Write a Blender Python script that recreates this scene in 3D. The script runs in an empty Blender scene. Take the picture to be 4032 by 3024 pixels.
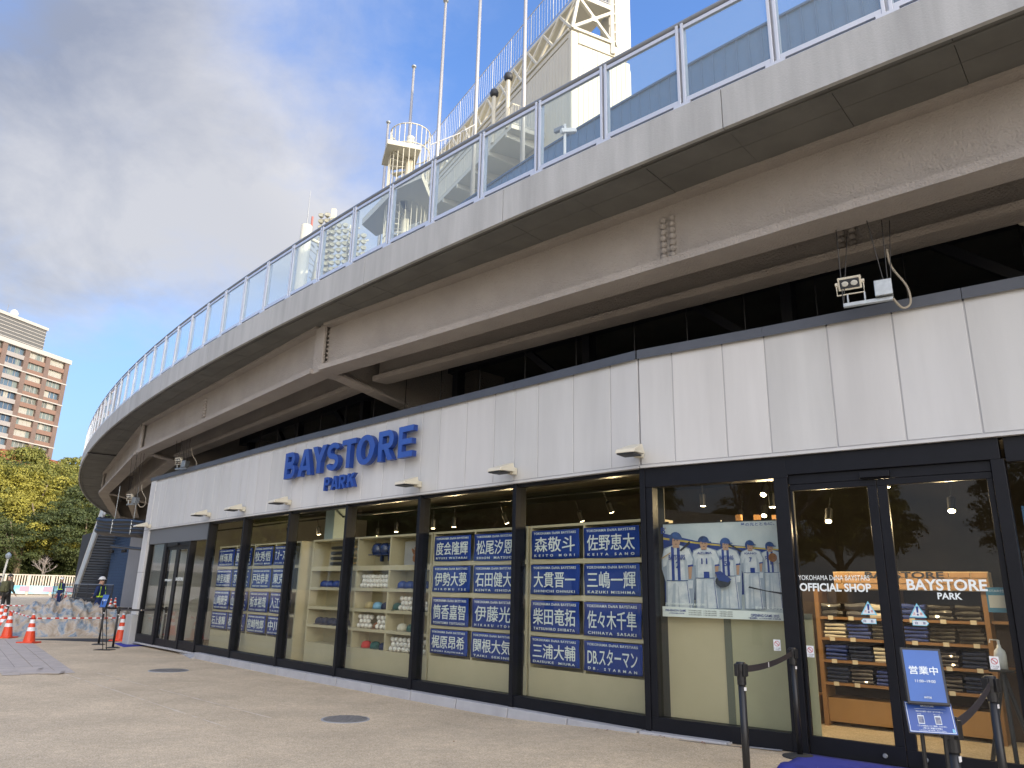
import bpy, math, random
from mathutils import Vector, Matrix, noise
random.seed(7)
R = math.radians
# ------------------------------------------------------------------ camera, sky, sun, exposure
sc = bpy.context.scene
sc.render.engine = 'CYCLES'
sc.cycles.use_denoising = True
sc.cycles.max_bounces = 7
sc.cycles.diffuse_bounces = 4
sc.cycles.glossy_bounces = 4
sc.cycles.transparent_max_bounces = 24
sc.cycles.sample_clamp_indirect = 6
sc.cycles.caustics_reflective = False
sc.cycles.caustics_refractive = False
FPX, PITCH, ROLL, CZ = 2911.0, 0.27698, 0.023389, 1.55
_f = Vector((0, math.cos(PITCH), math.sin(PITCH)))
_u = Vector((0, -math.sin(PITCH), math.cos(PITCH)))
_x = Vector((1, 0, 0))
CX = _x * math.cos(ROLL) + _u * math.sin(ROLL)
CU = _u * math.cos(ROLL) - _x * math.sin(ROLL)
CF = _f
cam_d = bpy.data.cameras.new('camera')
cam = bpy.data.objects.new('camera', cam_d)
sc.collection.objects.link(cam)
m = Matrix.Identity(4)
for i in range(3):
    m[i][0], m[i][1], m[i][2] = CX[i], CU[i], -CF[i]
m[2][3] = CZ
cam.matrix_world = m
cam_d.sensor_width = 36
cam_d.lens = 36 * FPX / 4032
cam_d.clip_end = 3000
cam_d.clip_start = 0.05
sc.camera = cam

SUN_DIR = Vector((0.88, -0.475, 0)).normalized() * math.cos(R(20)) + Vector((0, 0, math.sin(R(20))))
SUN_STRENGTH, SKY_STRENGTH, EXPOSURE = 2.0, 0.15, 1.4
CLOUD_GAIN = 1.0
sc.view_settings.view_transform = 'Standard'
sc.view_settings.look = 'None'
sc.view_settings.exposure = EXPOSURE
sc.view_settings.gamma = 1.0
sc.view_settings.use_curve_mapping = False

def pray(px, py):
    """direction of a photo pixel (4032 x 3024) from the camera point"""
    return (px - 2016) * CX - (py - 1512) * CU + FPX * CF
def G(px, py, z=0.0):
    d = pray(px, py); k = (z - CZ) / d.z
    return Vector((d.x * k, d.y * k, z))
def AT(px, py, dist):
    """point seen at a pixel at a horizontal distance"""
    d = pray(px, py); k = dist / math.hypot(d.x, d.y)
    return Vector((d.x * k, d.y * k, CZ + d.z * k))

w = bpy.data.worlds.new("World"); sc.world = w; w.use_nodes = True
nt = w.node_tree; nt.nodes.clear()
def N(t, typ, **kw):
    n = t.nodes.new(typ)
    for k, v in kw.items():
        setattr(n, k, v)
    return n
out = N(nt, 'ShaderNodeOutputWorld'); bg = N(nt, 'ShaderNodeBackground')
sky = N(nt, 'ShaderNodeTexSky', sky_type='NISHITA')
sky.sun_disc = False
sky.sun_elevation = R(20)
sky.sun_rotation = math.atan2(SUN_DIR.x, SUN_DIR.y)
sky.air_density = 1.0; sky.dust_density = 0.6; sky.ozone_density = 2.2
bg.inputs[1].default_value = SKY_STRENGTH
tc = N(nt, 'ShaderNodeTexCoord')
def vm(op, a=None, b=None):
    n = N(nt, 'ShaderNodeVectorMath', operation=op)
    for i, v in enumerate((a, b)):
        if v is None: continue
        if isinstance(v, (tuple, Vector)): n.inputs[i].default_value = tuple(v)
        else: nt.links.new(v, n.inputs[i])
    return n
def mm(op, a=None, b=None, c=None, clamp=False):
    n = N(nt, 'ShaderNodeMath', operation=op); n.use_clamp = clamp
    for i, v in enumerate((a, b, c)):
        if v is None: continue
        if isinstance(v, (int, float)): n.inputs[i].default_value = v
        else: nt.links.new(v, n.inputs[i])
    return n.outputs[0]
nrm = vm('NORMALIZE', tc.outputs['Generated']).outputs[0]
sep = N(nt, 'ShaderNodeSeparateXYZ'); nt.links.new(nrm, sep.inputs[0])
den = mm('ADD', mm('MAXIMUM', sep.outputs[2], 0.0), 0.35)
pl = N(nt, 'ShaderNodeCombineXYZ')
nt.links.new(mm('DIVIDE', sep.outputs[0], den), pl.inputs[0]); nt.links.new(mm('DIVIDE', sep.outputs[1], den), pl.inputs[1])
def noisetex(scale, detail=8, rough=0.55, dist=0.0, off=(0, 0, 0), src=None):
    mp = N(nt, 'ShaderNodeMapping'); mp.inputs[1].default_value = off
    nt.links.new(src or pl.outputs[0], mp.inputs[0])
    n = N(nt, 'ShaderNodeTexNoise'); n.inputs['Scale'].default_value = scale; n.inputs['Detail'].default_value = detail
    n.inputs['Roughness'].default_value = rough; n.inputs['Distortion'].default_value = dist
    nt.links.new(mp.outputs[0], n.inputs['Vector']); return n.outputs[0]
def blob(px, py, deg):
    d = pray(px, py).normalized()
    dt = vm('DOT_PRODUCT', nrm, d).outputs['Value']
    ang = mm('ARCCOSINE', mm('MINIMUM', dt, 0.99999))
    t = mm('DIVIDE', ang, R(deg))
    return mm('POWER', 2.718, mm('MULTIPLY', mm('MULTIPLY', t, t), -1.0))
# soft cloud sheets where the photograph shows them; elsewhere noise, with cover added behind the camera for neutral ambient light
nb = noisetex(2.1, 9, 0.58, 0.35, (3.1, 0.4, 0)); nf = noisetex(6.5, 9, 0.6, 0.4, (1.0, 5.0, 0))
big = mm('MULTIPLY', blob(250, 300, 16), 1.05)
for a in [(820, 900, 11, 1.05), (1130, 1090, 8, 0.8), (170, 840, 7, 0.9), (620, 300, 12, 0.75), (1420, 420, 9, 0.42), (1450, 900, 7, .5), (850, 60, 7, .5), (430, 1150, 6, .7), (60, 1150, 5, .35)]:
    big = mm('ADD', big, mm('MULTIPLY', blob(*a[:3]), a[3]))
west = mm('ADD', mm('MULTIPLY', sep.outputs[0], -0.25), mm('MULTIPLY', sep.outputs[1], -0.9))
big = mm('ADD', big, west)
hole = mm('ADD', blob(1150, 120, 5), mm('MULTIPLY', blob(480, 1330, 6), 0.9))
hole = mm('ADD', hole, mm('MULTIPLY', blob(350, 1650, 6), 1.0))
hole = mm('ADD', hole, mm('MULTIPLY', blob(2700, 300, 16), 1.0))
big = mm('SUBTRACT', big, hole)
nmix = mm('ADD', mm('MULTIPLY', nb, 0.62), mm('MULTIPLY', nf, 0.38))
dens = mm('ADD', mm('MULTIPLY', big, 0.42), mm('SUBTRACT', mm('MULTIPLY', nmix, 2.1), 0.98))
cov = N(nt, 'ShaderNodeMapRange', interpolation_type='SMOOTHSTEP')
nt.links.new(dens, cov.inputs[0]); cov.inputs[1].default_value = -0.22; cov.inputs[2].default_value = 0.86
cov.inputs[3].default_value = 0.0; cov.inputs[4].default_value = 0.92
# cloud tone: thick parts go grey, edges and crests white
tone = noisetex(3.2, 8, 0.6, 0.3, (7, 2, 0))
wh = mm('ADD', blob(150, 830, 4.5), mm('ADD', mm('MULTIPLY', blob(850, 70, 6), .5), mm('ADD', mm('MULTIPLY', blob(900, 1080, 9), 1.5), mm('MULTIPLY', blob(1250, 800, 6), .6))))
low = mm('MULTIPLY', mm('MAXIMUM', mm('SUBTRACT', 0.42, sep.outputs[2]), 0.0), 1.6)
tmix = mm('ADD', mm('ADD', mm('MULTIPLY', mm('SUBTRACT', tone, 0.42), 2.6), mm('MULTIPLY', wh, 0.55)), low, clamp=True)
cr = N(nt, 'ShaderNodeMix', data_type='RGBA'); nt.links.new(tmix, cr.inputs[0])
cr.inputs[6].default_value = (.90, .98, 1.20, 1); cr.inputs[7].default_value = (1.75, 1.74, 1.78, 1)
# clouds boosted strongly towards the sun, out of view, as added fill light
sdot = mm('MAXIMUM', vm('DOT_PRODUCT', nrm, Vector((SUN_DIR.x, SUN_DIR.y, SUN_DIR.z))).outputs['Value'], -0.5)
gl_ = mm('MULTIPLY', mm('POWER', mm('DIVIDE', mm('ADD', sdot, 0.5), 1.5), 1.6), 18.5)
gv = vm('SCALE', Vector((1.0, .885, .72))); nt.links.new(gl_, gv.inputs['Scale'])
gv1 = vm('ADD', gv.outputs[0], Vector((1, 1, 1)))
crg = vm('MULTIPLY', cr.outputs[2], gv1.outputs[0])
hz = N(nt, 'ShaderNodeMix', data_type='RGBA')          # thin pale veil over the blue
nt.links.new(mm('ADD', mm('MULTIPLY', nb, 0.16), mm('MULTIPLY', mm('POWER', mm('MAXIMUM', mm('SUBTRACT', 1.0, mm('MULTIPLY', mm('MAXIMUM', sep.outputs[2], 0.0), 1.5)), 0.0), 1.4), 0.9)), hz.inputs[0]); 
skc = N(nt, 'ShaderNodeMix', data_type='RGBA', blend_type='MULTIPLY'); skc.inputs[0].default_value = 1.0
nt.links.new(sky.outputs[0], skc.inputs[6]); skc.inputs[7].default_value = (0.50, 0.70, 1.0, 1)
nt.links.new(skc.outputs[2], hz.inputs[6]); hz.inputs[7].default_value = (1.08, 1.36, 1.68, 1)
cm = N(nt, 'ShaderNodeMix', data_type='RGBA'); nt.links.new(cov.outputs[0], cm.inputs[0])
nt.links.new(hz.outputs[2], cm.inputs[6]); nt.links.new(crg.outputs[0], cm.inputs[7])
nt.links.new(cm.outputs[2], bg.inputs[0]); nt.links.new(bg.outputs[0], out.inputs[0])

sd = bpy.data.lights.new('sun', 'SUN'); sd.energy = SUN_STRENGTH; sd.angle = R(0.5); sd.color = (1.0, 0.86, 0.62)
so = bpy.data.objects.new('sun', sd); sc.collection.objects.link(so)
so.rotation_euler = SUN_DIR.to_track_quat('Z', 'Y').to_euler()

# ------------------------------------------------------------------ helpers
COL = sc.collection
class MB:
    """collects polygons, then links them as one mesh object"""
    def __init__(s): s.v = []; s.f = []; s.mi = []; s.cur = 0
    def face(s, pts):
        b = len(s.v); s.v += [tuple(p) for p in pts]; s.f.append(tuple(range(b, b + len(pts)))); s.mi.append(s.cur)
    def hexa(s, p):
        """8 corners: bottom ring 0-3 counter-clockwise, top ring 4-7"""
        b = len(s.v); s.v += [tuple(q) for q in p]
        for q in ((3, 2, 1, 0), (4, 5, 6, 7), (0, 1, 5, 4), (1, 2, 6, 5), (2, 3, 7, 6), (3, 0, 4, 7)):
            s.f.append(tuple(b + i for i in q)); s.mi.append(s.cur)
        return s
    def box(s, x0, x1, y0, y1, z0, z1, M=None):
        p = [Vector(q) for q in ((x0, y0, z0), (x1, y0, z0), (x1, y1, z0), (x0, y1, z0), (x0, y0, z1), (x1, y0, z1), (x1, y1, z1), (x0, y1, z1))]
        if M is not None: p = [M @ q for q in p]
        return s.hexa(p)
    def tube(s, pts, r, n=8, caps=True):
        pts = [Vector(p) for p in pts]; rs = r if isinstance(r, (list, tuple)) else [r] * len(pts)
        b = len(s.v); up = Vector((0, 0, 1)); prev = None
        for i, p in enumerate(pts):
            d = (pts[min(i + 1, len(pts) - 1)] - pts[max(i - 1, 0)]).normalized()
            if prev is None:
                a = d.cross(up) if abs(d.z) < .95 else d.cross(Vector((1, 0, 0)))
            else: a = prev - d * prev.dot(d)
            a.normalize(); prev = a; c = d.cross(a)
            for k in range(n):
                t = 2 * math.pi * k / n; s.v.append(tuple(p + (a * math.cos(t) + c * math.sin(t)) * rs[i]))
        for i in range(len(pts) - 1):
            for k in range(n):
                k2 = (k + 1) % n; s.f.append((b + i * n + k, b + i * n + k2, b + (i + 1) * n + k2, b + (i + 1) * n + k)); s.mi.append(s.cur)
        if caps:
            s.f.append(tuple(b + k for k in range(n - 1, -1, -1))); s.mi.append(s.cur)
            e = b + (len(pts) - 1) * n; s.f.append(tuple(e + k for k in range(n))); s.mi.append(s.cur)
        return s
    def lathe(s, prof, n=20, c=(0, 0, 0), M=None, sy=1.0):
        b = len(s.v); c = Vector(c)
        for r, z in prof:
            for k in range(n):
                t = 2 * math.pi * k / n; p = Vector((math.cos(t) * r, math.sin(t) * r * sy, z))
                if M is not None: p = M @ p
                s.v.append(tuple(p + c))
        for i in range(len(prof) - 1):
            for k in range(n):
                k2 = (k + 1) % n; s.f.append((b + i * n + k, b + i * n + k2, b + (i + 1) * n + k2, b + (i + 1) * n + k)); s.mi.append(s.cur)
        s.f.append(tuple(b + k for k in range(n - 1, -1, -1))); s.mi.append(s.cur)
        e = b + (len(prof) - 1) * n; s.f.append(tuple(e + k for k in range(n))); s.mi.append(s.cur)
        return s
    def bar(s, a, b, wid, thick, up=(0, 0, 1)):
        a = Vector(a); b = Vector(b); d = (b - a).normalized(); up = Vector(up)
        sd_ = d.cross(up); 
        if sd_.length < 1e-4: sd_ = d.cross(Vector((1, 0, 0)))
        sd_.normalize(); u2 = sd_.cross(d).normalized(); x = sd_ * wid / 2; z = u2 * thick / 2
        return s.hexa([a - x - z, a + x - z, b + x - z, b - x - z, a - x + z, a + x + z, b + x + z, b - x + z])
    def build(s, name, mats, parent=None, smooth=False, tagd=None, bevel=0):
        me = bpy.data.meshes.new(name); me.from_pydata(s.v, [], s.f)
        for mt in (mats if isinstance(mats, (list, tuple)) else [mats]): me.materials.append(mt)
        if any(s.mi): me.polygons.foreach_set('material_index', s.mi)
        if smooth: me.polygons.foreach_set('use_smooth', [True] * len(me.polygons))
        me.update()
        o = bpy.data.objects.new(name, me); COL.objects.link(o)
        if parent is not None: o.parent = parent
        if tagd: tag(o, *tagd)
        if bevel:
            bm_ = o.modifiers.new('bevel', 'BEVEL'); bm_.width = bevel; bm_.segments = 2; bm_.limit_method = 'ANGLE'
        return o
def tag(o, label=None, cat=None, group=None, kind=None):
    if label: o['label'] = label
    if cat: o['category'] = cat
    if group: o['group'] = group
    if kind: o['kind'] = kind
    return o
def thing(name, label, cat, group=None, loc=(0, 0, 0), rz=0.0, kind=None):
    o = bpy.data.objects.new(name, None); o.empty_display_size = .2; COL.objects.link(o); o.location = loc; o.rotation_euler = (0, 0, rz)
    return tag(o, label, cat, group, kind)
def kids(o): return [c for c in bpy.data.objects if c.parent == o]
def copy_tree(o, loc=None, rz=None, label=None, M=None):
    ch = {}
    def rec(s, par):
        c = s.copy(); COL.objects.link(c); c.parent = par
        for k in s.children: rec(k, c)
        return c
    c = rec(o, None)
    if loc is not None: c.location = loc
    if rz is not None: c.rotation_euler = (0, 0, rz)
    if M is not None: c.matrix_basis = M
    if label: c['label'] = label
    return c
def inst(o, parent=None, M=None, loc=None, rz=None):
    c = o.copy(); COL.objects.link(c); c.parent = parent
    if M is not None: c.matrix_basis = M
    if loc is not None: c.location = loc
    if rz is not None: c.rotation_euler = (0, 0, rz)
    return c

# ------------------------------------------------------------------ materials
def mat(name, col, rough=.6, metal=0.0, var=0.0, vscale=3.0, bump=0.0, bscale=40.0, col2=None, streak=False, spec=None, emit=None, est=1.0, bdist=0.01, coat=0):
    m_ = bpy.data.materials.new(name); m_.use_nodes = True; t = m_.node_tree; b = t.nodes['Principled BSDF']
    b.inputs['Base Color'].default_value = (*col, 1); b.inputs['Roughness'].default_value = rough; b.inputs['Metallic'].default_value = metal
    if spec is not None: b.inputs['Specular IOR Level'].default_value = spec
    if coat: b.inputs['Coat Weight'].default_value = coat
    if emit: b.inputs['Emission Color'].default_value = (*emit, 1); b.inputs['Emission Strength'].default_value = est
    tcn = N(t, 'ShaderNodeNewGeometry')
    if var or col2:
        n = N(t, 'ShaderNodeTexNoise'); n.inputs['Scale'].default_value = vscale; n.inputs['Detail'].default_value = 6; n.inputs['Roughness'].default_value = .6
        mp = N(t, 'ShaderNodeMapping'); t.links.new(tcn.outputs['Position'], mp.inputs[0])
        if streak: mp.inputs[3].default_value = (1, 1, .12)
        t.links.new(mp.outputs[0], n.inputs['Vector'])
        mx = N(t, 'ShaderNodeMix', data_type='RGBA')
        mr = N(t, 'ShaderNodeMapRange'); mr.inputs[1].default_value = .35; mr.inputs[2].default_value = .68
        t.links.new(n.outputs[0], mr.inputs[0]); t.links.new(mr.outputs[0], mx.inputs[0])
        c2 = col2 or tuple(c * (1 - var) for c in col)
        mx.inputs[6].default_value = (*col, 1); mx.inputs[7].default_value = (*c2, 1)
        t.links.new(mx.outputs[2], b.inputs['Base Color'])
    if bump:
        n2 = N(t, 'ShaderNodeTexNoise'); n2.inputs['Scale'].default_value = bscale; n2.inputs['Detail'].default_value = 4
        t.links.new(tcn.outputs['Position'], n2.inputs['Vector'])
        bp = N(t, 'ShaderNodeBump'); bp.inputs['Strength'].default_value = bump; bp.inputs['Distance'].default_value = bdist
        t.links.new(n2.outputs[0], bp.inputs['Height']); t.links.new(bp.outputs[0], b.inputs['Normal'])
    return m_
def glassmat(name, tint=(.86, .9, .88), ior=1.5, refl=1.0, wav=0.0, haze=0.0):
    m_ = bpy.data.materials.new(name); m_.use_nodes = True; t = m_.node_tree; t.nodes.clear()
    o = N(t, 'ShaderNodeOutputMaterial'); tr = N(t, 'ShaderNodeBsdfTransparent'); gl = N(t, 'ShaderNodeBsdfGlossy'); fr = N(t, 'ShaderNodeFresnel'); mx = N(t, 'ShaderNodeMixShader')
    tr.inputs[0].default_value = (*tint, 1); gl.inputs['Roughness'].default_value = 0.0; fr.inputs['IOR'].default_value = ior
    gl.inputs[0].default_value = (refl, refl, refl, 1)
    if wav:
        g = N(t, 'ShaderNodeNewGeometry'); n = N(t, 'ShaderNodeTexNoise'); n.inputs['Scale'].default_value = 1.3; n.inputs['Detail'].default_value = 2
        bp = N(t, 'ShaderNodeBump'); bp.inputs['Strength'].default_value = wav; bp.inputs['Distance'].default_value = .02
        t.links.new(g.outputs['Position'], n.inputs['Vector']); t.links.new(n.outputs[0], bp.inputs['Height']); t.links.new(bp.outputs[0], gl.inputs['Normal'])
    gb = N(t, 'ShaderNodeNewGeometry'); fm = N(t, 'ShaderNodeMath', operation='MULTIPLY'); iv = N(t, 'ShaderNodeMath', operation='SUBTRACT'); iv.inputs[0].default_value = 1.0
    t.links.new(gb.outputs['Backfacing'], iv.inputs[1]); t.links.new(fr.outputs[0], fm.inputs[0]); t.links.new(iv.outputs[0], fm.inputs[1])
    t.links.new(fm.outputs[0], mx.inputs[0]); t.links.new(tr.outputs[0], mx.inputs[1]); t.links.new(gl.outputs[0], mx.inputs[2])
    last = mx.outputs[0]
    if haze:
        df = N(t, 'ShaderNodeBsdfDiffuse'); df.inputs[0].default_value = (.75, .8, .8, 1); m2 = N(t, 'ShaderNodeMixShader'); m2.inputs[0].default_value = haze
        t.links.new(last, m2.inputs[1]); t.links.new(df.outputs[0], m2.inputs[2]); last = m2.outputs[0]
    t.links.new(last, o.inputs[0]); return m_
M_panel = mat('white_cladding', (.60, .605, .60), .55, var=.13, vscale=2.2, streak=True, bump=.15, bscale=60, bdist=.002)
M_panels = [M_panel, mat('white_cladding_b', (.58, .585, .575), .55, var=.13, vscale=2.6, streak=True, bump=.2, bscale=50, bdist=.003), mat('white_cladding_c', (.62, .62, .61), .55, var=.15, vscale=1.8, streak=True, bump=.15, bscale=70, bdist=.002)]
M_cap = mat('dark_grey_coping', (.085, .095, .115), .45, var=.15)
M_frame = mat('black_aluminium', (.008, .009, .013), .42, var=.2, vscale=5, spec=.22)
M_frame2 = mat('grey_header', (.13, .14, .155), .45)
M_glass = glassmat('shop_glass', (.92, .935, .91), 1.5, .78, wav=.03)
M_bglass = glassmat('balustrade_glass', (.93, .97, .965), 1.5, .9, haze=.08)
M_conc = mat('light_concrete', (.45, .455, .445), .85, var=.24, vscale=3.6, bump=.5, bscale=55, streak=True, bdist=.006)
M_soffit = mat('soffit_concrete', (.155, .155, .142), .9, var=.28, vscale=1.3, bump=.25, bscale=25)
M_spray = mat('sprayed_fireproofing', (.385, .35, .315), .95, var=.16, vscale=1.1, bump=1.0, bscale=42, bdist=.02)
M_alu = mat('white_aluminium', (.62, .64, .68), .35, metal=.35, var=.05)
M_rail = mat('grey_handrail', (.27, .28, .29), .4, metal=.5)
M_kerb = mat('kerb_stone', (.40, .40, .41), .85, var=.15, vscale=4, bump=.3, bscale=90, bdist=.003)
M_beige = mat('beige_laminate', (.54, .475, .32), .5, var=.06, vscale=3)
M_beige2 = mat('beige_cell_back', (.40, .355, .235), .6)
M_blueletter = mat('blue_letter_face', (.02, .075, .36), .32, coat=.3)
M_blueside = mat('blue_letter_return', (.014, .05, .25), .4)
M_towel = mat('blue_towel', (.010, .045, .27), .9, bump=.3, bscale=300, bdist=.002)
M_white = mat('white_print', (.78, .84, .84), .7)
M_whitep = mat('white_paint', (.78, .78, .77), .5)
M_cream = mat('cream_lamp_body', (.66, .62, .50), .45)
M_black = mat('black_plastic', (.012, .012, .013), .4)
M_blackm = mat('black_void', (.006, .006, .008), .7)
M_steel = mat('galvanised_steel', (.42, .45, .46), .4, metal=.8, var=.2, vscale=20)
M_dsteel = mat('dark_painted_steel', (.03, .033, .04), .55)
M_rubber = mat('dark_rubber', (.035, .036, .036), .75, bump=.3, bscale=60)
M_mat = mat('blue_door_mat', (.035, .045, .33), .95, bump=.6, bscale=250, bdist=.004, var=.2)
M_orange = mat('orange_cone', (.72, .07, .02), .42)
M_refl = mat('white_reflective', (.8, .8, .8), .35)
M_wood = mat('oak_shelf', (.30, .155, .06), .5, var=.25, vscale=2, streak=True)
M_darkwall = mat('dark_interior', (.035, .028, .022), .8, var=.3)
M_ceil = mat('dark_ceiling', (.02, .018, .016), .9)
M_duct = mat('spiral_duct', (.028, .024, .018), .6, metal=.2, var=.4)
M_bluewall = mat('blue_metal_siding', (.062, .135, .26), .5, var=.1)
M_bluewall2 = mat('blue_seam', (.03, .075, .16), .5)
M_ivory = mat('ivory_siding', (.60, .57, .47), .55, var=.06, vscale=.4)
M_ivory2 = mat('ivory_siding_seam', (.45, .44, .40), .6)
M_skin = mat('skin', (.50, .30, .21), .6)
M_navy = mat('navy_uniform', (.012, .03, .11), .85, var=.2, vscale=10)
M_lime = mat('lime_reflective', (.55, .85, .06), .5)
M_olive = mat('olive_jacket', (.07, .07, .05), .9, var=.3, vscale=8)
M_backp = mat('green_backpack', (.12, .12, .06), .9, var=.3, vscale=12)
M_spot = mat('lit_lamp', (1, .9, .7), .5, emit=(1.0, .78, .45), est=14)
M_tan = mat('tan_ball', (.75, .73, .68), .6)

# ground: warm porous aggregate
def groundmat():
    m_ = mat('beige_aggregate_paving', (.33, .285, .225), .95); t = m_.node_tree; b = t.nodes['Principled BSDF']
    g = N(t, 'ShaderNodeNewGeometry')
    def nz(s, d=4, r=.6):
        n = N(t, 'ShaderNodeTexNoise'); n.inputs['Scale'].default_value = s; n.inputs['Detail'].default_value = d; n.inputs['Roughness'].default_value = r
        t.links.new(g.outputs['Position'], n.inputs['Vector']); return n.outputs[0]
    vo = N(t, 'ShaderNodeTexVoronoi'); vo.inputs['Scale'].default_value = 115; t.links.new(g.outputs['Position'], vo.inputs['Vector'])
    sepc = N(t, 'ShaderNodeSeparateColor'); t.links.new(vo.outputs['Color'], sepc.inputs[0])
    r1 = N(t, 'ShaderNodeValToRGB'); e = r1.color_ramp.elements
    e[0].position = 0; e[0].color = (.46, .355, .225, 1); e[1].position = 1; e[1].color = (.80, .66, .46, 1)
    e2 = r1.color_ramp.elements.new(.35); e2.color = (.57, .45, .295, 1); e3 = r1.color_ramp.elements.new(.75); e3.color = (.68, .56, .40, 1)
    t.links.new(sepc.outputs[0], r1.inputs[0])
    big_ = N(t, 'ShaderNodeMapRange'); t.links.new(nz(.8, 7, .65), big_.inputs[0]); big_.inputs[1].default_value = .3; big_.inputs[2].default_value = .7; big_.inputs[3].default_value = .80; big_.inputs[4].default_value = 1.1
    mid = N(t, 'ShaderNodeMapRange'); t.links.new(nz(9, 5), mid.inputs[0]); mid.inputs[1].default_value = .3; mid.inputs[2].default_value = .7; mid.inputs[3].default_value = .92; mid.inputs[4].default_value = 1.08
    # colour fades towards the average with distance of detail: two noise octaves multiply the chip colours
    mu = N(t, 'ShaderNodeVectorMath', operation='SCALE'); t.links.new(r1.outputs[0], mu.inputs[0]); t.links.new(big_.outputs[0], mu.inputs['Scale'])
    mu2 = N(t, 'ShaderNodeVectorMath', operation='SCALE'); t.links.new(mu.outputs[0], mu2.inputs[0]); t.links.new(mid.outputs[0], mu2.inputs['Scale'])
    t.links.new(mu2.outputs[0], b.inputs['Base Color'])
    bp = N(t, 'ShaderNodeBump'); bp.inputs['Strength'].default_value = .6; bp.inputs['Distance'].default_value = .006
    t.links.new(vo.outputs['Distance'], bp.inputs['Height']); t.links.new(bp.outputs[0], b.inputs['Normal'])
    return m_
M_ground = groundmat()
M_stone = mat('pinkish_stone_paver', (.42, .37, .33), .85, col2=(.52, .46, .41), vscale=3, bump=.3, bscale=60)
M_stone_d = mat('dark_stone_paver', (.27, .235, .205), .9, col2=(.36, .31, .27), vscale=5, bump=.5, bscale=120)
M_asph = mat('dark_asphalt', (.065, .065, .068), .95, var=.25, vscale=2, bump=.5, bscale=150)
M_farground = mat('far_ground', (.36, .31, .24), .95, var=.2, vscale=.2)

# ------------------------------------------------------------------ plan of the shop front (left to right) and of the deck
MP = [Vector(p) for p in ((-10.06, 21.3), (-7.17, 18.18), (-5.83, 16.71), (-4.38, 15.16), (-2.91, 13.65), (-1.41, 12.12), (0.12, 10.58), (1.65, 9.02), (2.93, 8.08), (4.50, 6.86), (6.60, 5.22), (9.2, 3.1))]
def frame(a, b):
    t = (b - a).normalized(); n = Vector((-t.y, t.x))
    if n.dot(a) < 0 and n.y < 0: n = -n
    return t, n
def FB(i):
    """matrix: x along bay i, y inwards (away from the street), z up"""
    a, b = MP[i], MP[i + 1]; t, n = frame(a, b)
    if n.y < 0: n = -n
    m_ = Matrix.Identity(4); m_[0][0], m_[1][0] = t.x, t.y; m_[0][1], m_[1][1] = n.x, n.y; m_[0][3], m_[1][3] = a.x, a.y
    return m_, (b - a).length
NB = len(MP) - 1
FR = [FB(i) for i in range(NB)]
DC = Vector((71.3526, 84.3170)); DR = 104.137; A0 = math.atan2(6.83 - DC.y, 1.76 - DC.x)
def DP(s, inn, z):
    a = A0 + s / DR; r = DR - inn
    return Vector((DC.x + r * math.cos(a), DC.y + r * math.sin(a), z))
def ringbox(mb, s0, s1, i0, i1, z0, z1, n=1):
    for k in range(n):
        a, b = s0 + (s1 - s0) * k / n, s0 + (s1 - s0) * (k + 1) / n
        mb.hexa([DP(a, i0, z0), DP(b, i0, z0), DP(b, i1, z0), DP(a, i1, z0), DP(a, i0, z1), DP(b, i0, z1), DP(b, i1, z1), DP(a, i1, z1)])

# ------------------------------------------------------------------ ground
def sst(a, b, x):
    t = max(0, min(1, (x - a) / (b - a))); return t * t * (3 - 2 * t)
def gz(x, y):
    t, n = (MP[8] - MP[6]).normalized(), None
    nn = Vector((t.y, -t.x)); nn = -nn if nn.y > 0 else nn
    v = Vector((x, y)) - MP[7]; s = v.dot(t); d = v.dot(nn)
    z = .10 * sst(-2.6, .4, s) * (1 - sst(2.2, 4.2, d))
    z += .15 * sst(24, 42, math.hypot(x, y))
    return z
mb = MB(); xs = [-16 + i * .5 for i in range(61)]; ys = [0 + i * .5 for i in range(61)]
def grid(mb, xs, ys, f):
    b = len(mb.v)
    for y in ys:
        for x in xs: mb.v.append((x, y, f(x, y)))
    nx = len(xs)
    for j in range(len(ys) - 1):
        for i in range(nx - 1):
            mb.f.append((b + j * nx + i, b + j * nx + i + 1, b + (j + 1) * nx + i + 1, b + (j + 1) * nx + i)); mb.mi.append(0)
gx = [-1500, -700, -300, -150] + [-100 + 6 * i for i in range(14)] + [-16 + .5 * i for i in range(49)] + [12, 20, 40, 80, 160, 400, 1500]
gyy = [-1500, -600, -200, -80, -30, -10] + [-4 + .5 * i for i in range(60)] + [28, 32, 36, 40, 46, 55, 70, 90, 120, 200, 400, 800, 1800]
grid(mb, gx, gyy, gz)
tag(mb.build('ground', M_ground, smooth=True), 'speckled beige aggregate paving across the whole plaza', kind='structure')

def sheet(name, pts, z, m_, label=None):
    """flat paving lying a few millimetres over the ground, following its height"""
    mb = MB(); mb.face([(p[0], p[1], gz(p[0], p[1]) + z) for p in pts])
    return tag(mb.build(name, m_), label, kind='structure')
# dark asphalt strip behind the cones and stone band to the left
asp = [G(-900, 2560), G(150, 2523), G(455, 2528), G(600, 2530), G(600, 2445), G(300, 2420), G(-600, 2420)]
for i, p in enumerate(asp): pass
mb = MB(); mb.face([(-27, 24.0, .006), (-13.75, 22.25, .006), (-11.2, 21.95, .006), (-10.3, 24.2, .006), (-16, 33, .03), (-40, 45, .17), (-60, 40, .17)])
tag(mb.build('asphalt_strip', M_asph), 'dark asphalt strip behind the cones', kind='structure')
band = thing('stone_paving', None, None, kind='structure')
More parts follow.
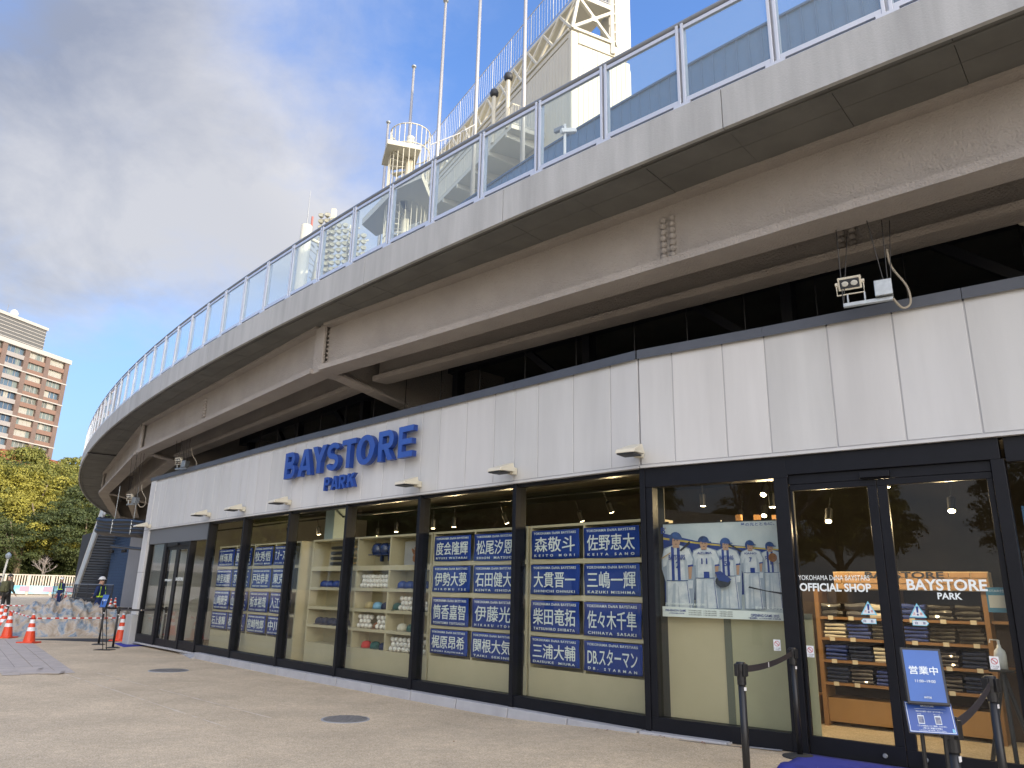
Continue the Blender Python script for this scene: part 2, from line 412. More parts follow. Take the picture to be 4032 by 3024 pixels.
# pavers: rows along the curved band (outer band of larger pale slabs) and small dark setts inside
def lerp(a, b, t): return a + (b - a) * t
o1, o2 = Vector((-13.6, 22.3)), Vector((-7.85, 14.45))          # outer edge of pale band
i1, i2 = Vector((-14.9, 22.9)), Vector((-9.0, 14.75))           # inner edge
pv = MB(); pv.box(-.5, .5, -.5, .5, 0, .006); 
pa = pv.build('paver', M_stone, band); first = True
L = (o2 - o1).length; d = (o2 - o1) / L; nn = Vector((d.y, -d.x)); nn = nn if nn.x < 0 else -nn
def put_paver(src, par, c, ang, lx, ly, z):
    M_ = Matrix.Translation((c.x, c.y, z)) @ Matrix.Rotation(ang, 4, 'Z') @ Matrix.Diagonal((lx, ly, 1, 1))
    return inst(src, par, M_)
npv = 0
pale = []
for row in range(4):
    k = 0; s = -.3 * (row % 2)
    while s < L:
        ln = .34; c = o1 + d * (s + ln / 2) + nn * (.14 + row * .28)
        pale.append(put_paver(pa, band, c, math.atan2(d.y, d.x), ln - .012, .268, .004 + random.random() * .003)); s += ln
d2 = Vector((-1, -.085)).normalized(); n2 = Vector((-d2.y, d2.x)); n2 = n2 if n2.y > 0 else -n2
for row in range(4):
    s = .1 * row
    while s < 7.5:
        ln = .42; c = Vector((-7.9, 14.05)) + d2 * (s + ln / 2) + n2 * (.12 + row * .24)
        if not (s < .6 and row > 1): pale.append(put_paver(pa, band, c, math.atan2(d2.y, d2.x), ln - .012, .228, .012 + random.random() * .003))
        s += ln
bpy.data.objects.remove(pa)
# field of small dark setts: one relief mesh beyond the 300 pieces
mb = MB(); c0 = Vector((-9.1, 15.05))
for i in range(60):
    for j in range(90):
        c = c0 + d2 * (.1 + i * .2) + Vector((-.59, .81)) * (j * .12)
        # keep inside the wedge left of the pale band
        e = (c - i2).cross((i1 - i2)) if False else ((i1 - i2).x * (c - i2).y - (i1 - i2).y * (c - i2).x)
        if e > 0.05 and c.x > -22 and c.y < 24:
            a = math.atan2(d2.y, d2.x); z = .005 + random.random() * .004
            M_ = Matrix.Translation((c.x, c.y, 0)) @ Matrix.Rotation(a, 4, 'Z')
            mb.box(-.093, .093, -.055, .055, 0, z, M_)
o = mb.build('small_setts', M_stone_d, band); o['kind'] = 'stuff'
mb = MB(); mb.face([(i2.x, i2.y, .002), (-9.3, 14.9, .002), (-22, 13.9, .002), (-22, 24, .002), (i1.x, i1.y, .002)])
mb.build('sett_bed', M_stone_d, band)
# chalk-pale joint lines in the paving
M_line = mat('pale_joint', (.80, .70, .56), .95, var=.3, vscale=30)
for k, (a, b) in enumerate([(Vector((-7.86, 14.16)), Vector((-3.2, 9.3))), (Vector((-7.4, 14.4)), Vector((-2.9, 10.0)))]):
    mb = MB(); dd = (b - a).normalized(); q = Vector((-dd.y, dd.x)) * .022; n_ = 40
    for i in range(n_):
        p0, p1 = lerp(a, b, i / n_), lerp(a, b, (i + 1) / n_); w0 = q * (0.5 + noise.noise((i * .7, k, 0)) * .9); w1 = q * (0.5 + noise.noise(((i + 1) * .7, k, 0)) * .9)
        if noise.noise((i * 1.9, k * 5, 3)) < -.32: continue
        mb.face([(p0.x - w0.x, p0.y - w0.y, .004), (p1.x - w1.x, p1.y - w1.y, .004), (p1.x + w1.x, p1.y + w1.y, .004), (p0.x + w0.x, p0.y + w0.y, .004)])
    tag(mb.build('paving_joint', M_line), 'pale thin joint line running across the beige paving', kind='structure')

# ------------------------------------------------------------------ shop building
Z_SILL0, Z_SILL1, Z_F0, Z_F1, Z_CAP = .125, .265, 3.064, 4.47, 4.57
shop = thing('shop_building', 'low curved shop with white panelled fascia and black framed glazing under the deck', 'building')
# fascia panels
offs = [0.0, .45, 1.09, 1.71]
joints = []      # (bay, s)
seams = {}
for i in range(NB):
    M_, L_ = FR[i]
    if i == 0: js = [L_ - 4.25 + x for x in (.0, .42, .86, 1.49, 2.11, 2.56, 3.02, 3.64)]
    elif i <= 6: js = [x * L_ / 2.14 if i > 1 else x * L_ / 2.14 for x in offs]
    elif i == 7: js = [0.0, .45, 1.09]
    elif i == 8: js = [0.0, .69, 1.34]
    else: js = [k * .65 for k in range(int(L_ / .65) + 1) if k * .65 < L_ - .2]
    if i == 8: js = [0.0] + js[1:] if False else js
    st = js if js[0] <= 0.001 else [0.0] + js
    for k, s in enumerate(st):
        e = st[k + 1] if k + 1 < len(st) else L_
        if e - s < .05: continue
        mb = MB(); mb.box(s + .008, e - .008, -.085, -.03, Z_F0 + .045, Z_F1, M_)
        mb.build('cladding_panel', random.choice(M_panels), shop, bevel=.004)
    mb = MB(); mb.box(0, L_, -.078, -.03, Z_F0 + .03, Z_F1 - .02, M_); mb.build('fascia_backing', mat('joint_shadow_gap', (.42, .42, .43), .8) if i == 0 else bpy.data.materials['joint_shadow_gap'], shop)
    mb = MB(); mb.box(0, L_, -.0295, .12, Z_F0 + .002, Z_F1 - .02, M_); mb.build('lintel_box', M_blackm, shop)
    mb = MB(); mb.box(0, L_, -.11, -.03, Z_F0, Z_F0 + .029, M_); mb.build('drip_trim', M_panel, shop)
    st2 = MB(); st2.box(0.003, L_ - .003, -.125, .2, Z_F1 + .002, Z_CAP, M_); st2.box(0.003, L_ - .003, -.132, -.125, Z_F1 - .02, Z_CAP - .01, M_); st2.build('coping', M_cap, shop)
# glazing: sill, head, mullions
def frame_bar(par, i, s0, s1, z0, z1, y0=-.04, y1=.08, m_=None, name='mullion', bev=.004):
    mb = MB(); mb.box(s0, s1, y0, y1, z0, z1, FR[i][0]); return mb.build(name, m_ or M_frame, par, bevel=bev)
def pane(par, i, s0, s1, z0, z1, y=.02, name='glass_pane'):
    mb = MB(); mb.box(s0, s1, y, y + .012, z0, z1, FR[i][0]); return mb.build(name, M_glass, par)
for i in range(1, 7):
    L_ = FR[i][1]
    frame_bar(shop, i, .0, L_, Z_SILL0, Z_SILL1, -.05, .1, name='sill_panel')
    frame_bar(shop, i, .03, L_ - .03, Z_F0 - .05, Z_F0 - .002, -.03, .08, name='head_rail')
    pane(shop, i, .032, L_ - .032, Z_SILL1, Z_F0 - .05)
for i in range(1, 8):
    frame_bar(shop, i, -.035, .035, Z_SILL0 - .01, Z_F0 - .001, -.07, .14)
# right window beside the door
L7 = FR[7][1]
frame_bar(shop, 7, .036, L7, Z_SILL0 - .02, .27, -.05, .1, name='sill_panel')
frame_bar(shop, 7, .036, L7 + .14, 2.83, Z_F0 - .002, -.06, .1, name='head_panel')
frame_bar(shop, 7, .036, .12, .27, 2.83, -.05, .1)
frame_bar(shop, 7, L7 - .02, L7 + .13, .1, 2.83, -.06, .12, name='door_post')
pane(shop, 7, .12, L7 - .02, .27, 2.83)
# right entrance
door = thing('automatic_door', 'black framed automatic glass doors at the right end with white shop lettering', 'door')
frame_bar(shop, 8, .13, FR[8][1] + .1, 2.86, Z_F0 - .002, -.06, .12, name='head_panel')
frame_bar(door, 8, 0.13, 2.0, 2.757, 2.86, -.02, .1, name='door_track')
frame_bar(door, 8, .86, 1.14, 2.77, 2.83, -.08, -.021, name='sensor_box')
def leaf(par, i, s0, s1, st0, st1, z0, z1, zb, zt, y):
    lf = frame_bar(par, i, s0, s1, z0, zb, y, y + .05, name='door_leaf')
    frame_bar(lf, i, s0, s1, zt, z1, y, y + .05, name='top_rail'); frame_bar(lf, i, s0, s0 + st0, zb, zt, y, y + .05, name='stile'); frame_bar(lf, i, s1 - st1, s1, zb, zt, y, y + .05, name='stile')
    pane(lf, i, s0 + st0, s1 - st1, zb, zt, y + .02, name='door_glass'); return lf
def disc(par, i, s, z, r, y, m_, name):
    mb = MB(); Mx = FR[i][0] @ Matrix.Translation((s, y, z)) @ Matrix.Rotation(R(90), 4, 'X'); mb.lathe([(r, 0), (r, .006), (r * .8, .012)], 18, M=Mx); return mb.build(name, m_, par, smooth=False)
leaf(door, 8, .135, 1.0, .03, .09, .10, 2.755, .27, 2.69, -.015)
leaf(door, 8, 1.004, 2.0, .09, .05, .10, 2.755, .25, 2.69, -.015)
disc(door, 8, .82, .18, .022, -.03, M_steel, 'floor_lock'); disc(door, 8, 1.16, .19, .022, -.03, M_steel, 'floor_lock')
frame_bar(shop, 8, 2.005, FR[8][1] + .125, .05, 2.86, -.06, .12, name='door_post')
for i in range(9, NB):
    L_ = FR[i][1]; s0 = .14 if i == 9 else 0
    frame_bar(shop, i, s0, L_, .05, .27, -.05, .1, name='sill_panel'); frame_bar(shop, i, s0, L_, 2.83, Z_F0 - .002, -.05, .1, name='head_panel'); pane(shop, i, s0, L_, .27, 2.83)
frame_bar(shop, 8, .13, FR[8][1], .03, .10, -.05, .12, m_=M_steel, name='threshold')
# left entrance (bay 0)
L0 = FR[0][1]
frame_bar(shop, 0, .0, L0 - .036, 2.66, Z_F0 - .002, -.05, .1, m_=M_frame2, name='head_panel')
ldoor = thing('automatic_door', 'brown framed glass entrance doors at the far left end of the shop', 'door')
frame_bar(shop, 0, .02, 1.45, .09, .30, -.04, .08, name='sill_panel'); frame_bar(shop, 0, .02, .10, .30, 2.66, -.04, .08); pane(shop, 0, .10, 1.30, .30, 2.66)
frame_bar(shop, 0, 1.30, 1.48, .09, 2.66, -.06, .1, name='door_post')
frame_bar(ldoor, 0, 1.48, 3.05, 2.55, 2.66, -.05, .1, name='door_track'); frame_bar(ldoor, 0, 2.1, 2.4, 2.57, 2.63, -.1, -.051, name='sensor_box')
leaf(ldoor, 0, 1.49, 2.26, .05, .1, .09, 2.55, .26, 2.47, -.02); leaf(ldoor, 0, 2.265, 3.04, .1, .05, .09, 2.55, .26, 2.47, -.02)
frame_bar(shop, 0, 3.05, 3.17, .09, 2.66, -.06, .1, name='door_post'); frame_bar(shop, 0, 3.17, L0 - .04, .1, .30, -.04, .08, name='sill_panel'); pane(shop, 0, 3.17, L0 - .06, .30, 2.66)
frame_bar(shop, 0, 0.0, L0, .05, .09, -.08, .12, m_=M_kerb, name='threshold')
# corner pillar on a concrete base
mb = MB(); mb.box(-.42, .0, -.10, .5, .78, Z_F1, FR[0][0]); mb.build('corner_pillar', M_panel, shop, bevel=.01)
for zz in (1.9, 3.06): 
    mb = MB(); mb.box(-.422, .0, -.104, .5, zz, zz + .012, FR[0][0]); mb.build('panel_joint', M_frame2, shop)
mb = MB(); mb.box(-.50, .012, -.2, .5, 0, .78, FR[0][0]); mb.build('pillar_base', M_conc, shop, bevel=.02)
mb = MB(); mb.box(-.44, .0, -.125, .55, Z_F1 + .002, Z_CAP, FR[0][0]); mb.build('coping', M_cap, shop)
# roof, side and interior shell
def off(i, y):
    """offset point of plan vertex i inwards"""
    a = FR[max(0, i - 1)][0]; b = FR[min(i, NB - 1)][0]; n_ = (Vector((a[0][1], a[1][1])) + Vector((b[0][1], b[1][1]))).normalized(); return MP[i] + n_ * y
def ribbon(mb, y, z0, z1, flip=False):
    for i in range(NB):
        p, q = off(i, y), off(i + 1, y); mb.face([(p.x, p.y, z0), (q.x, q.y, z0), (q.x, q.y, z1), (p.x, p.y, z1)])
def slab(mb, y0, y1, z):
    for i in range(NB):
        p, q, r_, s_ = off(i, y0), off(i + 1, y0), off(i + 1, y1), off(i, y1); mb.face([(p.x, p.y, z), (q.x, q.y, z), (r_.x, r_.y, z), (s_.x, s_.y, z)])
mb = MB(); slab(mb, .2, 7, 4.44); mb.build('flat_roof', M_cap, shop)
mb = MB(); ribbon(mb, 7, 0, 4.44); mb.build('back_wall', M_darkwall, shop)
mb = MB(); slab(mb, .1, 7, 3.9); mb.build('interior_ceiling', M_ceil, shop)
M_floor = mat('shop_floor', (.32, .21, .11), .5, var=.2, vscale=2)
mb = MB(); slab(mb, -.03, 7, .092); mb.build('shop_floor', M_floor, shop)
p, q = off(0, .1), off(0, 7); mb = MB(); mb.face([(p.x, p.y, 0), (q.x, q.y, 0), (q.x, q.y, 4.44), (p.x, p.y, 4.44)]); mb.build('side_wall', M_panel, shop)
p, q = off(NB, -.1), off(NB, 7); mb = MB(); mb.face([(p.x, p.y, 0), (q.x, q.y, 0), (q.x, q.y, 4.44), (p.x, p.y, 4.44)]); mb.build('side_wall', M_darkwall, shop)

# kerb of separate stones
kerb = thing('kerb', None, None, kind='structure')
pts = [MP[i] for i in range(1, 8)] + [MP[8]]
def poly_at(s):
    for i in range(1, 9):
        l_ = FR[i][1]
        if s <= l_ or i == 8: return i, s
        s -= l_
s = .35
tot = sum(FR[i][1] for i in range(1, 7)) + .95
while s < tot:
    i, a = poly_at(s); ln = min(1.02, tot - s)
    i2_, b = poly_at(s + ln - .012)
    P0 = FR[i][0] @ Vector((a, 0, 0)); P1 = FR[i2_][0] @ Vector((b, 0, 0)); dd = (P1 - P0).normalized(); nn_ = Vector((dd.y, -dd.x, 0)); nn_ = nn_ if nn_.y < 0 else -nn_
    h = .122; mb = MB(); A_, B_ = P0 + nn_ * .16, P1 + nn_ * .16; C_, D_ = P1 - nn_ * .1, P0 - nn_ * .1
    ba, bb = P0 + nn_ * .185, P1 + nn_ * .185
    mb.hexa([(ba.x, ba.y, -.05), (bb.x, bb.y, -.05), (C_.x, C_.y, -.05), (D_.x, D_.y, -.05), (A_.x, A_.y, h), (B_.x, B_.y, h), (C_.x, C_.y, h), (D_.x, D_.y, h)])
    mb.build('kerb_stone', M_kerb, kerb, bevel=.012); s += ln + .004
# grey wedge ramps at the kerb ends
mb = MB(); P = [(1.05, 9.10), (3.0, 8.02 - .06), (3.02, 7.86), (1.9, 8.43), (1.05, 9.06)]
mb = MB(); a_ = G(2362, 2896, .05); b_ = G(3096, 2946, .11); c_ = G(3075, 2962, .10); d_ = G(2700, 2930, .075); e_ = G(2362, 2900, .03)
mb.face([e_, (d_.x, d_.y, gz(d_.x, d_.y) + .012), (c_.x, c_.y, gz(c_.x, c_.y) + .012), b_, a_])
tag(mb.build('grey_kerb_ramp', M_kerb), 'thin grey metal ramp plate along the kerb beside the right doors', 'ramp')
mb = MB(); q = [G(x, y, .03) for x, y in ((654, 2542), (751, 2588), (785, 2587), (678, 2532))]
mb.hexa([(p.x, p.y, -.02) for p in q] + [(q[0].x, q[0].y, .06), (q[1].x, q[1].y, .012), (q[2].x, q[2].y, .10), (q[3].x, q[3].y, .11)])
tag(mb.build('grey_kerb_ramp', M_kerb), 'grey concrete ramp wedge beside the blue mat at the left entrance', 'ramp')

mb = MB()
for k in range(26):
    a_s = random.uniform(-.9, 1.3); p = FR[7][0] @ Vector((a_s, random.uniform(-.30, -.20), 0)) if k < 16 else G(random.uniform(1200, 3000), random.uniform(2700, 2960)); z = gz(p.x, p.y) + .012; a = random.random() * 6.3; r_ = random.uniform(.012, .026)
    mb.face([(p.x + math.cos(a + q) * r_ * (1 if j_ % 2 == 0 else .55), p.y + math.sin(a + q) * r_ * (1 if j_ % 2 == 0 else .55), z + random.uniform(0, .012)) for j_, q in enumerate((0, 1.6, 3.14, 4.7))])
tag(mb.build('fallen_leaves', mat('dead_leaf', (.25, .09, .04), .8, var=.4, vscale=30)), 'a few dry brown leaves lying along the kerb', kind='stuff')
# wall lamps on the fascia
def make_lamp():
    t = thing('wall_floodlight', '', 'lamp', 'cream floodlights along the fascia')
    mb = MB(); mb.box(-.05, .05, -.10, .0, -.05, .05); mb.build('mount', M_cream, t, bevel=.01)
    mb = MB(); Mx = Matrix.Translation((0, -.17, .03)) @ Matrix.Rotation(R(90), 4, 'Y'); mb.lathe([(.055, -.05), (.055, .05)], 14, M=Mx); mb.build('knuckle', M_cream, t)
    hd = MB(); hd.hexa([(-.13, -.42, -.045), (.13, -.42, -.045), (.11, -.10, -.02), (-.11, -.10, -.02), (-.125, -.41, .0), (.125, -.41, .0), (.08, -.11, .11), (-.08, -.11, .11)])
    h_ = hd.build('lamp_head', M_cream, t, bevel=.008)
    mb = MB(); mb.box(-.11, .11, -.415, -.20, -.062, -.046); mb.build('lens', M_black, t)
    return t
lamp0 = make_lamp()
lamp_names = ['leftmost of the small cream wall floodlights, on the corner pillar', 'cream wall floodlight above the left entrance doors', 'second cream floodlight right of the left doors, above the first row of towels',
              'cream wall floodlight just below and left of the blue letter B', 'cream wall floodlight right of the blue lettering', 'cream wall floodlight above the left window of framed towels', 'largest cream wall floodlight, nearest above the poster window']
lp = [(0, .05), (1, .02), (2, .02), (3, .02), (5, .02), (6, .02), (7, .0)]
for k, (i, s) in enumerate(lp):
    Mx = FR[i][0] @ Matrix.Translation((s, -.09, 3.235 if k else 3.16))
    if k == 0: lamp0.matrix_basis = Mx; lamp0['label'] = lamp_names[0]
    else: copy_tree(lamp0, M=Mx, label=lamp_names[k])

# ------------------------------------------------------------------ text
FIT = []
def text(body, M_, w_, h_, m_, name='lettering', parent=None, ext=.0015, offv=0.0, bev=0, spacing=1.0, align='CENTER'):
    c = bpy.data.curves.new(name, 'FONT'); c.body = body; c.size = 1.0; c.extrude = ext / max(.01, h_) if False else ext; c.offset = offv; c.resolution_u = 3
    c.align_x = align; c.align_y = 'CENTER'; c.space_character = spacing; c.materials.append(m_)
    o = bpy.data.objects.new(name, c); COL.objects.link(o); o.parent = parent
    FIT.append((o, M_, w_, h_)); return o
def textM(i, s, y, z):
    """text plane in bay i facing the street"""
    F_ = FR[i][0]; t_ = F_.col[0].to_3d(); n_ = F_.col[1].to_3d(); p = F_ @ Vector((s, y, z))
    M_ = Matrix.Identity(4)
    for k in range(3): M_[k][0] = t_[k]; M_[k][1] = (0, 0, 1)[k]; M_[k][2] = -n_[k]; M_[k][3] = p[k]
    return M_
def planeM(origin, right, up):
    r_ = Vector(right).normalized(); n_ = r_.cross(Vector(up)).normalized(); u_ = n_.cross(r_)
    M_ = Matrix.Identity(4)
    for k in range(3): M_[k][0] = r_[k]; M_[k][1] = u_[k]; M_[k][2] = n_[k]; M_[k][3] = origin[k]
    return M_

# ------------------------------------------------------------------ big blue letters (each letter its own solid)
sign = thing('shop_sign', 'large blue raised letters BAYSTORE PARK on the white fascia', 'sign')
base3 = FR[3][0]; t3 = (MP[5] - MP[3]).normalized(); n3 = Vector((-t3.y, t3.x)); 
if n3.y < 0: n3 = -n3
def signM(s, z, y=-.11):
    p = MP[3] + t3 * s + n3 * (y - .085 + .03)
    return planeM((p.x, p.y, z), (t3.x, t3.y, 0), (0, 0, 1))
def block_letter(ch, s, z, w_, h_, depth=.09):
    """heavy grotesque capitals cut from flat strokes"""
    T = w_ * .27; U = h_ * .185
    def rect(x0, y0, x1, y1): return [(x0, y0), (x1, y0), (x1, y1), (x0, y1)]
    polys = []; 
    def arcband(cx, cy, rx, ry, t, a0, a1, n=14, ty=None):
        ty = ty or t; q = []
        for k in range(n):
            u0, u1 = R(a0 + (a1 - a0) * k / n), R(a0 + (a1 - a0) * (k + 1) / n)
            q.append([(cx + math.cos(u0) * rx, cy + math.sin(u0) * ry), (cx + math.cos(u1) * rx, cy + math.sin(u1) * ry), (cx + math.cos(u1) * (rx - t), cy + math.sin(u1) * (ry - ty)), (cx + math.cos(u0) * (rx - t), cy + math.sin(u0) * (ry - ty))])
        return q
    W, H = w_, h_
    if ch == 'B':
        polys += [rect(0, 0, T, H)]
        for y0, y1, ww in ((0, H * .54, W), (H * .46, H, W * .94)):
            r_ = (y1 - y0) / 2; polys += [rect(T, y0, ww - r_, y0 + U * .92), rect(T, y1 - U * .92, ww - r_, y1)] + arcband(ww - r_, (y0 + y1) / 2, r_, r_, T, -90, 90, ty=U * .92)
    if ch in 'PR':
        r_ = H * .31; polys += [rect(0, 0, T, H), rect(T, H - U, W - r_, H), rect(T, H - 2 * r_, W - r_, H - 2 * r_ + U)] + arcband(W - r_, H - r_, r_, r_, T, -90, 90, ty=U)
        if ch == 'R': polys += [[(W * .38, H * .42), (W * .66, H * .42), (W * 1.02, 0), (W * .68, 0)]]
    if ch == 'A':
        polys += [[(0, 0), (T * .98, 0), (W * .58, H), (W * .36, H)], [(W - T * .98, 0), (W, 0), (W * .64, H), (W * .42, H)], rect(W * .24, H * .20, W * .76, H * .37)]
    if ch == 'Y':
        polys += [rect(W / 2 - T / 2, 0, W / 2 + T / 2, H * .46), [(0, H), (T * 1.12, H), (W / 2 + T / 2, H * .40), (W / 2 - T / 2, H * .40)], [(W - T * 1.12, H), (W, H), (W / 2 + T / 2, H * .40), (W / 2 - T / 2, H * .40)]]
    if ch == 'T': polys += [rect(0, H - U, W, H), rect(W / 2 - T / 2, 0, W / 2 + T / 2, H - U)]
    if ch == 'E': polys += [rect(0, 0, T, H), rect(T, H - U, W, H), rect(T, 0, W, U), rect(T, H * .41, W * .93, H * .59)]
    if ch == 'O': polys += arcband(W / 2, H / 2, W / 2, H / 2 * 1.02, T, 0, 360, 30, ty=U)
    if ch == 'S':
        ry = H * .295; rx = W / 2; polys += arcband(W / 2, H - ry, rx, ry, T, 15, 270, 16, ty=U) + arcband(W / 2, ry, rx, ry, T, -165, 90, 16, ty=U)
    if ch == 'K': polys += [rect(0, 0, T, H), [(T * .9, H * .30), (T * .9, H * .62), (W * .66, H), (W * 1.02, H)], [(T * 1.35, H * .58), (W * .62, H * .68), (W * 1.04, 0), (W * .68, 0)]]
    Mx = signM(s, z); mb = MB()
    for j, pg in enumerate(polys):
        e = .0004 * j
        n_ = len(pg); b = len(mb.v)
        area = sum(pg[k][0] * pg[(k + 1) % n_][1] - pg[(k + 1) % n_][0] * pg[k][1] for k in range(n_))
        if area < 0: pg = pg[::-1]
        for z_ in (0, depth + e):
            for x, y in pg: mb.v.append(tuple(Mx @ Vector((x, y, z_))))
        mb.f.append(tuple(b + k for k in range(n_ - 1, -1, -1))); mb.mi.append(1)
        mb.f.append(tuple(b + n_ + k for k in range(n_))); mb.mi.append(0)
        for k in range(n_):
            k2 = (k + 1) % n_; mb.f.append((b + k, b + k2, b + n_ + k2, b + n_ + k)); mb.mi.append(1)
    o = mb.build('letter', [M_blueletter, M_blueside], sign)
    pn = MB()
    for x, y in ((W * .15, H * .12), (W * .15, H * .85)):
        a = Mx @ Vector((x, y, 0)); b2 = Mx @ Vector((x, y, -.09)); pn.tube([b2, a], .008, 6)
    pn.build('standoff_pin', M_steel, o)
    return o
xs_ = [0, .545, 1.075, 1.625, 2.13, 2.625, 3.30, 3.885]; ws_ = [.43, .53, .52, .43, .46, .57, .45, .40]
for ch, x, ww in zip('BAYSTORE', xs_, ws_): block_letter(ch, x - .06, 3.69, ww, .53)
for ch, x, ww in zip('PARK', [0, .245, .525, .80], [.205, .255, .215, .235]): block_letter(ch, 1.50 + x, 3.335, ww, .25, .07)

# ------------------------------------------------------------------ display cases behind the glass
TW = {  # bay: rows of (name, romanised)
 6: [[('森敬斗', 'K E I T O   M O R I'), ('佐野恵太', 'K E I T A   S A N O')], [('大貫晋一', 'SHINICHI OHNUKI'), ('三嶋一輝', 'KAZUKI MISHIMA')], [('柴田竜拓', 'TATSUHIRO SHIBATA'), ('佐々木千隼', 'CHIHAYA  SASAKI')], [('三浦大輔', 'DAISUKE  MIURA'), ('DB.スターマン', 'D B .   S T A R M A N')]],
 5: [[('度会隆輝', 'RYUKI WATARAI'), ('松尾汐恩', 'SHION  MATSUO')], [('伊勢大夢', 'H I R O M U   I S E'), ('石田健大', 'KENTA  ISHIDA')], [('筒香嘉智', 'YOSHITOMO TSUTSUGOH'), ('伊藤光', 'H I K A R U   I T O H')], [('梶原昂希', 'KOUKI KAJIWARA'), ('関根大気', 'TAIKI  SEKINE')]],
 2: [[('牧秀悟', 'SHUGO MAKI'), ('T.オースティン', 'TYLER AUSTIN')], [('戸柱恭孝', 'YASUTAKA TOBASHIRA'), ('東克樹', 'KATSUKI AZUMA')], [('坂本裕哉', 'YUYA SAKAMOTO'), ('入江大生', 'TAISEI IRIE')], [('宮崎敏郎', 'TOSHIRO MIYAZAKI'), ('中川颯', 'HAYATE NAKAGAWA')]],
 1: [[('林琢真', 'TAKUMA HAYASHI'), ('桑原将志', 'MASAYUKI KUWAHARA')], [('神里和毅', 'KAZUKI KAMIZATO'), ('京田陽太', 'YOTA KYODA')], [('山崎康晃', 'YASUAKI YAMASAKI'), ('山本祐大', 'YUDAI YAMAMOTO')], [('石上泰輝', 'TAIKI ISHIKAMI'), ('松本凌人', 'RYOTO MATSUMOTO')]]}
rowz = [(2.035, 2.425), (1.565, 1.955), (1.065, 1.475), (.645, 1.0)]
where = {6: 'the window left of the poster', 5: 'the window right of the baseballs', 2: 'the window left of the bats', 1: 'the window beside the left doors'}
rn = ['top', 'second', 'third', 'bottom']
def towel(i, s0, s1, z0, z1, name, rom, lab):
    nx, ny = 12, 6; mb = MB(); b = 0
    ph = random.random() * 9
    sg = random.uniform(.004, .014)
    def P_(u, v):
        zz = z0 + (z1 - z0) * v - sg * 4 * u * (1 - u) * (.3 + .7 * (1 - v)); yy = .278 + .004 * math.sin(u * 9 + ph) + .003 * math.sin(v * 7 + u * 4 + ph)
        return FR[i][0] @ Vector((s0 + (s1 - s0) * u + .004 * math.sin(v * 5 + ph), yy, zz))
    for j in range(ny + 1):
        for k in range(nx + 1): mb.v.append(tuple(P_(k / nx, j / ny)))
    for j in range(ny):
        for k in range(nx):
            a = j * (nx + 1) + k; mb.f.append((a, a + 1, a + nx + 2, a + nx + 1)); mb.mi.append(0)
    o = mb.build('name_towel', M_towel, smooth=True, tagd=(lab, 'towel', 'blue name towels hung in the windows'))
    sm = o.modifiers.new('thick', 'SOLIDIFY'); sm.thickness = .004; sm.offset = -1 if False else 1
    w_ = s1 - s0; h_ = z1 - z0; sc_ = (s0 + s1) / 2; y = .262
    text(name, textM(i, sc_, y, z0 + h_ * .49), w_ * (.86 if len(name) != 3 else .84), h_ * .53, M_white, 'printed_name', o, offv=.006)
    text('YOKOHAMA DeNA BAYSTARS', textM(i, sc_, y, z1 - h_ * .11), w_ * .88, h_ * .085, M_white, 'printed_line', o, spacing=1.15, offv=.01)
    text(rom, textM(i, sc_, y, z0 + h_ * .10), w_ * .84, h_ * .085, M_white, 'printed_line', o, spacing=1.3, offv=.01)
    return o
def case(i, s0, s1, rows, mid, cellback=True, label='', top=2.5, base_top=.60, depth=.36):
    t = thing('display_case', label, 'shelf unit', 'beige display cases behind the shop windows'); F_ = FR[i][0]
    mb = MB(); mb.box(s0, s1, .30, .30 + depth + .02, .094, base_top, F_); mb.build('base_panel', M_beige, t)
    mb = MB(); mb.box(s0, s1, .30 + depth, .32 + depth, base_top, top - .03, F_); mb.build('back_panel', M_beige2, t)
    mb = MB(); mb.box(s0, s1, .29, .32 + depth, top - .035, top, F_); mb.build('top_board', M_beige, t, bevel=.003)
    for s in (s0, s1 - .035):
        mb = MB(); mb.box(s, s + .035, .292, .30 + depth, base_top, top - .035, F_); mb.build('side_board', M_beige, t)
    for (za, zb) in rows:
        mb = MB(); mb.box(s0 + .035, s1 - .035, .288, .30 + depth, za, zb, F_); mb.build('shelf_board', M_beige, t, bevel=.003)
    if mid:
        zz = [base_top] + [v for r_ in reversed(rows) for v in r_] + [top - .035]
        for k in range(0, len(zz), 2):
            if zz[k + 1] - zz[k] > .05:
                mb = MB(); mb.box(mid - .016, mid + .016, .293, .30 + depth, zz[k], zz[k + 1], F_); mb.build('divider', M_beige, t)
    return t
rows4 = [(1.965, 2.03), (1.485, 1.555), (1.01, 1.06)]
rows5 = [(1.90, 1.985), (1.545, 1.60), (1.19, 1.245), (.865, .915)]
for i in (6, 5, 2, 1):
    s0 = -.06 if i in (6, 5) else -.10; L_ = FR[i][1]
    case(i, s0 + .04, L_ - .06, rows4, 1.0 + s0 + .04, label='beige display case holding blue towels in ' + where[i])
    for r_ in range(4):
        for c_ in range(2):
            nm, ro = TW[i][r_][c_]; a = (s0 + .085) if c_ == 0 else (1.05 + s0); b = a + (.885 if c_ == 0 else .90)
            if b > L_ - .07: b = L_ - .07
            towel(i, a, b, rowz[r_][0] + random.uniform(-.008, .008), rowz[r_][1], nm, ro, f"blue lettered towel, {'left' if c_ == 0 else 'right'} in the {rn[r_]} row, {where[i]}")
c4 = case(4, -.1, FR[4][1] - .06, rows5, .93, label='beige display case holding baseballs, caps, helmets and a glove', base_top=.585)
c3 = case(3, .42, FR[3][1] - .06, rows5, None, label='beige display case with bats and blue caps beside the pale concrete column', base_top=.585)
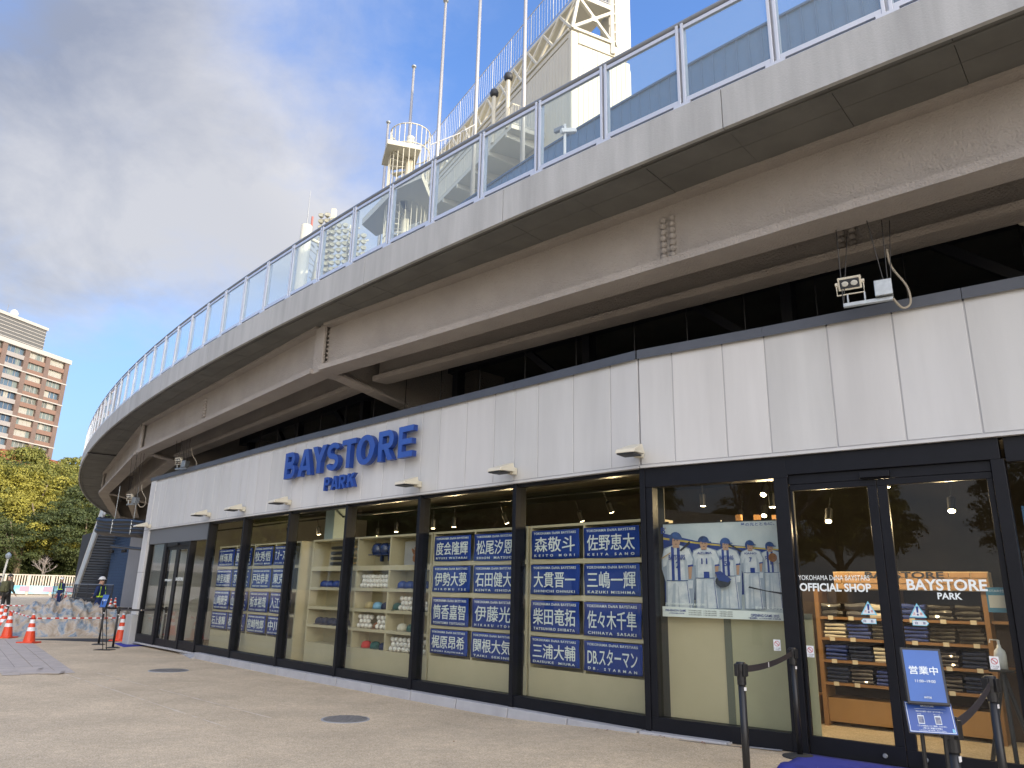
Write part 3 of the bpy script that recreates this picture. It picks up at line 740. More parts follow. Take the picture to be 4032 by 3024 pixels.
mb = MB(); mb.box(.02, .36, .75, 1.2, .094, 3.9, FR[3][0]); tag(mb.build('concrete_column', mat('pale_blue_concrete', (.42, .52, .54), .7, var=.1)), 'pale blue grey concrete column behind the bat window', 'column')
# merchandise
def ball_mesh():
    mb = MB(); prof = [(.043 * math.sin(R(a)), -.043 * math.cos(R(a))) for a in range(12, 181, 24)]; mb.lathe(prof, 12)
    return mb
bm0 = ball_mesh(); ball = bm0.build('baseball', M_tan, smooth=True)
sm_ = MB(); pts = []
for k in range(25):
    a = 2 * math.pi * k / 24; A_ = .44 * math.cos(2 * a) ; lat = A_; lon = a + .25 * math.sin(2 * a)
    pts.append(Vector((math.cos(lat) * math.cos(lon), math.cos(lat) * math.sin(lon), math.sin(lat))) * .0435)
sm_.tube(pts, .0018, 4, caps=False); seam = sm_.build('seam', mat('ball_stitching', (.35, .18, .14), .8), ball)
tag(ball, '', 'ball', 'baseballs piled in the display case')
ORDW = ['first', 'second', 'third', 'fourth', 'fifth', 'sixth', 'seventh', 'eighth', 'ninth', 'tenth', 'eleventh', 'twelfth', 'thirteenth', 'fourteenth']
def put_balls(i, s0, s1, y0, z0, nrow, per, where_, jit=.3):
    for r_ in range(nrow):
        for k in range(per - (r_ % 2)):
            s = s0 + .045 + k * (s1 - s0 - .09) / max(1, per - 1) + (r_ % 2) * .045
            p = FR[i][0] @ Vector((s + random.uniform(-.01, .01) * jit, y0 + random.uniform(-.02, .02) * jit + r_ * .012, z0 + .044 + r_ * .074))
            c = copy_tree(ball, loc=p, label=f"{ORDW[k]} baseball from the left, {['bottom', 'middle', 'top'][r_]} row, {where_}"); c.rotation_euler = (random.random() * 6, random.random() * 6, random.random() * 6)
put_balls(4, .0, .89, .36, 1.60, 3, 9, 'neat pile right of the stacked caps' if False else 'neat pile below the helmets')
put_balls(4, 1.20, 1.60, .36, 1.245, 3, 4, 'loose pile on the third shelf')
put_balls(4, 1.72, 2.02, .36, 1.245, 2, 3, 'small pile beside the mullion')
put_balls(4, .0, .42, .36, .915, 3, 4, 'pile left of the brown cap')
put_balls(4, .56, .88, .36, .915, 3, 3, 'pile right of the brown cap')
put_balls(4, 1.0, 1.98, .36, .585, 3, 9, 'big pile at the bottom right')
bpy.data.objects.remove(seam); bpy.data.objects.remove(ball)
def cap_thing(M_, colm, brimm, lab, sc_=1.0, down=False):
    t = thing('peaked_hat', lab, 'cap'); mb = MB(); prof = [(.095, 0), (.096, .04), (.085, .08), (.055, .108), (.012, .118)]
    mb.lathe([(r_ * sc_, z * sc_) for r_, z in prof], 16); mb.build('crown', colm, t, smooth=True)
    mb = MB(); q = []
    for k in range(9):
        a = R(-150 + k * 15) if False else R(180 + k * 22.5); q.append((math.cos(a) * .088 * sc_, math.sin(a) * .165 * sc_ - .02, -.006))
    mb.face(q); ob = mb.build('brim', brimm, t); s2 = ob.modifiers.new('s', 'SOLIDIFY'); s2.thickness = .006
    t.matrix_basis = M_; return t
M_capb = mat('royal_blue_cloth', (.01, .04, .22), .55, coat=.25); M_capd = mat('navy_cloth', (.01, .02, .06), .8); M_capg = mat('green_cloth', (.03, .10, .09), .85)
M_capt = mat('tan_cloth', (.42, .33, .16), .85); M_caps = mat('sky_blue_cloth', (.22, .42, .60), .85); M_capr = mat('red_cloth', (.55, .06, .05), .85); M_capw = mat('cream_cloth', (.6, .56, .45), .85); M_leather = mat('tan_leather', (.30, .12, .045), .55, var=.3, vscale=30)
def capM(i, s, z, y=.44, rz=0, rx=0): return FR[i][0] @ Matrix.Translation((s, y, z)) @ Matrix.Rotation(rz, 4, 'Z') @ Matrix.Rotation(rx, 4, 'X')
for k in range(4): cap_thing(capM(4, 1.16 + k * .21, 1.61, rz=.5), M_capb, M_capb, f'{ORDW[k]} royal blue cap from the left, on the shelf beside the neat ball pile')
for k in range(4): cap_thing(capM(3, .75 + k * .22, 1.61, rz=.5), M_capb, M_capb, f'{ORDW[k]} royal blue cap from the left, on the shelf just under the bats')
for k in range(5): cap_thing(capM(3, .68 + k * .22, .93, rz=.5), M_capd, M_capd, f'{ORDW[k]} navy cap from the left, on the low shelf below the bats')
for k, (m1, lb) in enumerate([(M_capt, 'tan cap with its brim out on the third shelf'), (M_caps, 'light blue cap in the middle of the third shelf'), (M_capd, 'dark cap with a white badge on the third shelf')]):
    cap_thing(capM(4, .22 + k * .25, 1.25, rz=.9 + .1 * k), m1, m1, lb)
for k, (m1, lb) in enumerate([(M_capr, 'faded red cap on the bottom left shelf'), (M_capg, 'dark green cap between red and navy caps on the bottom left shelf'), (M_capd, 'navy cap at the right of the bottom left shelf')]):
    cap_thing(capM(4, .2 + k * .27, .59, rz=.9), m1, m1, lb)
for k, (m1, lb) in enumerate([(M_capw, 'cream cap on the fourth shelf at the right'), (M_capg, 'green grey cap on the fourth shelf beside the cream cap')]):
    cap_thing(capM(4, 1.22 + k * .26, .92, rz=.9), m1, m1, lb)
cap_thing(capM(4, 1.62, 1.25, rz=.4), M_capg, M_capg, 'green cap between two piles of baseballs on the third shelf')
cap_thing(capM(4, 1.06, 1.25, rz=.4), M_capg, M_capg, 'green cap at the left of the baseballs on the third shelf')
cap_thing(capM(4, .50, .925, rz=.4), M_leather, M_leather, 'orange brown cap between the two small ball piles on the fourth shelf', .9)
# helmets hanging in the top left compartment
for k in range(3):
    t = thing('batting_helmet', ['left', 'middle', 'right'][k] + ' one of three navy batting helmets hanging in the top left compartment', 'helmet', 'batting helmets in the display case')
    M_hel = bpy.data.materials.get('glossy_navy_shell') or mat('glossy_navy_shell', (.01, .025, .10), .2, coat=.5)
    mb = MB(); mb.lathe([(.05, -.10), (.115, -.05), (.125, .02), (.11, .09), (.07, .13), (.01, .145)], 18); mb.build('shell', M_hel, t, smooth=True)
    mb = MB(); mb.box(-.09, .09, -.17, -.06, -.085, -.07); mb.build('peak', M_hel, t, bevel=.01)
    mb = MB(); mb.box(.085, .12, -.05, .04, -.19, -.04); mb.build('ear_flap', M_hel, t, bevel=.015)
    t.matrix_basis = capM(4, .33 + k * .24, 2.25, y=.46, rz=.25)
# stone plate and leather gloves
mb = MB(); mb.box(1.0, 1.42, .55, .58, 2.0, 2.40, FR[4][0]); tag(mb.build('grey_plate', M_kerb), 'grey square slab leaning in the top right compartment', 'plate')
def glove(M_, lab):
    t = thing('baseball_glove', lab, 'glove'); mb = MB(); mb.lathe([(.03, -.1), (.075, -.07), (.095, 0), (.08, .05), (.05, .08)], 14, sy=.5); mb.build('palm', M_leather, t, smooth=True)
    for k in range(5):
        a = R(-50 + k * 25); mb = MB(); mb.tube([(math.sin(a) * .05, 0, .02), (math.sin(a) * .13, -.02, .05 + math.cos(a) * .08), (math.sin(a) * .15, -.05, .06 + math.cos(a) * .11)], [.026, .024, .014], 8); mb.build('finger', M_leather, t, smooth=True)
    t.matrix_basis = M_; return t
glove(capM(4, 1.52, 2.12, rz=.4, rx=-.4), 'tan leather baseball glove in front of the grey slab'); 
for k in range(4):
    t = thing('baseball_bat', ['topmost', 'second', 'third', 'lowest'][k] + ' of four dark bats lying in the top compartment beside the column', 'bat', 'bats in the display case')
    F_ = FR[3][0]; z = 2.335 - k * .098
    mb = MB(); mb.tube([F_ @ Vector((.92, .42, z)), F_ @ Vector((.95, .42, z)), F_ @ Vector((1.3, .42, z)), F_ @ Vector((1.42, .42, z))], [.02, .033, .033, .026], 12); mb.build('barrel', M_black, t, smooth=True)
    mb = MB(); mb.tube([F_ @ Vector((1.42, .42, z)), F_ @ Vector((1.62, .42, z)), F_ @ Vector((1.8, .42, z))], [.0255, .016, .013], 10); mb.tube([F_ @ Vector((1.8, .42, z)), F_ @ Vector((1.815, .42, z))], .024, 10); mb.build('handle', mat('pale_bat_wood', (.45, .30, .13), .4) if k == 0 else bpy.data.materials['pale_bat_wood'], t, smooth=True)

# ------------------------------------------------------------------ poster window
F7 = FR[7][0]
t = thing('wall_panel', 'beige lower panels with a grey frame strip behind the poster window', 'panel')
mb = MB(); mb.box(.09, .78, .34, .36, .094, 1.42, F7); mb.build('panel_left', M_beige, t)
mb = MB(); mb.box(.86, 1.75, .34, .36, .094, 1.36, F7); mb.build('panel_right', mat('green_beige_laminate', (.42, .40, .265), .5, var=.06), t)
mb = MB(); mb.box(.78, .86, .33, .36, .094, 1.42, F7); mb.box(.861, 1.75, .33, .36, 1.361, 1.42, F7); mb.build('grey_trim', M_dsteel if False else mat('grey_green_trim', (.13, .14, .11), .5), t)
mb = MB(); mb.box(.0, .09, .34, .36, .094, 3.5, F7); mb.build('dark_reveal', mat('dark_reveal', (.05, .05, .045), .6), t)
poster = thing('team_poster', 'large poster of five baseball players in white and blue uniforms with game dates', 'poster')
PW, PH, PX, PZ = 1.50, 1.075, .09, 1.34
M_pbg = mat('poster_pale_sky', (.62, .68, .72), .35, col2=(.45, .53, .60), vscale=2.2); M_pblue = mat('poster_blue', (.012, .045, .27), .35); M_pyel = mat('poster_yellow', (.62, .48, .10), .4)
M_uni = mat('poster_uniform', (.70, .73, .77), .4, col2=(.46, .53, .63), vscale=9); M_psh = mat('poster_shadow', (.30, .36, .46), .4); M_psh2 = mat('poster_fold', (.42, .48, .57), .4); M_pskin = mat('poster_skin', (.46, .28, .19), .4); M_pdark = mat('poster_dark', (.02, .025, .04), .4); M_pmid = mat('poster_midblue', (.025, .09, .33), .35, col2=(.01, .03, .10), vscale=14)
mb = MB(); mb.box(PX, PX + PW, .29, .30, PZ, PZ + PH, F7); mb.build('poster_sheet', M_pbg, poster)
mb = MB(); mb.box(PX - .012, PX + PW, .285, .305, PZ + PH, PZ + PH + .012, F7); mb.box(PX - .012, PX, .285, .305, PZ - .01, PZ + PH, F7); mb.build('poster_edge', M_black, poster)
lay = [0]
def pp(pts, m_, name='print', flat=True):
    """flat printed shape on the poster; pts in photo-crop coordinates of the poster"""
    lay[0] += 1; y = .2895 - .0007 * lay[0]; mb = MB()
    q = [((x - 165) / 545 * 1.45 / 1.0, 1 - (yy - 455 + (x - 165) * .028) / (462 + (x - 165) * .055)) for x, yy in pts]
    q = [(PX + min(max(u, 0), PW), PZ + min(max(v, 0), 1) * PH) for u, v in q]
    mb.face([F7 @ Vector((u, y, v)) for u, v in q]); return mb.build(name, m_, poster)
def ell(cx, cy, rx, ry, n=16, a0=0, a1=360): return [(cx + rx * math.cos(R(a0 + (a1 - a0) * k / n)), cy + ry * math.sin(R(a0 + (a1 - a0) * k / n))) for k in range(n + (0 if a1 - a0 == 360 else 1))]
pp([(165, 500), (320, 540), (480, 562), (726, 590), (726, 800), (600, 800), (400, 820), (165, 860)], M_pblue)
pp([(165, 522), (320, 546), (480, 566), (726, 588), (726, 595), (480, 574), (320, 555), (165, 533)], M_pyel)
def player(cx, top, s, num, team, helm=True, back=False, arm=0, cut=875):
    hw = 30 * s; hy = top + 38 * s
    pp([(cx - 74 * s, hy + 98 * s), (cx - 60 * s, hy + 46 * s), (cx, hy + 22 * s), (cx + 64 * s, hy + 45 * s), (cx + 83 * s, hy + 100 * s), (cx + 80 * s, hy + 235 * s), (cx + 70 * s, cut + 4), (cx - 58 * s, cut + 4), (cx - 56 * s, hy + 215 * s), (cx - 74 * s, hy + 150 * s)], M_psh, 'player_shadow_print')
    pp([(cx - 68 * s, hy + 95 * s), (cx - 55 * s, hy + 52 * s), (cx - 15 * s, hy + 30 * s), (cx + 15 * s, hy + 30 * s), (cx + 58 * s, hy + 50 * s), (cx + 76 * s, hy + 100 * s), (cx + 66 * s, hy + 140 * s), (cx + 50 * s, hy + 140 * s), (cx + 50 * s, hy + 215 * s), (cx + 62 * s, cut), (cx - 50 * s, cut), (cx - 48 * s, hy + 215 * s), (cx - 50 * s, hy + 130 * s), (cx - 66 * s, hy + 140 * s)], M_uni, 'player_print')
    if not back:
        for dx in (-26, 2): pp([(cx + dx * s, hy + 36 * s), (cx + (dx + 14) * s, hy + 36 * s), (cx + (dx + 14) * s, hy + 205 * s), (cx + dx * s, hy + 205 * s)], M_pblue)
    else:
        pp([(cx - 12 * s, hy + 20 * s), (cx + 10 * s, hy + 20 * s), (cx + 8 * s, hy + 45 * s), (cx - 14 * s, hy + 45 * s)], M_pmid)
        pp([(cx - 8 * s, hy + 170 * s), (cx + 22 * s, hy + 170 * s), (cx + 22 * s, hy + 208 * s), (cx - 8 * s, hy + 208 * s)], M_pblue)
    pp([(cx - 50 * s, hy + 120 * s), (cx - 36 * s, hy + 90 * s), (cx - 38 * s, hy + 205 * s), (cx - 48 * s, hy + 205 * s)], M_psh2); pp([(cx + 34 * s, hy + 80 * s), (cx + 50 * s, hy + 110 * s), (cx + 49 * s, hy + 205 * s), (cx + 38 * s, hy + 205 * s)], M_psh2); pp([(cx - 20 * s, hy + 225 * s), (cx - 8 * s, hy + 215 * s), (cx - 14 * s, cut), (cx - 34 * s, cut)], M_psh2)
    pp([(cx + 52 * s, hy + 130 * s), (cx + 76 * s, hy + 126 * s), (cx + 78 * s, hy + 136 * s), (cx + 52 * s, hy + 140 * s)], M_pblue)
    pp([(cx + 54 * s, hy + 139 * s), (cx + 72 * s, hy + 136 * s), (cx + 66 * s, hy + 198 * s), (cx + 54 * s, hy + 198 * s)], M_pskin)
    pp([(cx + 52 * s, hy + 205 * s), (cx + 74 * s, hy + 205 * s), (cx + 70 * s, hy + 245 * s), (cx + 50 * s, hy + 245 * s)], M_uni if arm == 0 else M_pdark)
    pp([(cx + 3 * s, hy + 235 * s), (cx + 5 * s, hy + 235 * s), (cx + 9 * s, cut), (cx + 2 * s, cut)], M_psh2); pp([(cx + 44 * s, hy + 212 * s), (cx + 46 * s, hy + 212 * s), (cx + 57 * s, cut), (cx + 54 * s, cut)], M_pblue)
    pp([(cx - 50 * s, hy + 205 * s), (cx + 50 * s, hy + 205 * s), (cx + 50 * s, hy + 209 * s), (cx - 50 * s, hy + 209 * s)], M_pmid)
    pp([(cx - 13 * s, hy + 20 * s), (cx + 13 * s, hy + 20 * s), (cx + 16 * s, hy + 42 * s), (cx - 16 * s, hy + 42 * s)], M_pskin)
    pp(ell(cx, hy + 8 * s, 21 * s, 30 * s), M_pskin, 'player_print')
    pp(ell(cx - 7 * s, hy + 6 * s, 4 * s, 2 * s, 8), M_pdark); pp(ell(cx + 8 * s, hy + 6 * s, 4 * s, 2 * s, 8), M_pdark); pp(ell(cx + 1 * s, hy + 24 * s, 6 * s, 1.6 * s, 8), M_pdark)
    pp(ell(cx, hy - 4 * s, 30 * s, 34 * s, 14, 180, 360), M_pmid, 'player_print')
    pp([(cx - 8 * s, hy - 8 * s), (cx + 40 * s, hy - 6 * s), (cx + 42 * s, hy + 2 * s), (cx - 8 * s, hy + 1 * s)], M_pmid)
    if helm: pp([(cx - 30 * s, hy - 4 * s), (cx - 15 * s, hy - 4 * s), (cx - 17 * s, hy + 24 * s), (cx - 28 * s, hy + 20 * s)], M_pmid)
    def tx(b_, x, y, w_, h_, m_):
        lay[0] += 1
        u = (x - 165) / 545 * 1.45; v = 1 - (y - 455 + (x - 165) * .028) / (462 + (x - 165) * .055)
        text(b_, textM(7, PX + u, .2885 - .0007 * lay[0], PZ + v * PH), w_ / 545 * 1.45, h_ / 475 * PH, m_, 'print', poster, ext=.0002, offv=.02)
    tx(num, cx + (6 if not back else 0) * s, hy + (128 if not back else 110) * s, (18 if len(num) == 1 else 32) * s, 34 * s, M_pblue)
    if team: tx(team, cx + 3 * s, hy + (90 if not back else 62) * s, 78 * s, (26 if not back else 14) * s, M_pblue)
player(648, 548, .62, '1', 'STARS'); player(566, 540, .66, '7', 'KANO', True, True); player(462, 527, .78, '50', 'BAYSTARS'); player(366, 518, .86, '11', 'AZUMA', False, True); player(238, 497, 1.0, '2', 'BAYSTARS')
pp([(255, 590), (262, 596), (308, 556), (304, 543)], M_pdark, 'bat_print'); pp([(168, 628), (170, 634), (214, 604), (212, 600)], mat('poster_wood', (.5, .36, .2), .4), 'bat_print')
pp([(485, 556), (480, 562), (532, 603), (540, 596)], M_pdark, 'bat_print'); pp([(560, 768), (556, 776), (714, 812), (718, 800), (630, 788)], M_pdark, 'bat_print')
pp(ell(448, 745, 34, 30), M_pdark, 'glove_print'); pp([(414, 700), (440, 694), (486, 735), (470, 750), (430, 740)], M_capb, 'glove_print'); pp(ell(666, 628, 18, 22), M_leather, 'glove_print')
pp([(165, 868), (726, 895), (726, 950), (165, 930)], M_white, 'date_strip')
def ptx(b_, x, y, w_, h_, m_, al='CENTER'):
    lay[0] += 1; u = (x - 165) / 545 * 1.45; v = 1 - (y - 455 + (x - 165) * .028) / (462 + (x - 165) * .055)
    text(b_, textM(7, PX + u, .2885 - .0007 * lay[0], PZ + v * PH), w_ / 545 * 1.45, h_ / 475 * PH, m_, 'print', poster, ext=.0002, offv=.015)
ptx('星の光とともに、II', 622, 461, 165, 17, M_pblue); ptx('2025 YOKOHAMA DeNA BAYSTARS', 274, 857, 188, 11, M_white); ptx('新ホームユニフォーム', 655, 872, 150, 16, M_white)
ptx('PRE-SEASON GAME', 228, 888, 96, 11, M_pblue); ptx('at YOKOHAMA STADIUM', 232, 901, 72, 6, M_pblue); ptx('OPENING GAME 2025', 618, 908, 116, 13, M_pblue); ptx('「横浜開幕」 at YOKOHAMA STADIUM', 616, 921, 130, 8, M_pblue)
for k, x in enumerate((318, 385, 455)):
    for r_ in range(3): ptx('3/1 TUE 13:00 vs HAWKS'[k:], x, 888 + r_ * 10 + k * 2, 58, 5, M_pdark)
ptx('B', 182, 490, 22, 32, M_pblue); pp([(180, 478), (194, 474), (199, 484), (191, 479)], M_capt, 'emblem_star')
# clips
for s in (.12, .78):
    mb = MB(); mb.box(s, s + .05, .275, .30, PZ + PH + .0125, PZ + PH + .03, F7); mb.build('clip', M_black, poster)

# ------------------------------------------------------------------ door area: decals, counter, shelving
F8 = FR[8][0]
def decal_text(b_, s, z, w_, h_, lab_name='door_lettering', offv=.01): return text(b_, textM(8, s, -.018, z), w_, h_, M_white, lab_name, door, ext=.0008, offv=offv)
decal_text('YOKOHAMA DeNA BAYSTARS', .50, 1.785, .69, .05, offv=0); decal_text('OFFICIAL SHOP', .505, 1.69, .69, .082, offv=.03)
decal_text('BAYSTORE', 1.50, 1.725, .66, .105, offv=.025); decal_text('PARK', 1.52, 1.625, .20, .06, offv=.025)
M_decb = mat('decal_light_blue', (.25, .62, .78), .5); M_decw = mat('decal_white', (.75, .78, .80), .5); M_red = mat('red_print', (.5, .05, .06), .5)
def warn(s, z, side):
    t = thing('warning_sticker', f'triangular light blue caution sticker with exclamation mark on the {side} door glass', 'sticker', 'caution stickers on the doors')
    mb = MB(); mb.face([F8 @ Vector(p) for p in ((s - .075, -.017, z - .055), (s + .075, -.017, z - .055), (s, -.017, z + .075))]); mb.build('sticker_edge', M_decb, t)
    mb = MB(); mb.face([F8 @ Vector(p) for p in ((s - .058, -.0185, z - .046), (s + .058, -.0185, z - .046), (s, -.0185, z + .055))]); mb.build('sticker_face', M_decw, t)
    mb = MB(); mb.face([F8 @ Vector(p) for p in ((s - .007, -.0195, z - .012), (s + .007, -.0195, z - .012), (s + .011, -.0195, z + .045), (s - .011, -.0195, z + .045))]); mb.face([F8 @ Vector((s + a, -.0195, z - .03 + b)) for a, b in ell(0, 0, .009, .009, 10)]); mb.build('mark', M_capb, t)
    text('注', textM(8, s - .03, -.0195, z - .02), .022, .022, M_red, 'print', t, ext=.0003); text('意', textM(8, s + .03, -.0195, z - .02), .022, .022, M_red, 'print', t, ext=.0003)
warn(.805, 1.49, 'left'); warn(1.235, 1.48, 'right')
def arrow(s, z, d_, side):
    t = thing('arrow_sticker', f'pale blue arrow sticker reading automatic on the {side} door glass', 'sticker', 'automatic door arrow stickers')
    for off_, ml, y in ((0, M_decb, -.017), (.006, M_decw, -.0185)):
        w_, h_ = .07 - off_, .024 - off_; mb = MB(); q = [(-w_, -h_), (w_ - .02, -h_), (w_, 0), (w_ - .02, h_), (-w_, h_)]
        mb.face([F8 @ Vector((s + x * d_, y, z + zz)) for x, zz in q]); mb.build('sticker_layer', ml, t)
    text('自', textM(8, s - .035, -.0195, z), .022, .024, M_capb, 'print', t, ext=.0003); text('動', textM(8, s + .032, -.0195, z), .022, .024, M_capb, 'print', t, ext=.0003)
arrow(.795, 1.375, -1, 'left'); arrow(1.25, 1.375, 1, 'right')
def dog(i, s, z, lab, y=-.018):
    t = thing('no_entry_sticker', lab, 'sticker', 'small white notice stickers on the glass')
    F_ = FR[i][0]; mb = MB(); mb.box(s - .036, s + .036, y - .001, y, z - .055, z + .055, F_); mb.build('sticker_face', M_decw, t)
    mb = MB()
    for k in range(20):
        a, b = R(18 * k), R(18 * k + 18); mb.face([F_ @ Vector((s + math.cos(q) * r_, y - .0025, z + .015 + math.sin(q) * r_)) for q, r_ in ((a, .027), (b, .027), (b, .022), (a, .022))])
    mb.face([F_ @ Vector((s + x, y - .0025, z + .015 + zz)) for x, zz in ((-.02, .014), (-.015, .019), (.02, -.014), (.015, -.019))]); mb.build('red_ring', M_red, t)
    text('ドアに注意', textM(i, s, y - .002, z - .03), .058, .012, M_pdark, 'print', t, ext=.0003); text('CAUTION', textM(i, s, y - .002, z - .045), .04, .008, M_pdark, 'print', t, ext=.0003)
dog(7, 1.46, 1.10, 'white notice sticker with red ring at the right edge of the poster window', y=.018); dog(8, .215, 1.06, 'white notice sticker with red ring low on the left door leaf')
dog(8, 1.80, 1.06, 'white notice sticker with red ring beside the sanitiser bottle')

text('OFFICIAL SHOP', textM(0, 1.88, -.025, 1.70), .5, .055, M_white, 'door_lettering', ldoor, ext=.0008, offv=.02); text('BAYSTORE', textM(0, 2.66, -.025, 1.73), .5, .08, M_white, 'door_lettering', ldoor, ext=.0008, offv=.02)
# brick fronted sign beam inside the doors
M_brick = mat('tan_brick', (.40, .24, .12), .7, col2=(.30, .17, .08), vscale=6); M_mort = mat('pale_mortar', (.55, .42, .26), .8)
beam = thing('brick_sign_beam', 'tan brick clad header with dark shop name above the wooden shelves inside', 'sign')
BO = 1.9
mb = MB(); mb.box(.0, 1.66, BO + .01, BO + .35, 1.70, 1.915, F8); mb.build('mortar_bed', M_mort, beam)
for r_ in range(3):
    s = -.02 - (.1 if r_ % 2 else 0)
    while s < 1.64:
        a, b = max(.004, s + .006), min(1.654, s + .21)
        if b - a > .03: mb = MB(); mb.box(a, b, BO - .008, BO + .012, 1.708 + r_ * .069, 1.768 + r_ * .069, F8); mb.build('brick', M_brick, beam, bevel=.003)
        s += .216
text('BAYSTORE', textM(8, .80, BO - .012, 1.875), .85, .075, M_pdark, 'lettering', beam, ext=.002, offv=.02)
# wooden shop shelving
shelf = thing('wooden_shelving', 'oak shelving inside the right doors stacked with folded clothing', 'shelf unit')
SO = 1.95
zs = [.60, .86, 1.12, 1.37]
for s in (-.27, 1.56): 
    mb = MB(); mb.box(s, s + .05, SO, SO + .4, .094, 1.70, F8); mb.build('upright', M_wood, shelf)
for s in (.66,):
    mb = MB(); mb.box(s, s + .035, SO + .02, SO + .4, .43, 1.70, F8); mb.build('upright', M_wood, shelf)
for z in zs:
    mb = MB(); mb.box(-.218, .658, SO, SO + .4, z - .03, z, F8); mb.build('shelf_board', M_wood, shelf); mb = MB(); mb.box(.697, 1.558, SO, SO + .4, z - .03, z, F8); mb.build('shelf_board', M_wood, shelf)
mb = MB(); mb.box(-.218, 1.558, SO + .05, SO + .4, .15, .42, F8); mb.build('drawer_front', mat('oak_drawer', (.36, .20, .075), .45, var=.2, vscale=3, streak=True), shelf)
mb = MB(); mb.box(-.9, 1.9, SO + .42, SO + .45, .094, 1.72, F8); mb.build('back_board', mat('dark_wood_back', (.05, .03, .02), .7), shelf)
mb = MB(); mb.box(-.9, -.32, SO - .3, SO + .41, .094, .43, F8); mb.build('low_plinth', M_wood, shelf)
for k, s in enumerate((-.95, -.75, -.55)): 
    mb = MB(); mb.box(s, s + .07, 1.2 + .1 * k, 1.27 + .1 * k, .094, 2.6, F8); mb.build('oak_post', M_wood, shelf)
mb = MB(); mb.box(1.62, 2.6, SO + .05, SO + .4, 1.35, 1.38, F8); mb.box(1.62, 2.6, SO + .05, SO + .4, .85, .88, F8); mb.build('shelf_board', M_wood, shelf)
fold = [M_capb, M_capd, mat('black_cloth', (.010, .010, .012), .35, coat=.6), mat('charcoal_cloth', (.022, .022, .035), .4, coat=.5), mat('white_cloth', (.62, .56, .44), .8)]
M_tag = mat('price_card', (.62, .55, .42), .6)
def pile(s, z, w_, n_, m_, lab):
    t = thing('folded_clothes', lab, 'clothing', 'piles of folded clothing on the shelves')
    for k in range(n_):
        h_ = .19 / n_ * .95; mb = MB(); j = random.uniform(-.006, .006); j = random.uniform(-.012, .012); e_ = random.uniform(-.02, .004); hh = h_ * random.uniform(.82, 1.0); nx = 7; y0_ = SO + .03 + random.random() * .02
        for q_ in range(nx):
            u0, u1 = q_ / nx, (q_ + 1) / nx; xa, xb = s + j + (w_ + e_) * u0, s + j + (w_ + e_) * u1
            za = z + k * h_ + hh * (.90 + .10 * math.sin(u0 * 5 + j * 400)) - .003; zb_ = z + k * h_ + hh * (.90 + .10 * math.sin(u1 * 5 + j * 400)) - .003; zl = z + k * h_ + .002; ym = SO + .33
            mb.face([F8 @ Vector(v) for v in ((xa, y0_, zl), (xb, y0_, zl), (xb, y0_ - .008, (zl + zb_) / 2), (xa, y0_ - .008, (zl + za) / 2))]); mb.face([F8 @ Vector(v) for v in ((xa, y0_ - .008, (zl + za) / 2), (xb, y0_ - .008, (zl + zb_) / 2), (xb, y0_ + .004, zb_), (xa, y0_ + .004, za))]); mb.face([F8 @ Vector(v) for v in ((xa, y0_ + .004, za), (xb, y0_ + .004, zb_), (xb, ym, zb_), (xa, ym, za))])
        mb.face([F8 @ Vector(v) for v in ((s + j, y0_, zl), (s + j, y0_ + .004, za), (s + j, ym, za), (s + j, ym, zl))]); mb.face([F8 @ Vector(v) for v in ((s + j + w_ + e_, y0_, zl), (s + j + w_ + e_, ym, zl), (s + j + w_ + e_, ym, zb_), (s + j + w_ + e_, y0_ + .004, zb_))])
        mb.build('garment', m_, t, smooth=True)
lay_ = [(0, [4, 0, 2]), (1, [0, 3, 4]), (2, [3, 1, 3])]
nn2 = ['lowest', 'second lowest', 'second highest', 'top']
cn = {0: 'royal blue', 1: 'navy', 2: 'black', 3: 'charcoal', 4: 'cream'}
rowsC = {0: [1, 3, 0], 1: [0, 1, 4], 2: [4, 0, 2], 3: [2, 3, 4]}; rowsR = {1: [0, 3, 1], 2: [0, 2, 2], 3: [0, 2, 2], 0: [2, 3, 1]}
for r_ in range(4):
    for c_ in range(3):
        a = rowsC[r_][c_]; pile(-.19 + c_ * .28, zs[r_] + .001, .25, 4 if r_ != 3 else 2, fold[a], f'{cn[a]} folded clothes, {["left", "middle", "right"][c_]} pile on the {nn2[r_]} shelf behind the left door')
        a = rowsR[r_][c_]; pile(.72 + c_ * .28, zs[r_] + .001, .25, 4 if r_ != 3 else 3, fold[a], f'{cn[a]} folded clothes, {["left", "middle", "right"][c_]} pile on the {nn2[r_]} shelf behind the right door')
    for s in (-.12, .12, .4, .8, 1.12, 1.42):
        if random.random() < .85: mb = MB(); mb.box(s, s + .06, SO - .006, SO - .002, zs[r_] - .035, zs[r_] + .012, F8); mb.build('price_card', M_tag, shelf)
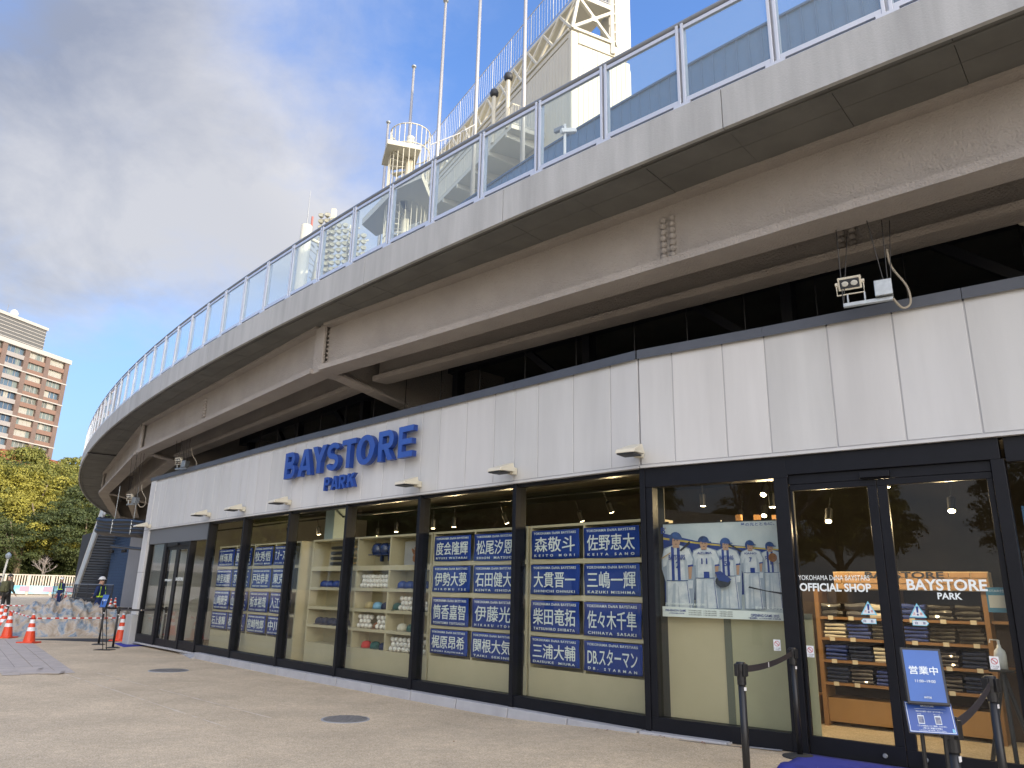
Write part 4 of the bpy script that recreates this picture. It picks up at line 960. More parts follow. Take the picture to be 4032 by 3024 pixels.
# notice board, sanitiser, stand
t = thing('notice_board', 'teal notice with cream panel fixed inside behind the lettering of the right door', 'notice'); mb = MB(); mb.box(1.80, 2.0, .10, .105, 1.49, 1.71, F8); mb.build('board', mat('teal_print', (.06, .22, .30), .5), t); mb = MB(); mb.box(1.815, 1.985, .096, .0995, 1.53, 1.64, F8); mb.build('cream_panel', M_tag, t)
text('STAR付与', textM(8, 1.9, .0975, 1.68), .15, .025, M_white, 'print', t, ext=.0004)
t = thing('sanitiser_bottle', 'white pump bottle of hand sanitiser on a stand inside the right door', 'bottle'); B_ = F8 @ Vector((1.80, .5, 0))
mb = MB(); mb.lathe([(.05, .98), (.052, 1.10), (.045, 1.14), (.018, 1.17), (.018, 1.19)], 16, c=(B_.x, B_.y, 0)); mb.build('bottle', M_whitep, t, smooth=True)
mb = MB(); mb.tube([B_ + Vector((0, 0, 1.19)), B_ + Vector((0, 0, 1.235))], .012, 8); mb.tube([B_ + Vector((0, 0, 1.235)), B_ + Vector((-.085, -.01, 1.24)), B_ + Vector((-.09, -.01, 1.21))], .006, 6); mb.build('pump', M_whitep, t)
t = thing('bottle_stand', 'black tripod stand holding the sanitiser bottle', 'stand'); mb = MB(); mb.box(1.70, 1.90, .40, .60, .955, .975, F8); mb.build('tray', M_black, t, bevel=.004)
for a in (0, 120, 240):
    mb = MB(); mb.tube([B_ + Vector((0, 0, .955)), B_ + Vector((math.cos(R(a)) * .22, math.sin(R(a)) * .22, .10))], .02, 8); mb.build('leg', M_dsteel, t)
# pale blue poster in the rightmost window
t = thing('team_poster', 'light blue poster with a white edged B emblem in the rightmost window', 'poster'); mb = MB(); mb.box(.18, 1.2, .24, .25, .9, 2.45, FR[9][0]); mb.build('poster_sheet', mat('poster_sky_blue', (.10, .22, .42), .4, col2=(.05, .12, .27), vscale=2), t)
mb = MB(); mb.box(.18, 1.2, .238, .2395, 2.2, 2.45, FR[9][0]); mb.build('top_band', mat('poster_deep_blue', (.03, .10, .22), .4), t)
text('B', textM(9, .27, .233, 2.32), .09, .16, M_white, 'print', t, ext=.0004, offv=.05); text('B', textM(9, .27, .231, 2.32), .075, .145, M_pblue, 'print', t, ext=.0004, offv=.02)

# ------------------------------------------------------------------ interior ducts and spotlights
mb = MB(); pp_ = [off(i, 3.0) for i in range(0, NB + 1)]; mb.tube([(p.x, p.y, 3.62) for p in pp_], .15, 14)
tag(mb.build('air_duct', M_duct, smooth=True), 'round metal air duct running under the dark ceiling inside', 'duct')
mb = MB(); pp_ = [off(i, .95) for i in range(0, NB + 1)]; mb.tube([(p.x, p.y, 3.02) for p in pp_], .02, 6)
tag(mb.build('lighting_track', M_black), 'black lighting track parallel to the windows inside', 'track')
def spot(i, s, y, z, lab, tiltx=.0, lit=True, power=0):
    t = thing('ceiling_spotlight', lab, 'lamp', 'black ceiling spotlights inside the shop')
    mb = MB(); mb.lathe([(.04, -.09), (.042, .07), (.02, .09)], 12); h_ = mb.build('housing', M_black, t)
    mb = MB(); mb.lathe([(.034, -.098), (.034, -.092)], 12); mb.build('lens', M_spot if lit else M_dsteel, t)
    mb = MB(); mb.tube([(0, 0, .09), (0, 0, .25)], .008, 6); mb.build('stem', M_black, t)
    t.matrix_basis = FR[i][0] @ Matrix.Translation((s, y, z)) @ Matrix.Rotation(tiltx, 4, 'X')
    if power:
        ld = bpy.data.lights.new('spot_lamp', 'POINT'); ld.energy = power; ld.color = (1, .74, .42); ld.shadow_soft_size = .05
        lo = bpy.data.objects.new('spot_lamp', ld); COL.objects.link(lo); lo.parent = t; lo.location = (0, 0, -.2)
bayn = {1: 'window beside the left doors', 2: 'second towel window from the left doors', 3: 'bat window', 4: 'baseball window', 5: 'left towel window of the right pair', 6: 'right towel window of the pair', 7: 'poster window', 8: 'right doors'}
SPL = ['lit ceiling spotlight in the window next to the left doors', 'left ceiling spotlight in the second window from the left doors', 'right ceiling spotlight in the second window from the left doors', 'ceiling spotlight above the bats', 'left ceiling spotlight above the baseballs', 'right ceiling spotlight above the baseballs', 'tilted spotlight above the left towel of the left pair window', 'spotlight above the right towel of the left pair window',
  'bright tilted spotlight above the left towels of the right pair window', 'middle spotlight above the towels left of the poster', 'spotlight nearest the poster window above the towels', 'spotlight hanging low above the poster, aimed down', 'large glowing spotlight face high above the poster', 'small lit spotlight just above the top left of the poster', 'small lit spotlight above the middle of the poster', 'lit spotlight in the left door glass', 'lit spotlight in the right door glass, upper right', 'spotlight hidden near the door stiles']
for k, (i, s, y, z, tl, pw) in enumerate([(1, 1.2, 1.4, 2.9, .3, 12), (2, .7, 1.4, 2.85, .2, 0), (2, 1.6, 2.4, 2.85, 0, 14), (3, 1.5, 1.5, 2.8, 0, 14), (4, .7, 1.4, 2.8, 0, 0), (4, 1.3, 1.4, 2.8, 0, 14), (5, .5, 1.4, 2.8, .5, 12), (5, 1.5, 2.2, 2.85, .5, 0), (6, .55, 1.4, 2.85, .6, 14), (6, 1.3, 1.6, 2.9, 0, 0), (6, 1.9, 1.8, 2.9, 0, 0), (7, 1.25, .9, 2.73, 0, 14), (7, .95, 1.6, 2.95, -.7, 14), (7, .4, 2.2, 2.7, -.6, 0), (7, .75, 2.2, 2.75, -.6, 0), (8, .2, 1.2, 2.55, -.5, 13), (8, 1.5, 1.1, 2.6, -.5, 14), (8, .9, 1.0, 2.9, 0, 12)]):
    spot(i, s, y, z, SPL[k], tl, True, pw)

# ------------------------------------------------------------------ elevated deck
deck = thing('elevated_deck', 'curved concrete walkway deck sweeping over the shop', 'walkway')
s = .44 + 3.08 * 3; k = 0
M_joint = mat('dark_joint', (.07, .07, .065), .9)
segs = []
while s > -95:
    s0 = s - 3.08; n_ = 4 if s > -60 else 3
    mb = MB(); ringbox(mb, s0 + .005, s - .005, 0, .05, 6.19, 6.66, n_); ringbox(mb, s0 + .005, s - .005, .05, .28, 6.3, 6.66, n_); mb.build('edge_beam', M_conc, deck)
    for j in range(3):
        a, b = s0 + j * 3.08 / 3, s0 + (j + 1) * 3.08 / 3
        z = 6.215 + random.uniform(-.004, .004)
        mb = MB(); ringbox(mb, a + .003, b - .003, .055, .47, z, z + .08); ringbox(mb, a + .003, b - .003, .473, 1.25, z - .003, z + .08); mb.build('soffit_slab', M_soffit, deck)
    s = s0
mb = MB()
s = 9.7
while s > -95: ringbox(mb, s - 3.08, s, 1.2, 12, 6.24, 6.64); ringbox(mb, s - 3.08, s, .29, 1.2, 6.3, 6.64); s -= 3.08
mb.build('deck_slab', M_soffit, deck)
mb = MB(); s = 9.7
while s > -95: ringbox(mb, s - 3.08, s, .12, .15, 6.195, 6.213); s -= 3.08
mb.build('drip_strip', M_soffit, deck)
mb = MB(); ringbox(mb, -26.5, -26.4, -.01, 1.1, 6.16, 6.19); mb.build('expansion_joint', M_black, deck)
# balustrade
bal = thing('glass_balustrade', 'glass balustrade with white posts and round grey handrail along the deck edge', 'railing')
SP = 1.0345
post_mb = MB()
for x in (-.048, .014): post_mb.box(x, x + .034, -.02, .05, 0, 1.06)
post_mb.box(-.05, .05, .03, .06, 0.0, 1.0)
post0 = post_mb.build('post', M_alu, bal, bevel=.004)
gp = MB(); gp.box(.05, SP - .05, .0, .012, .085, .985); pane0 = gp.build('glass_panel', M_bglass, bal)
br = MB(); br.box(.05, SP - .05, -.015, .035, .03, .085); rail0 = br.build('bottom_rail', M_alu, bal)
br = MB(); br.box(.05, SP - .05, -.01, .03, .985, 1.03); rail1 = br.build('top_rail', M_alu, bal)
bk = MB(); bk.box(-.1, .1, -.03, .04, -.03, .02); brk0 = bk.build('base_bracket', M_alu, bal)
def post_frame(s):
    p, q = DP(s, .05, 6.69), DP(s + SP, .05, 6.69); t_ = (q - p).normalized(); n_ = Vector((-t_.y, t_.x, 0)); n_ = n_ if n_.y > 0 or n_.x > 0 else -n_
    if n_.dot(Vector((DC.x, DC.y, 0)) - p) < 0: n_ = -n_
    M_ = Matrix.Identity(4)
    for k in range(3): M_[k][0] = t_[k]; M_[k][1] = n_[k]; M_[k][3] = p[k]
    return M_
k = 8
srcs = (post0, pane0, rail0, rail1, brk0); used = False
while k > -88:
    s = -.02 + k * SP; M_ = post_frame(s)
    if not used:
        for o in srcs: o.matrix_basis = M_
        used = True
    else:
        for o in srcs: inst(o, bal, M_)
    k -= 1
mb = MB(); pts = [DP(-.02 + j * SP / 1, .07, 7.775) for j in range(9, -89, -1)]; mb.tube(pts, .033, 12); mb.build('handrail', M_rail, bal, smooth=True)
k = 8
mb = MB(); ringbox(mb, -91, 9, .045, .105, 6.665, 6.70, 100); mb.build('base_rail', M_alu, bal)
# girders with sprayed fireproofing
def rounded_bump(o, strength=.02, scale=.25):
    sb = o.modifiers.new('sub', 'SUBSURF'); sb.subdivision_type = 'SIMPLE'; sb.levels = sb.render_levels = 0
def girder(name, A_, B_, z0, z1, lab, bolts=None, fl=.36):
    t = thing(name, lab, 'girder', 'curved steel girders under the deck'); A_ = Vector(A_); B_ = Vector(B_); d_ = (B_ - A_).normalized(); n_ = Vector((-d_.y, d_.x)); n_ = n_ if n_.y > 0 else -n_
    ln = (B_ - A_).length; nseg = max(4, int(ln / .12))
    def P_(u, y, z): q = A_ + d_ * (ln * u) + n_ * y; return Vector((q.x, q.y, z))
    def strip(y0, y1, za, zb, name_, amp=.006, ny=3, nz=3):
        mb = MB(); ring = []
        prof = []
        for a in range(ny): prof.append((y0 + (y1 - y0) * a / ny, za))
        for a in range(nz): prof.append((y1, za + (zb - za) * a / nz))
        for a in range(ny): prof.append((y1 - (y1 - y0) * a / ny, zb))
        for a in range(nz): prof.append((y0, zb - (zb - za) * a / nz))
        m2 = len(prof)
        for i in range(nseg + 1):
            for (y, z) in prof:
                p = P_(i / nseg, y, z); v = noise.noise(p * 3.1) * amp + noise.noise(p * 9.0) * amp * .9
                mb.v.append(tuple(p + Vector((-n_.x, -n_.y, 0)) * v + Vector((0, 0, -v * .7))))
        for i in range(nseg):
            for k in range(m2):
                k2 = (k + 1) % m2; mb.f.append((i * m2 + k, (i + 1) * m2 + k, (i + 1) * m2 + k2, i * m2 + k2)); mb.mi.append(0)
        mb.f.append(tuple(range(m2))); mb.mi.append(0); mb.f.append(tuple(nseg * m2 + k for k in range(m2 - 1, -1, -1))); mb.mi.append(0)
        o = mb.build(name_, M_spray, t, smooth=False)
        return o
    strip(-.015, .05, z0 + .02, z1, 'web', .008, 1, 10); strip(-fl * .52, fl * .58, z0 - .055, z0 + .04, 'bottom_flange', .012, 4, 2); strip(-.16, .16, z1 - .06, z1 + .01, 'top_flange', .008, 2, 1)
    # coved fillet between web and flange
    for bs in (bolts or []):
        mbp = MB(); 
        for a in range(2):
            for b in range(7):
                c_ = P_(0, 0, 0) ; q = A_ + d_ * (bs + a * .12) + n_ * (-.03); mbp.lathe([(.040, -.03), (.046, .0), (.034, .028), (.010, .040)], 8, c=(q.x, q.y, z0 + .13 + b * .082), M=Matrix.Rotation(math.atan2(-n_.y, -n_.x), 4, 'Z') @ Matrix.Rotation(R(90), 4, 'Y'))
        for a in range(5):
            q = A_ + d_ * (bs - .12 + a * .1) + n_ * (-.09); mbp.lathe([(.034, -.01), (.036, .02), (.01, .04)], 8, c=(q.x, q.y, z0 + .03))
        ob = mbp.build('bolt_heads', M_spray, t, smooth=True); ob['kind'] = 'stuff'
    return t
K0, K1, K2, K3 = Vector((5.9, 4.52)) * 1.0, Vector((-3.44, 12.84)), Vector((-10.96, 21.81)), Vector((-17.5, 32.04))
dK = (Vector((4.6, 5.68)) - K1).normalized(); K0 = K1 + dK * 16.0; K4 = Vector((-22.5, 43.0)); K5 = Vector((-26.6, 55))
GZ0, GZ1 = 5.36, 6.22
def inset(a, b, e0, e1): d_ = (b - a).normalized(); return a + d_ * e0, b - d_ * e1
a, b = inset(K1, K0, .14, 0); girder('edge_girder', a, b, GZ0, GZ1, 'nearest long beige girder below the deck with bolted splice plates', [6.9])
a, b = inset(K2, K1, .12, .12); girder('edge_girder', a, b, GZ0, GZ1, 'second beige edge girder, between the two bracket joints', [5.2])
a, b = inset(K3, K2, .12, .12); girder('edge_girder', a, b, GZ0, GZ1, 'third beige edge girder, at the far left bend of the deck')
a, b = inset(K4, K3, .12, .12); girder('edge_girder', a, b, GZ0, GZ1, 'farthest visible edge girder beyond the hanging cables')
girder('edge_girder', K5, K4, GZ0, GZ1, 'edge girder above the blue wall in the distance')
def inw(K, i_): 
    v = Vector((DC.x, DC.y)) - K; return K + v.normalized() * i_
I0, I1, I2, I3, I4 = inw(K0, 1.0), inw(K1, 1.0), inw(K2, 1.0), inw(K3, 1.0), inw(K4, 1.0)
for a, b, lb, bo in ((I1, I0, 'inner beige girder running behind the nearest edge girder', [8.4]), (I2, I1, 'inner beige girder behind the second edge girder', []), (I3, I2, 'inner beige girder behind the third edge girder', []), (I4, I3, 'farthest inner girder above the dark pipe bundle', [])):
    a, b = inset(a, b, .3 if a is I1 else .1, .1); girder('inner_girder', a, b, GZ0, GZ1, lb, bo, fl=.30)
# tapered cross brackets at the kinks
def bracket(K, lab):
    t = thing('cross_bracket', lab, 'bracket', 'tapered cross brackets under the deck'); v = (Vector((DC.x, DC.y)) - K).normalized(); p = Vector((v.y, -v.x))
    def Q(y, x, z): q = K + v * y + p * x; return Vector((q.x, q.y, z))
    prof = [(-.1, 5.30), (.35, 5.29), (1.0, 5.17), (1.8, 5.02), (2.6, 4.88), (4.5, 4.80)]
    mb = MB()
    for j in range(len(prof) - 1):
        (y0, z0), (y1, z1) = prof[j], prof[j + 1]
        mb.hexa([Q(y0, -.16, z0), Q(y0, .16, z0), Q(y1, .16, z1), Q(y1, -.16, z1), Q(y0, -.16, z0 + .07), Q(y0, .16, z0 + .07), Q(y1, .16, z1 + .07), Q(y1, -.16, z1 + .07)])
    mb.build('bottom_flange', M_spray, t, bevel=.02)
    mb = MB()
    for j in range(len(prof) - 1):
        (y0, z0), (y1, z1) = prof[j], prof[j + 1]
        mb.hexa([Q(y0, -.03, z0 + .07), Q(y0, .03, z0 + .07), Q(y1, .03, z1 + .07), Q(y1, -.03, z1 + .07), Q(y0, -.03, 6.22), Q(y0, .03, 6.22), Q(y1, .03, 6.22), Q(y1, -.03, 6.22)])
    mb.build('web', M_spray, t)
    mb = MB(); mb.hexa([Q(-.12, -.16, 5.30), Q(-.12, .16, 5.30), Q(-.06, .16, 5.30), Q(-.06, -.16, 5.30), Q(-.12, -.16, 6.18), Q(-.12, .16, 6.18), Q(-.06, .16, 6.18), Q(-.06, -.16, 6.18)]); mb.build('end_plate', M_spray, t, bevel=.015)
    mb = MB()
    for b in range(9):
        q = Q(-.0, .12, 5.42 + b * .082); mb.lathe([(.03, -.02), (.032, .01), (.01, .03)], 8, c=q)
    ob = mb.build('bolt_heads', M_spray, t, smooth=True); ob['kind'] = 'stuff'
bracket(K1, 'beige cross bracket at the joint above the blue lettering'); bracket(K2, 'second cross bracket, over the left end of the fascia'); bracket(K3, 'third cross bracket near the dark pipe bundle at the far left'); bracket(K4, 'farthest cross bracket behind the pipe bundle'); bracket(K0, 'cross bracket right of the picture beyond the floodlight')
# dark inner structure of the stadium above the shop roof
inner = thing('stadium_understructure', 'dark steel wall, posts and ceiling of the stadium behind the girders', 'structure')
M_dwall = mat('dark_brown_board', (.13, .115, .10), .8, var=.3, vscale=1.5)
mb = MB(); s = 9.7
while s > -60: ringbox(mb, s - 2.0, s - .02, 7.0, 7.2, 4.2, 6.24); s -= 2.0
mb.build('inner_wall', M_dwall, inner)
for k, s in enumerate([5.5, 3.0, -.5, -4.2, -7.8, -11.5, -15.2, -19, -23]):
    mb = MB(); ringbox(mb, s, s + .16, 3.6, 3.8, 4.3, 6.23); mb.build('steel_post', M_dsteel, inner)
    mb = MB(); mb.bar(DP(s + .1, 3.7, 4.75), DP(s - 1.6, 3.7, 6.1), .12, .12); mb.build('diagonal_brace', M_dsteel, inner)
mb = MB(); s = 9.7
while s > -40: ringbox(mb, s - 3, s, 3.55, 3.75, 5.95, 6.23); s -= 3
mb.build('dark_beam', M_dsteel, inner)
for k_, (inn_, z_, r_) in enumerate(((4.6, 5.2, .06), (5.2, 5.55, .09), (6.2, 4.95, .05))):
    mb = MB(); mb.tube([DP(9 - 1.5 * j, inn_, z_ + .03 * math.sin(j)) for j in range(34)], r_, 8); tag(mb.build('service_pipe', M_spray if k_ == 1 else M_dsteel, smooth=True), ['thin dark pipe in the gap behind the girders', 'beige service pipe high in the gap behind the girders', 'lowest thin dark pipe in the gap behind the girders'][k_], 'pipe')
pipe = thing('drain_pipe', 'long black pipe with clamps running just above the fascia', 'pipe')
pts = [off(i, .75) for i in range(0, NB + 1)]; mb = MB(); mb.tube([(p.x, p.y, 4.78) for p in pts], .10, 12); mb.build('pipe_run', mat('black_pipe', (.02, .021, .023), .4), pipe, smooth=True)
for i in range(1, NB):
    for f in (.2, .7):
        M_ = FR[i][0]; mb = MB(); mb.tube([M_ @ Vector((f * FR[i][1] - .012, .77, 4.78)), M_ @ Vector((f * FR[i][1] + .012, .77, 4.78))], .108, 12); mb.build('clamp', M_steel, pipe)
        mb = MB(); mb.tube([M_ @ Vector((f * FR[i][1], .77, 4.88)), M_ @ Vector((f * FR[i][1], .77, 6.2))], .009, 5); mb.build('hanger_rod', M_black, pipe)

# hanging floodlights
M_lampglass = mat('lamp_reflector', (.55, .55, .5), .25)
def hang(P_, lab, face=(-.45, -.75, -.45), rods=True, sc_=.8):
    t = thing('hanging_floodlight', lab, 'lamp', 'floodlights hung under the deck'); f = Vector(face).normalized(); r_ = Vector((0, 0, 1)).cross(f).normalized(); u_ = f.cross(r_)
    M_ = Matrix.Identity(4)
    for k in range(3): M_[k][0] = r_[k]; M_[k][1] = -f[k]; M_[k][2] = u_[k]; M_[k][3] = P_[k]
    if M_.determinant() < 0:
        for k in range(3): M_[k][0] = -M_[k][0]
    mb = MB(); mb.box(-.14, .14, -.01, .035, -.085, .085, M_); mb.build('lamp_frame', M_cream, t, bevel=.008)
    mb = MB(); mb.hexa([M_ @ Vector(p) for p in ((-.13, .036, -.07), (.13, .036, -.07), (.09, .12, -.05), (-.09, .12, -.05), (-.13, .036, .075), (.13, .036, .075), (.09, .12, .05), (-.09, .12, .05))]); mb.build('housing', M_cream, t, bevel=.006)
    mb = MB(); mb.box(-.115, .115, -.016, -.0102, -.06, .06, M_); mb.build('lens', M_dsteel, t)
    for x in (-.055, .055):
        mb = MB(); Mx = M_ @ Matrix.Translation((x, -.0165, 0)) @ Matrix.Rotation(R(90), 4, 'X'); mb.lathe([(.042, 0), (.042, .004), (.03, .008)], 14, M=Mx, sy=.8); mb.build('reflector', M_lampglass, t)
    for x in (-.155, .155):
        mb = MB(); mb.tube([M_ @ Vector((x * .9, .02, 0)), M_ @ Vector((x * 1.12, .02, 0))], .028, 10); mb.build('knob', M_cream, t)
    a, b = M_ @ Vector((-.16, .02, 0)), M_ @ Vector((.16, .02, 0)); mb = MB(); mb.tube([a, a + Vector((0, 0, -.15)), b + Vector((0, 0, -.15)), b], .009, 6); mb.build('yoke', M_cream, t)
    c = (a + b) / 2 + Vector((0, 0, -.30)); back = Vector((r_.x, r_.y, 0)).normalized()
    if back.x < 0: back = -back
    e0, e1 = c - back * .10, c + back * .47
    mb = MB(); mb.bar(e0 + Vector((0, 0, 0)), e1 + Vector((0, 0, 0)), .06, .05); mb.build('support_channel', M_steel, t, bevel=.004)
    for s_ in (.02, .22):
        mb = MB(); mb.tube([c + back * (s_ - .06), c + back * (s_ - .06) + Vector((0, 0, .145))], .014, 6); mb.build('bolt', M_steel, t)
    mb = MB(); bx = c + back * .38; mb.box(-.10, .10, -.09, .09, .03, .24, Matrix.Translation(bx) @ Matrix.Rotation(math.atan2(back.y, back.x), 4, 'Z')); mb.build('junction_box', M_steel, t, bevel=.006)
    if rods:
        mb = MB(); top = GZ0 - .05
        for q, dx in ((e0, (-.05, 0)), (e0, (.12, .05)), (c + back * .42, (-.22, .0)), (c + back * .43, (-.04, 0)), (c + back * .45, (.05, .02))):
            mb.tube([q, Vector((q.x + dx[0], q.y + dx[1] - .12, P_.z + (top - P_.z) / sc_))], .006, 5)
        mb.build('suspension_wire', M_black, t)
        cb = [bx + Vector((.1, 0, .02)), bx + Vector((.22, .02, -.10)), bx + Vector((.34, .04, -.02)), bx + Vector((.33, .06, .22)), bx + Vector((.16, .05, .48)), bx + Vector((.12, .03, .75))]
        sm2 = []
        for i in range(len(cb) - 1):
            for k in range(5):
                t_ = k / 5; p0, p1, p2, p3 = cb[max(0, i - 1)], cb[i], cb[i + 1], cb[min(len(cb) - 1, i + 2)]
                sm2.append(.5 * ((2 * p1) + (p2 - p0) * t_ + (2 * p0 - 5 * p1 + 4 * p2 - p3) * t_ * t_ + (3 * p1 - p0 - 3 * p2 + p3) * t_ ** 3))
        mb = MB(); mb.tube(sm2, .014, 8); mb.build('conduit', mat('beige_conduit', (.36, .32, .25), .6) if 'beige_conduit' not in bpy.data.materials else bpy.data.materials['beige_conduit'], t, smooth=True)
    t.matrix_basis = Matrix.Translation(P_) @ Matrix.Diagonal((sc_, sc_, sc_, 1)) @ Matrix.Translation(-P_)
    return t
hang(G(3345, 1115, 4.72), 'cream twin floodlight hung on wires in front of the dark gap at the right')
hang(AT(702, 1812, 21.5), 'small cream floodlight hung above the left end of the fascia', rods=True)
hang(AT(510, 1955, 24.5), 'lower small floodlight hung left of the shop corner, beneath the third girder', rods=True)
# elbow pipes
def elbow(pts, r, lab, m_=None):
    mb = MB(); mb.tube(pts, r, 12); return tag(mb.build('elbow_pipe', m_ or M_cream, smooth=True), lab, 'pipe')
p = AT(578, 1645, 25.2); elbow([p + Vector((0, 0, .5)), p + Vector((0, 0, .1)), p + Vector((.06, .0, -.02)), p + Vector((.2, -.06, -.05)), p + Vector((1.15, -.35, -.06))], .07, 'beige elbow drain pipe at the second bracket below the soffit', M_spray)
p = AT(4015, 850, 8.6); elbow([p + Vector((-.02, 0, .35)), p + Vector((-.03, 0, .05)), p + Vector((.02, 0, -.06)), p + Vector((.12, -.04, -.1)), p + Vector((.5, -.2, -.1))], .05, 'beige elbow pipe at the right edge of the picture under the inner girder')
# dark cable bundle under the far deck
bun = thing('cable_bundle', 'thick bundle of black pipes hanging below the deck at the far left', 'pipe'); a = G(370, 2092, 5.0)
A1 = AT(385, 2078, 27); B1 = AT(600, 2090, 24)
for k in range(12):
    o_ = Vector((0, 0, -.12 + .11 * (k % 4))) + Vector((.07 * (k // 4), .09 * (k // 4), 0)); pts = [A1 + o_ + Vector((.04 * math.sin(k), 0, .05))] + [lerp(A1, B1, f) + o_ + Vector((0, 0, .02 * math.sin(f * 9 + k))) for f in (.05, .2, .4, .6, .8, 1)]
    mb = MB(); mb.tube(pts, .095, 8); mb.build('pipe', M_black, bun, smooth=True)
for f in (.3, .65):
    c = lerp(A1, B1, f); mb = MB(); mb.tube([c + Vector((0, -.1, -.15)), c + Vector((0, -.1, .25)), c + Vector((0, .12, .25))], .02, 6); mb.tube([c + Vector((.0, 0, .2)), c + Vector((.0, 0, 1.3))], .012, 5); mb.build('hanger', M_steel, bun)
mb = MB(); mb.tube([AT(440, 2150, 30), AT(585, 2165, 27)], .05, 8); tag(mb.build('thin_pipe', M_black), 'single thin black pipe below the cable bundle', 'pipe')
for k, (x, y) in enumerate([(470, 2140), (520, 2100)]):
    pass

# ------------------------------------------------------------------ stadium above the deck
bw = thing('blue_wall', 'blue vertical metal siding wall of the stadium above the deck', 'wall')
mb = MB(); mb.box(0, .40, 0, .06, 0, 11.28); mb.box(0, .035, -.035, 0, 0, 11.28); panel0 = mb.build('siding_panel', [M_bluewall], bw)
mb = MB(); mb.box(0, .012, -.036, -.001, 0, 11.28); seam0 = None
s = 14.0; n_ = 0; INW = 12.0
while s > -34 and n_ < 160:
    r_ = DR - INW; a = A0 + s / DR; b = a + .40 / r_
    p = Vector((DC.x + r_ * math.cos(a), DC.y + r_ * math.sin(a), 6.64)); q = Vector((DC.x + r_ * math.cos(b), DC.y + r_ * math.sin(b), 6.64)); t_ = (q - p).normalized(); nn_ = Vector((-t_.y, t_.x, 0)); nn_ = nn_ if nn_.dot(Vector((DC.x, DC.y, 0)) - p) > 0 else -nn_
    M_ = Matrix.Identity(4)
    for k in range(3): M_[k][0] = t_[k]; M_[k][1] = nn_[k]; M_[k][3] = p[k]
    if n_ == 0: panel0.matrix_basis = M_
    else: inst(panel0, bw, M_)
    s -= .40 * DR / r_; n_ += 1
mb = MB(); ringbox(mb, -34, 14, 11.93, 12.1, 17.92, 17.99, 60); mb.build('wall_coping', M_bluewall2, bw)
# ivory building: prism with a lit right face and a shaded left face
C = Vector((2.7, 32.5)); dl = Vector((-.496, .868)); dr_ = Vector((.9, .436)); ZT = 30.4
ib = thing('ivory_stadium_tower', 'ivory clad stadium block with rounded corners, its right face in sunlight', 'building')
LL, LR = 24.0, 3.55
def ibp(u, v, z): q = C + dl * u + dr_ * v; return Vector((q.x, q.y, z))
mb = MB(); mb.hexa([ibp(0.1, .1, 4), ibp(0.1, LR, 4), ibp(LL, LR, 4), ibp(LL, .1, 4), ibp(0.1, .1, ZT - .1), ibp(0.1, LR, ZT - .1), ibp(LL, LR, ZT - .1), ibp(LL, .1, ZT - .1)]); mb.build('core', M_ivory, ib)
wp = .30
u = .35
while u < LL - .4:
    mb = MB(); mb.hexa([ibp(u + .012, 0.04, 8), ibp(u + .012, .1, 8), ibp(u + wp - .012, .1, 8), ibp(u + wp - .012, 0.04, 8), ibp(u + .012, 0.04, ZT - .35), ibp(u + .012, .1, ZT - .35), ibp(u + wp - .012, .1, ZT - .35), ibp(u + wp - .012, .04, ZT - .35)]); mb.build('siding_strip', M_ivory, ib); u += wp
v = .45
while v < LR - .1:
    mb = MB(); mb.hexa([ibp(.04, v + .012, 8), ibp(.04, v + wp - .012, 8), ibp(.1, v + wp - .012, 8), ibp(.1, v + .012, 8), ibp(.04, v + .012, ZT - .75), ibp(.04, v + wp - .012, ZT - .75), ibp(.1, v + wp - .012, ZT - .75), ibp(.1, v + .012, ZT - .75)]); mb.build('siding_strip', M_ivory, ib); v += wp
mb = MB(); mb.hexa([ibp(0, 0, 8), ibp(0, .44, 8), ibp(.34, .44, 8), ibp(.34, 0, 8), ibp(0, 0, ZT), ibp(0, .44, ZT), ibp(.34, .44, ZT), ibp(.34, 0, ZT)]); mb.build('corner_trim', M_ivory, ib, bevel=.08)
mb = MB(); mb.hexa([ibp(0, .44, ZT - .7), ibp(0, LR, ZT - .7), ibp(.1, LR, ZT - .7), ibp(.1, .44, ZT - .7), ibp(0, .44, ZT), ibp(0, LR, ZT), ibp(.1, LR, ZT), ibp(.1, .44, ZT)]); mb.build('top_band', M_ivory, ib, bevel=.03)
mb = MB(); mb.hexa([ibp(.34, 0, ZT - .3), ibp(.34, .1, ZT - .3), ibp(LL, .1, ZT - .3), ibp(LL, 0, ZT - .3), ibp(.34, 0, ZT), ibp(.34, .1, ZT), ibp(LL, .1, ZT), ibp(LL, 0, ZT)]); mb.build('top_band', M_ivory, ib, bevel=.03)
# ventilation boxes on the shaded face
for u, z in ((3.2, 17.2), (7.4, 16.2)):
    mb = MB(); mb.hexa([ibp(u, -.9, z), ibp(u, 0.03, z), ibp(u + 1.0, .03, z), ibp(u + 1.0, -.9, z), ibp(u, -.45, z + 1.6), ibp(u, .03, z + 1.6), ibp(u + 1.0, .03, z + 1.6), ibp(u + 1.0, -.45, z + 1.6)]); mb.build('vent_hood', M_ivory, ib, bevel=.1)
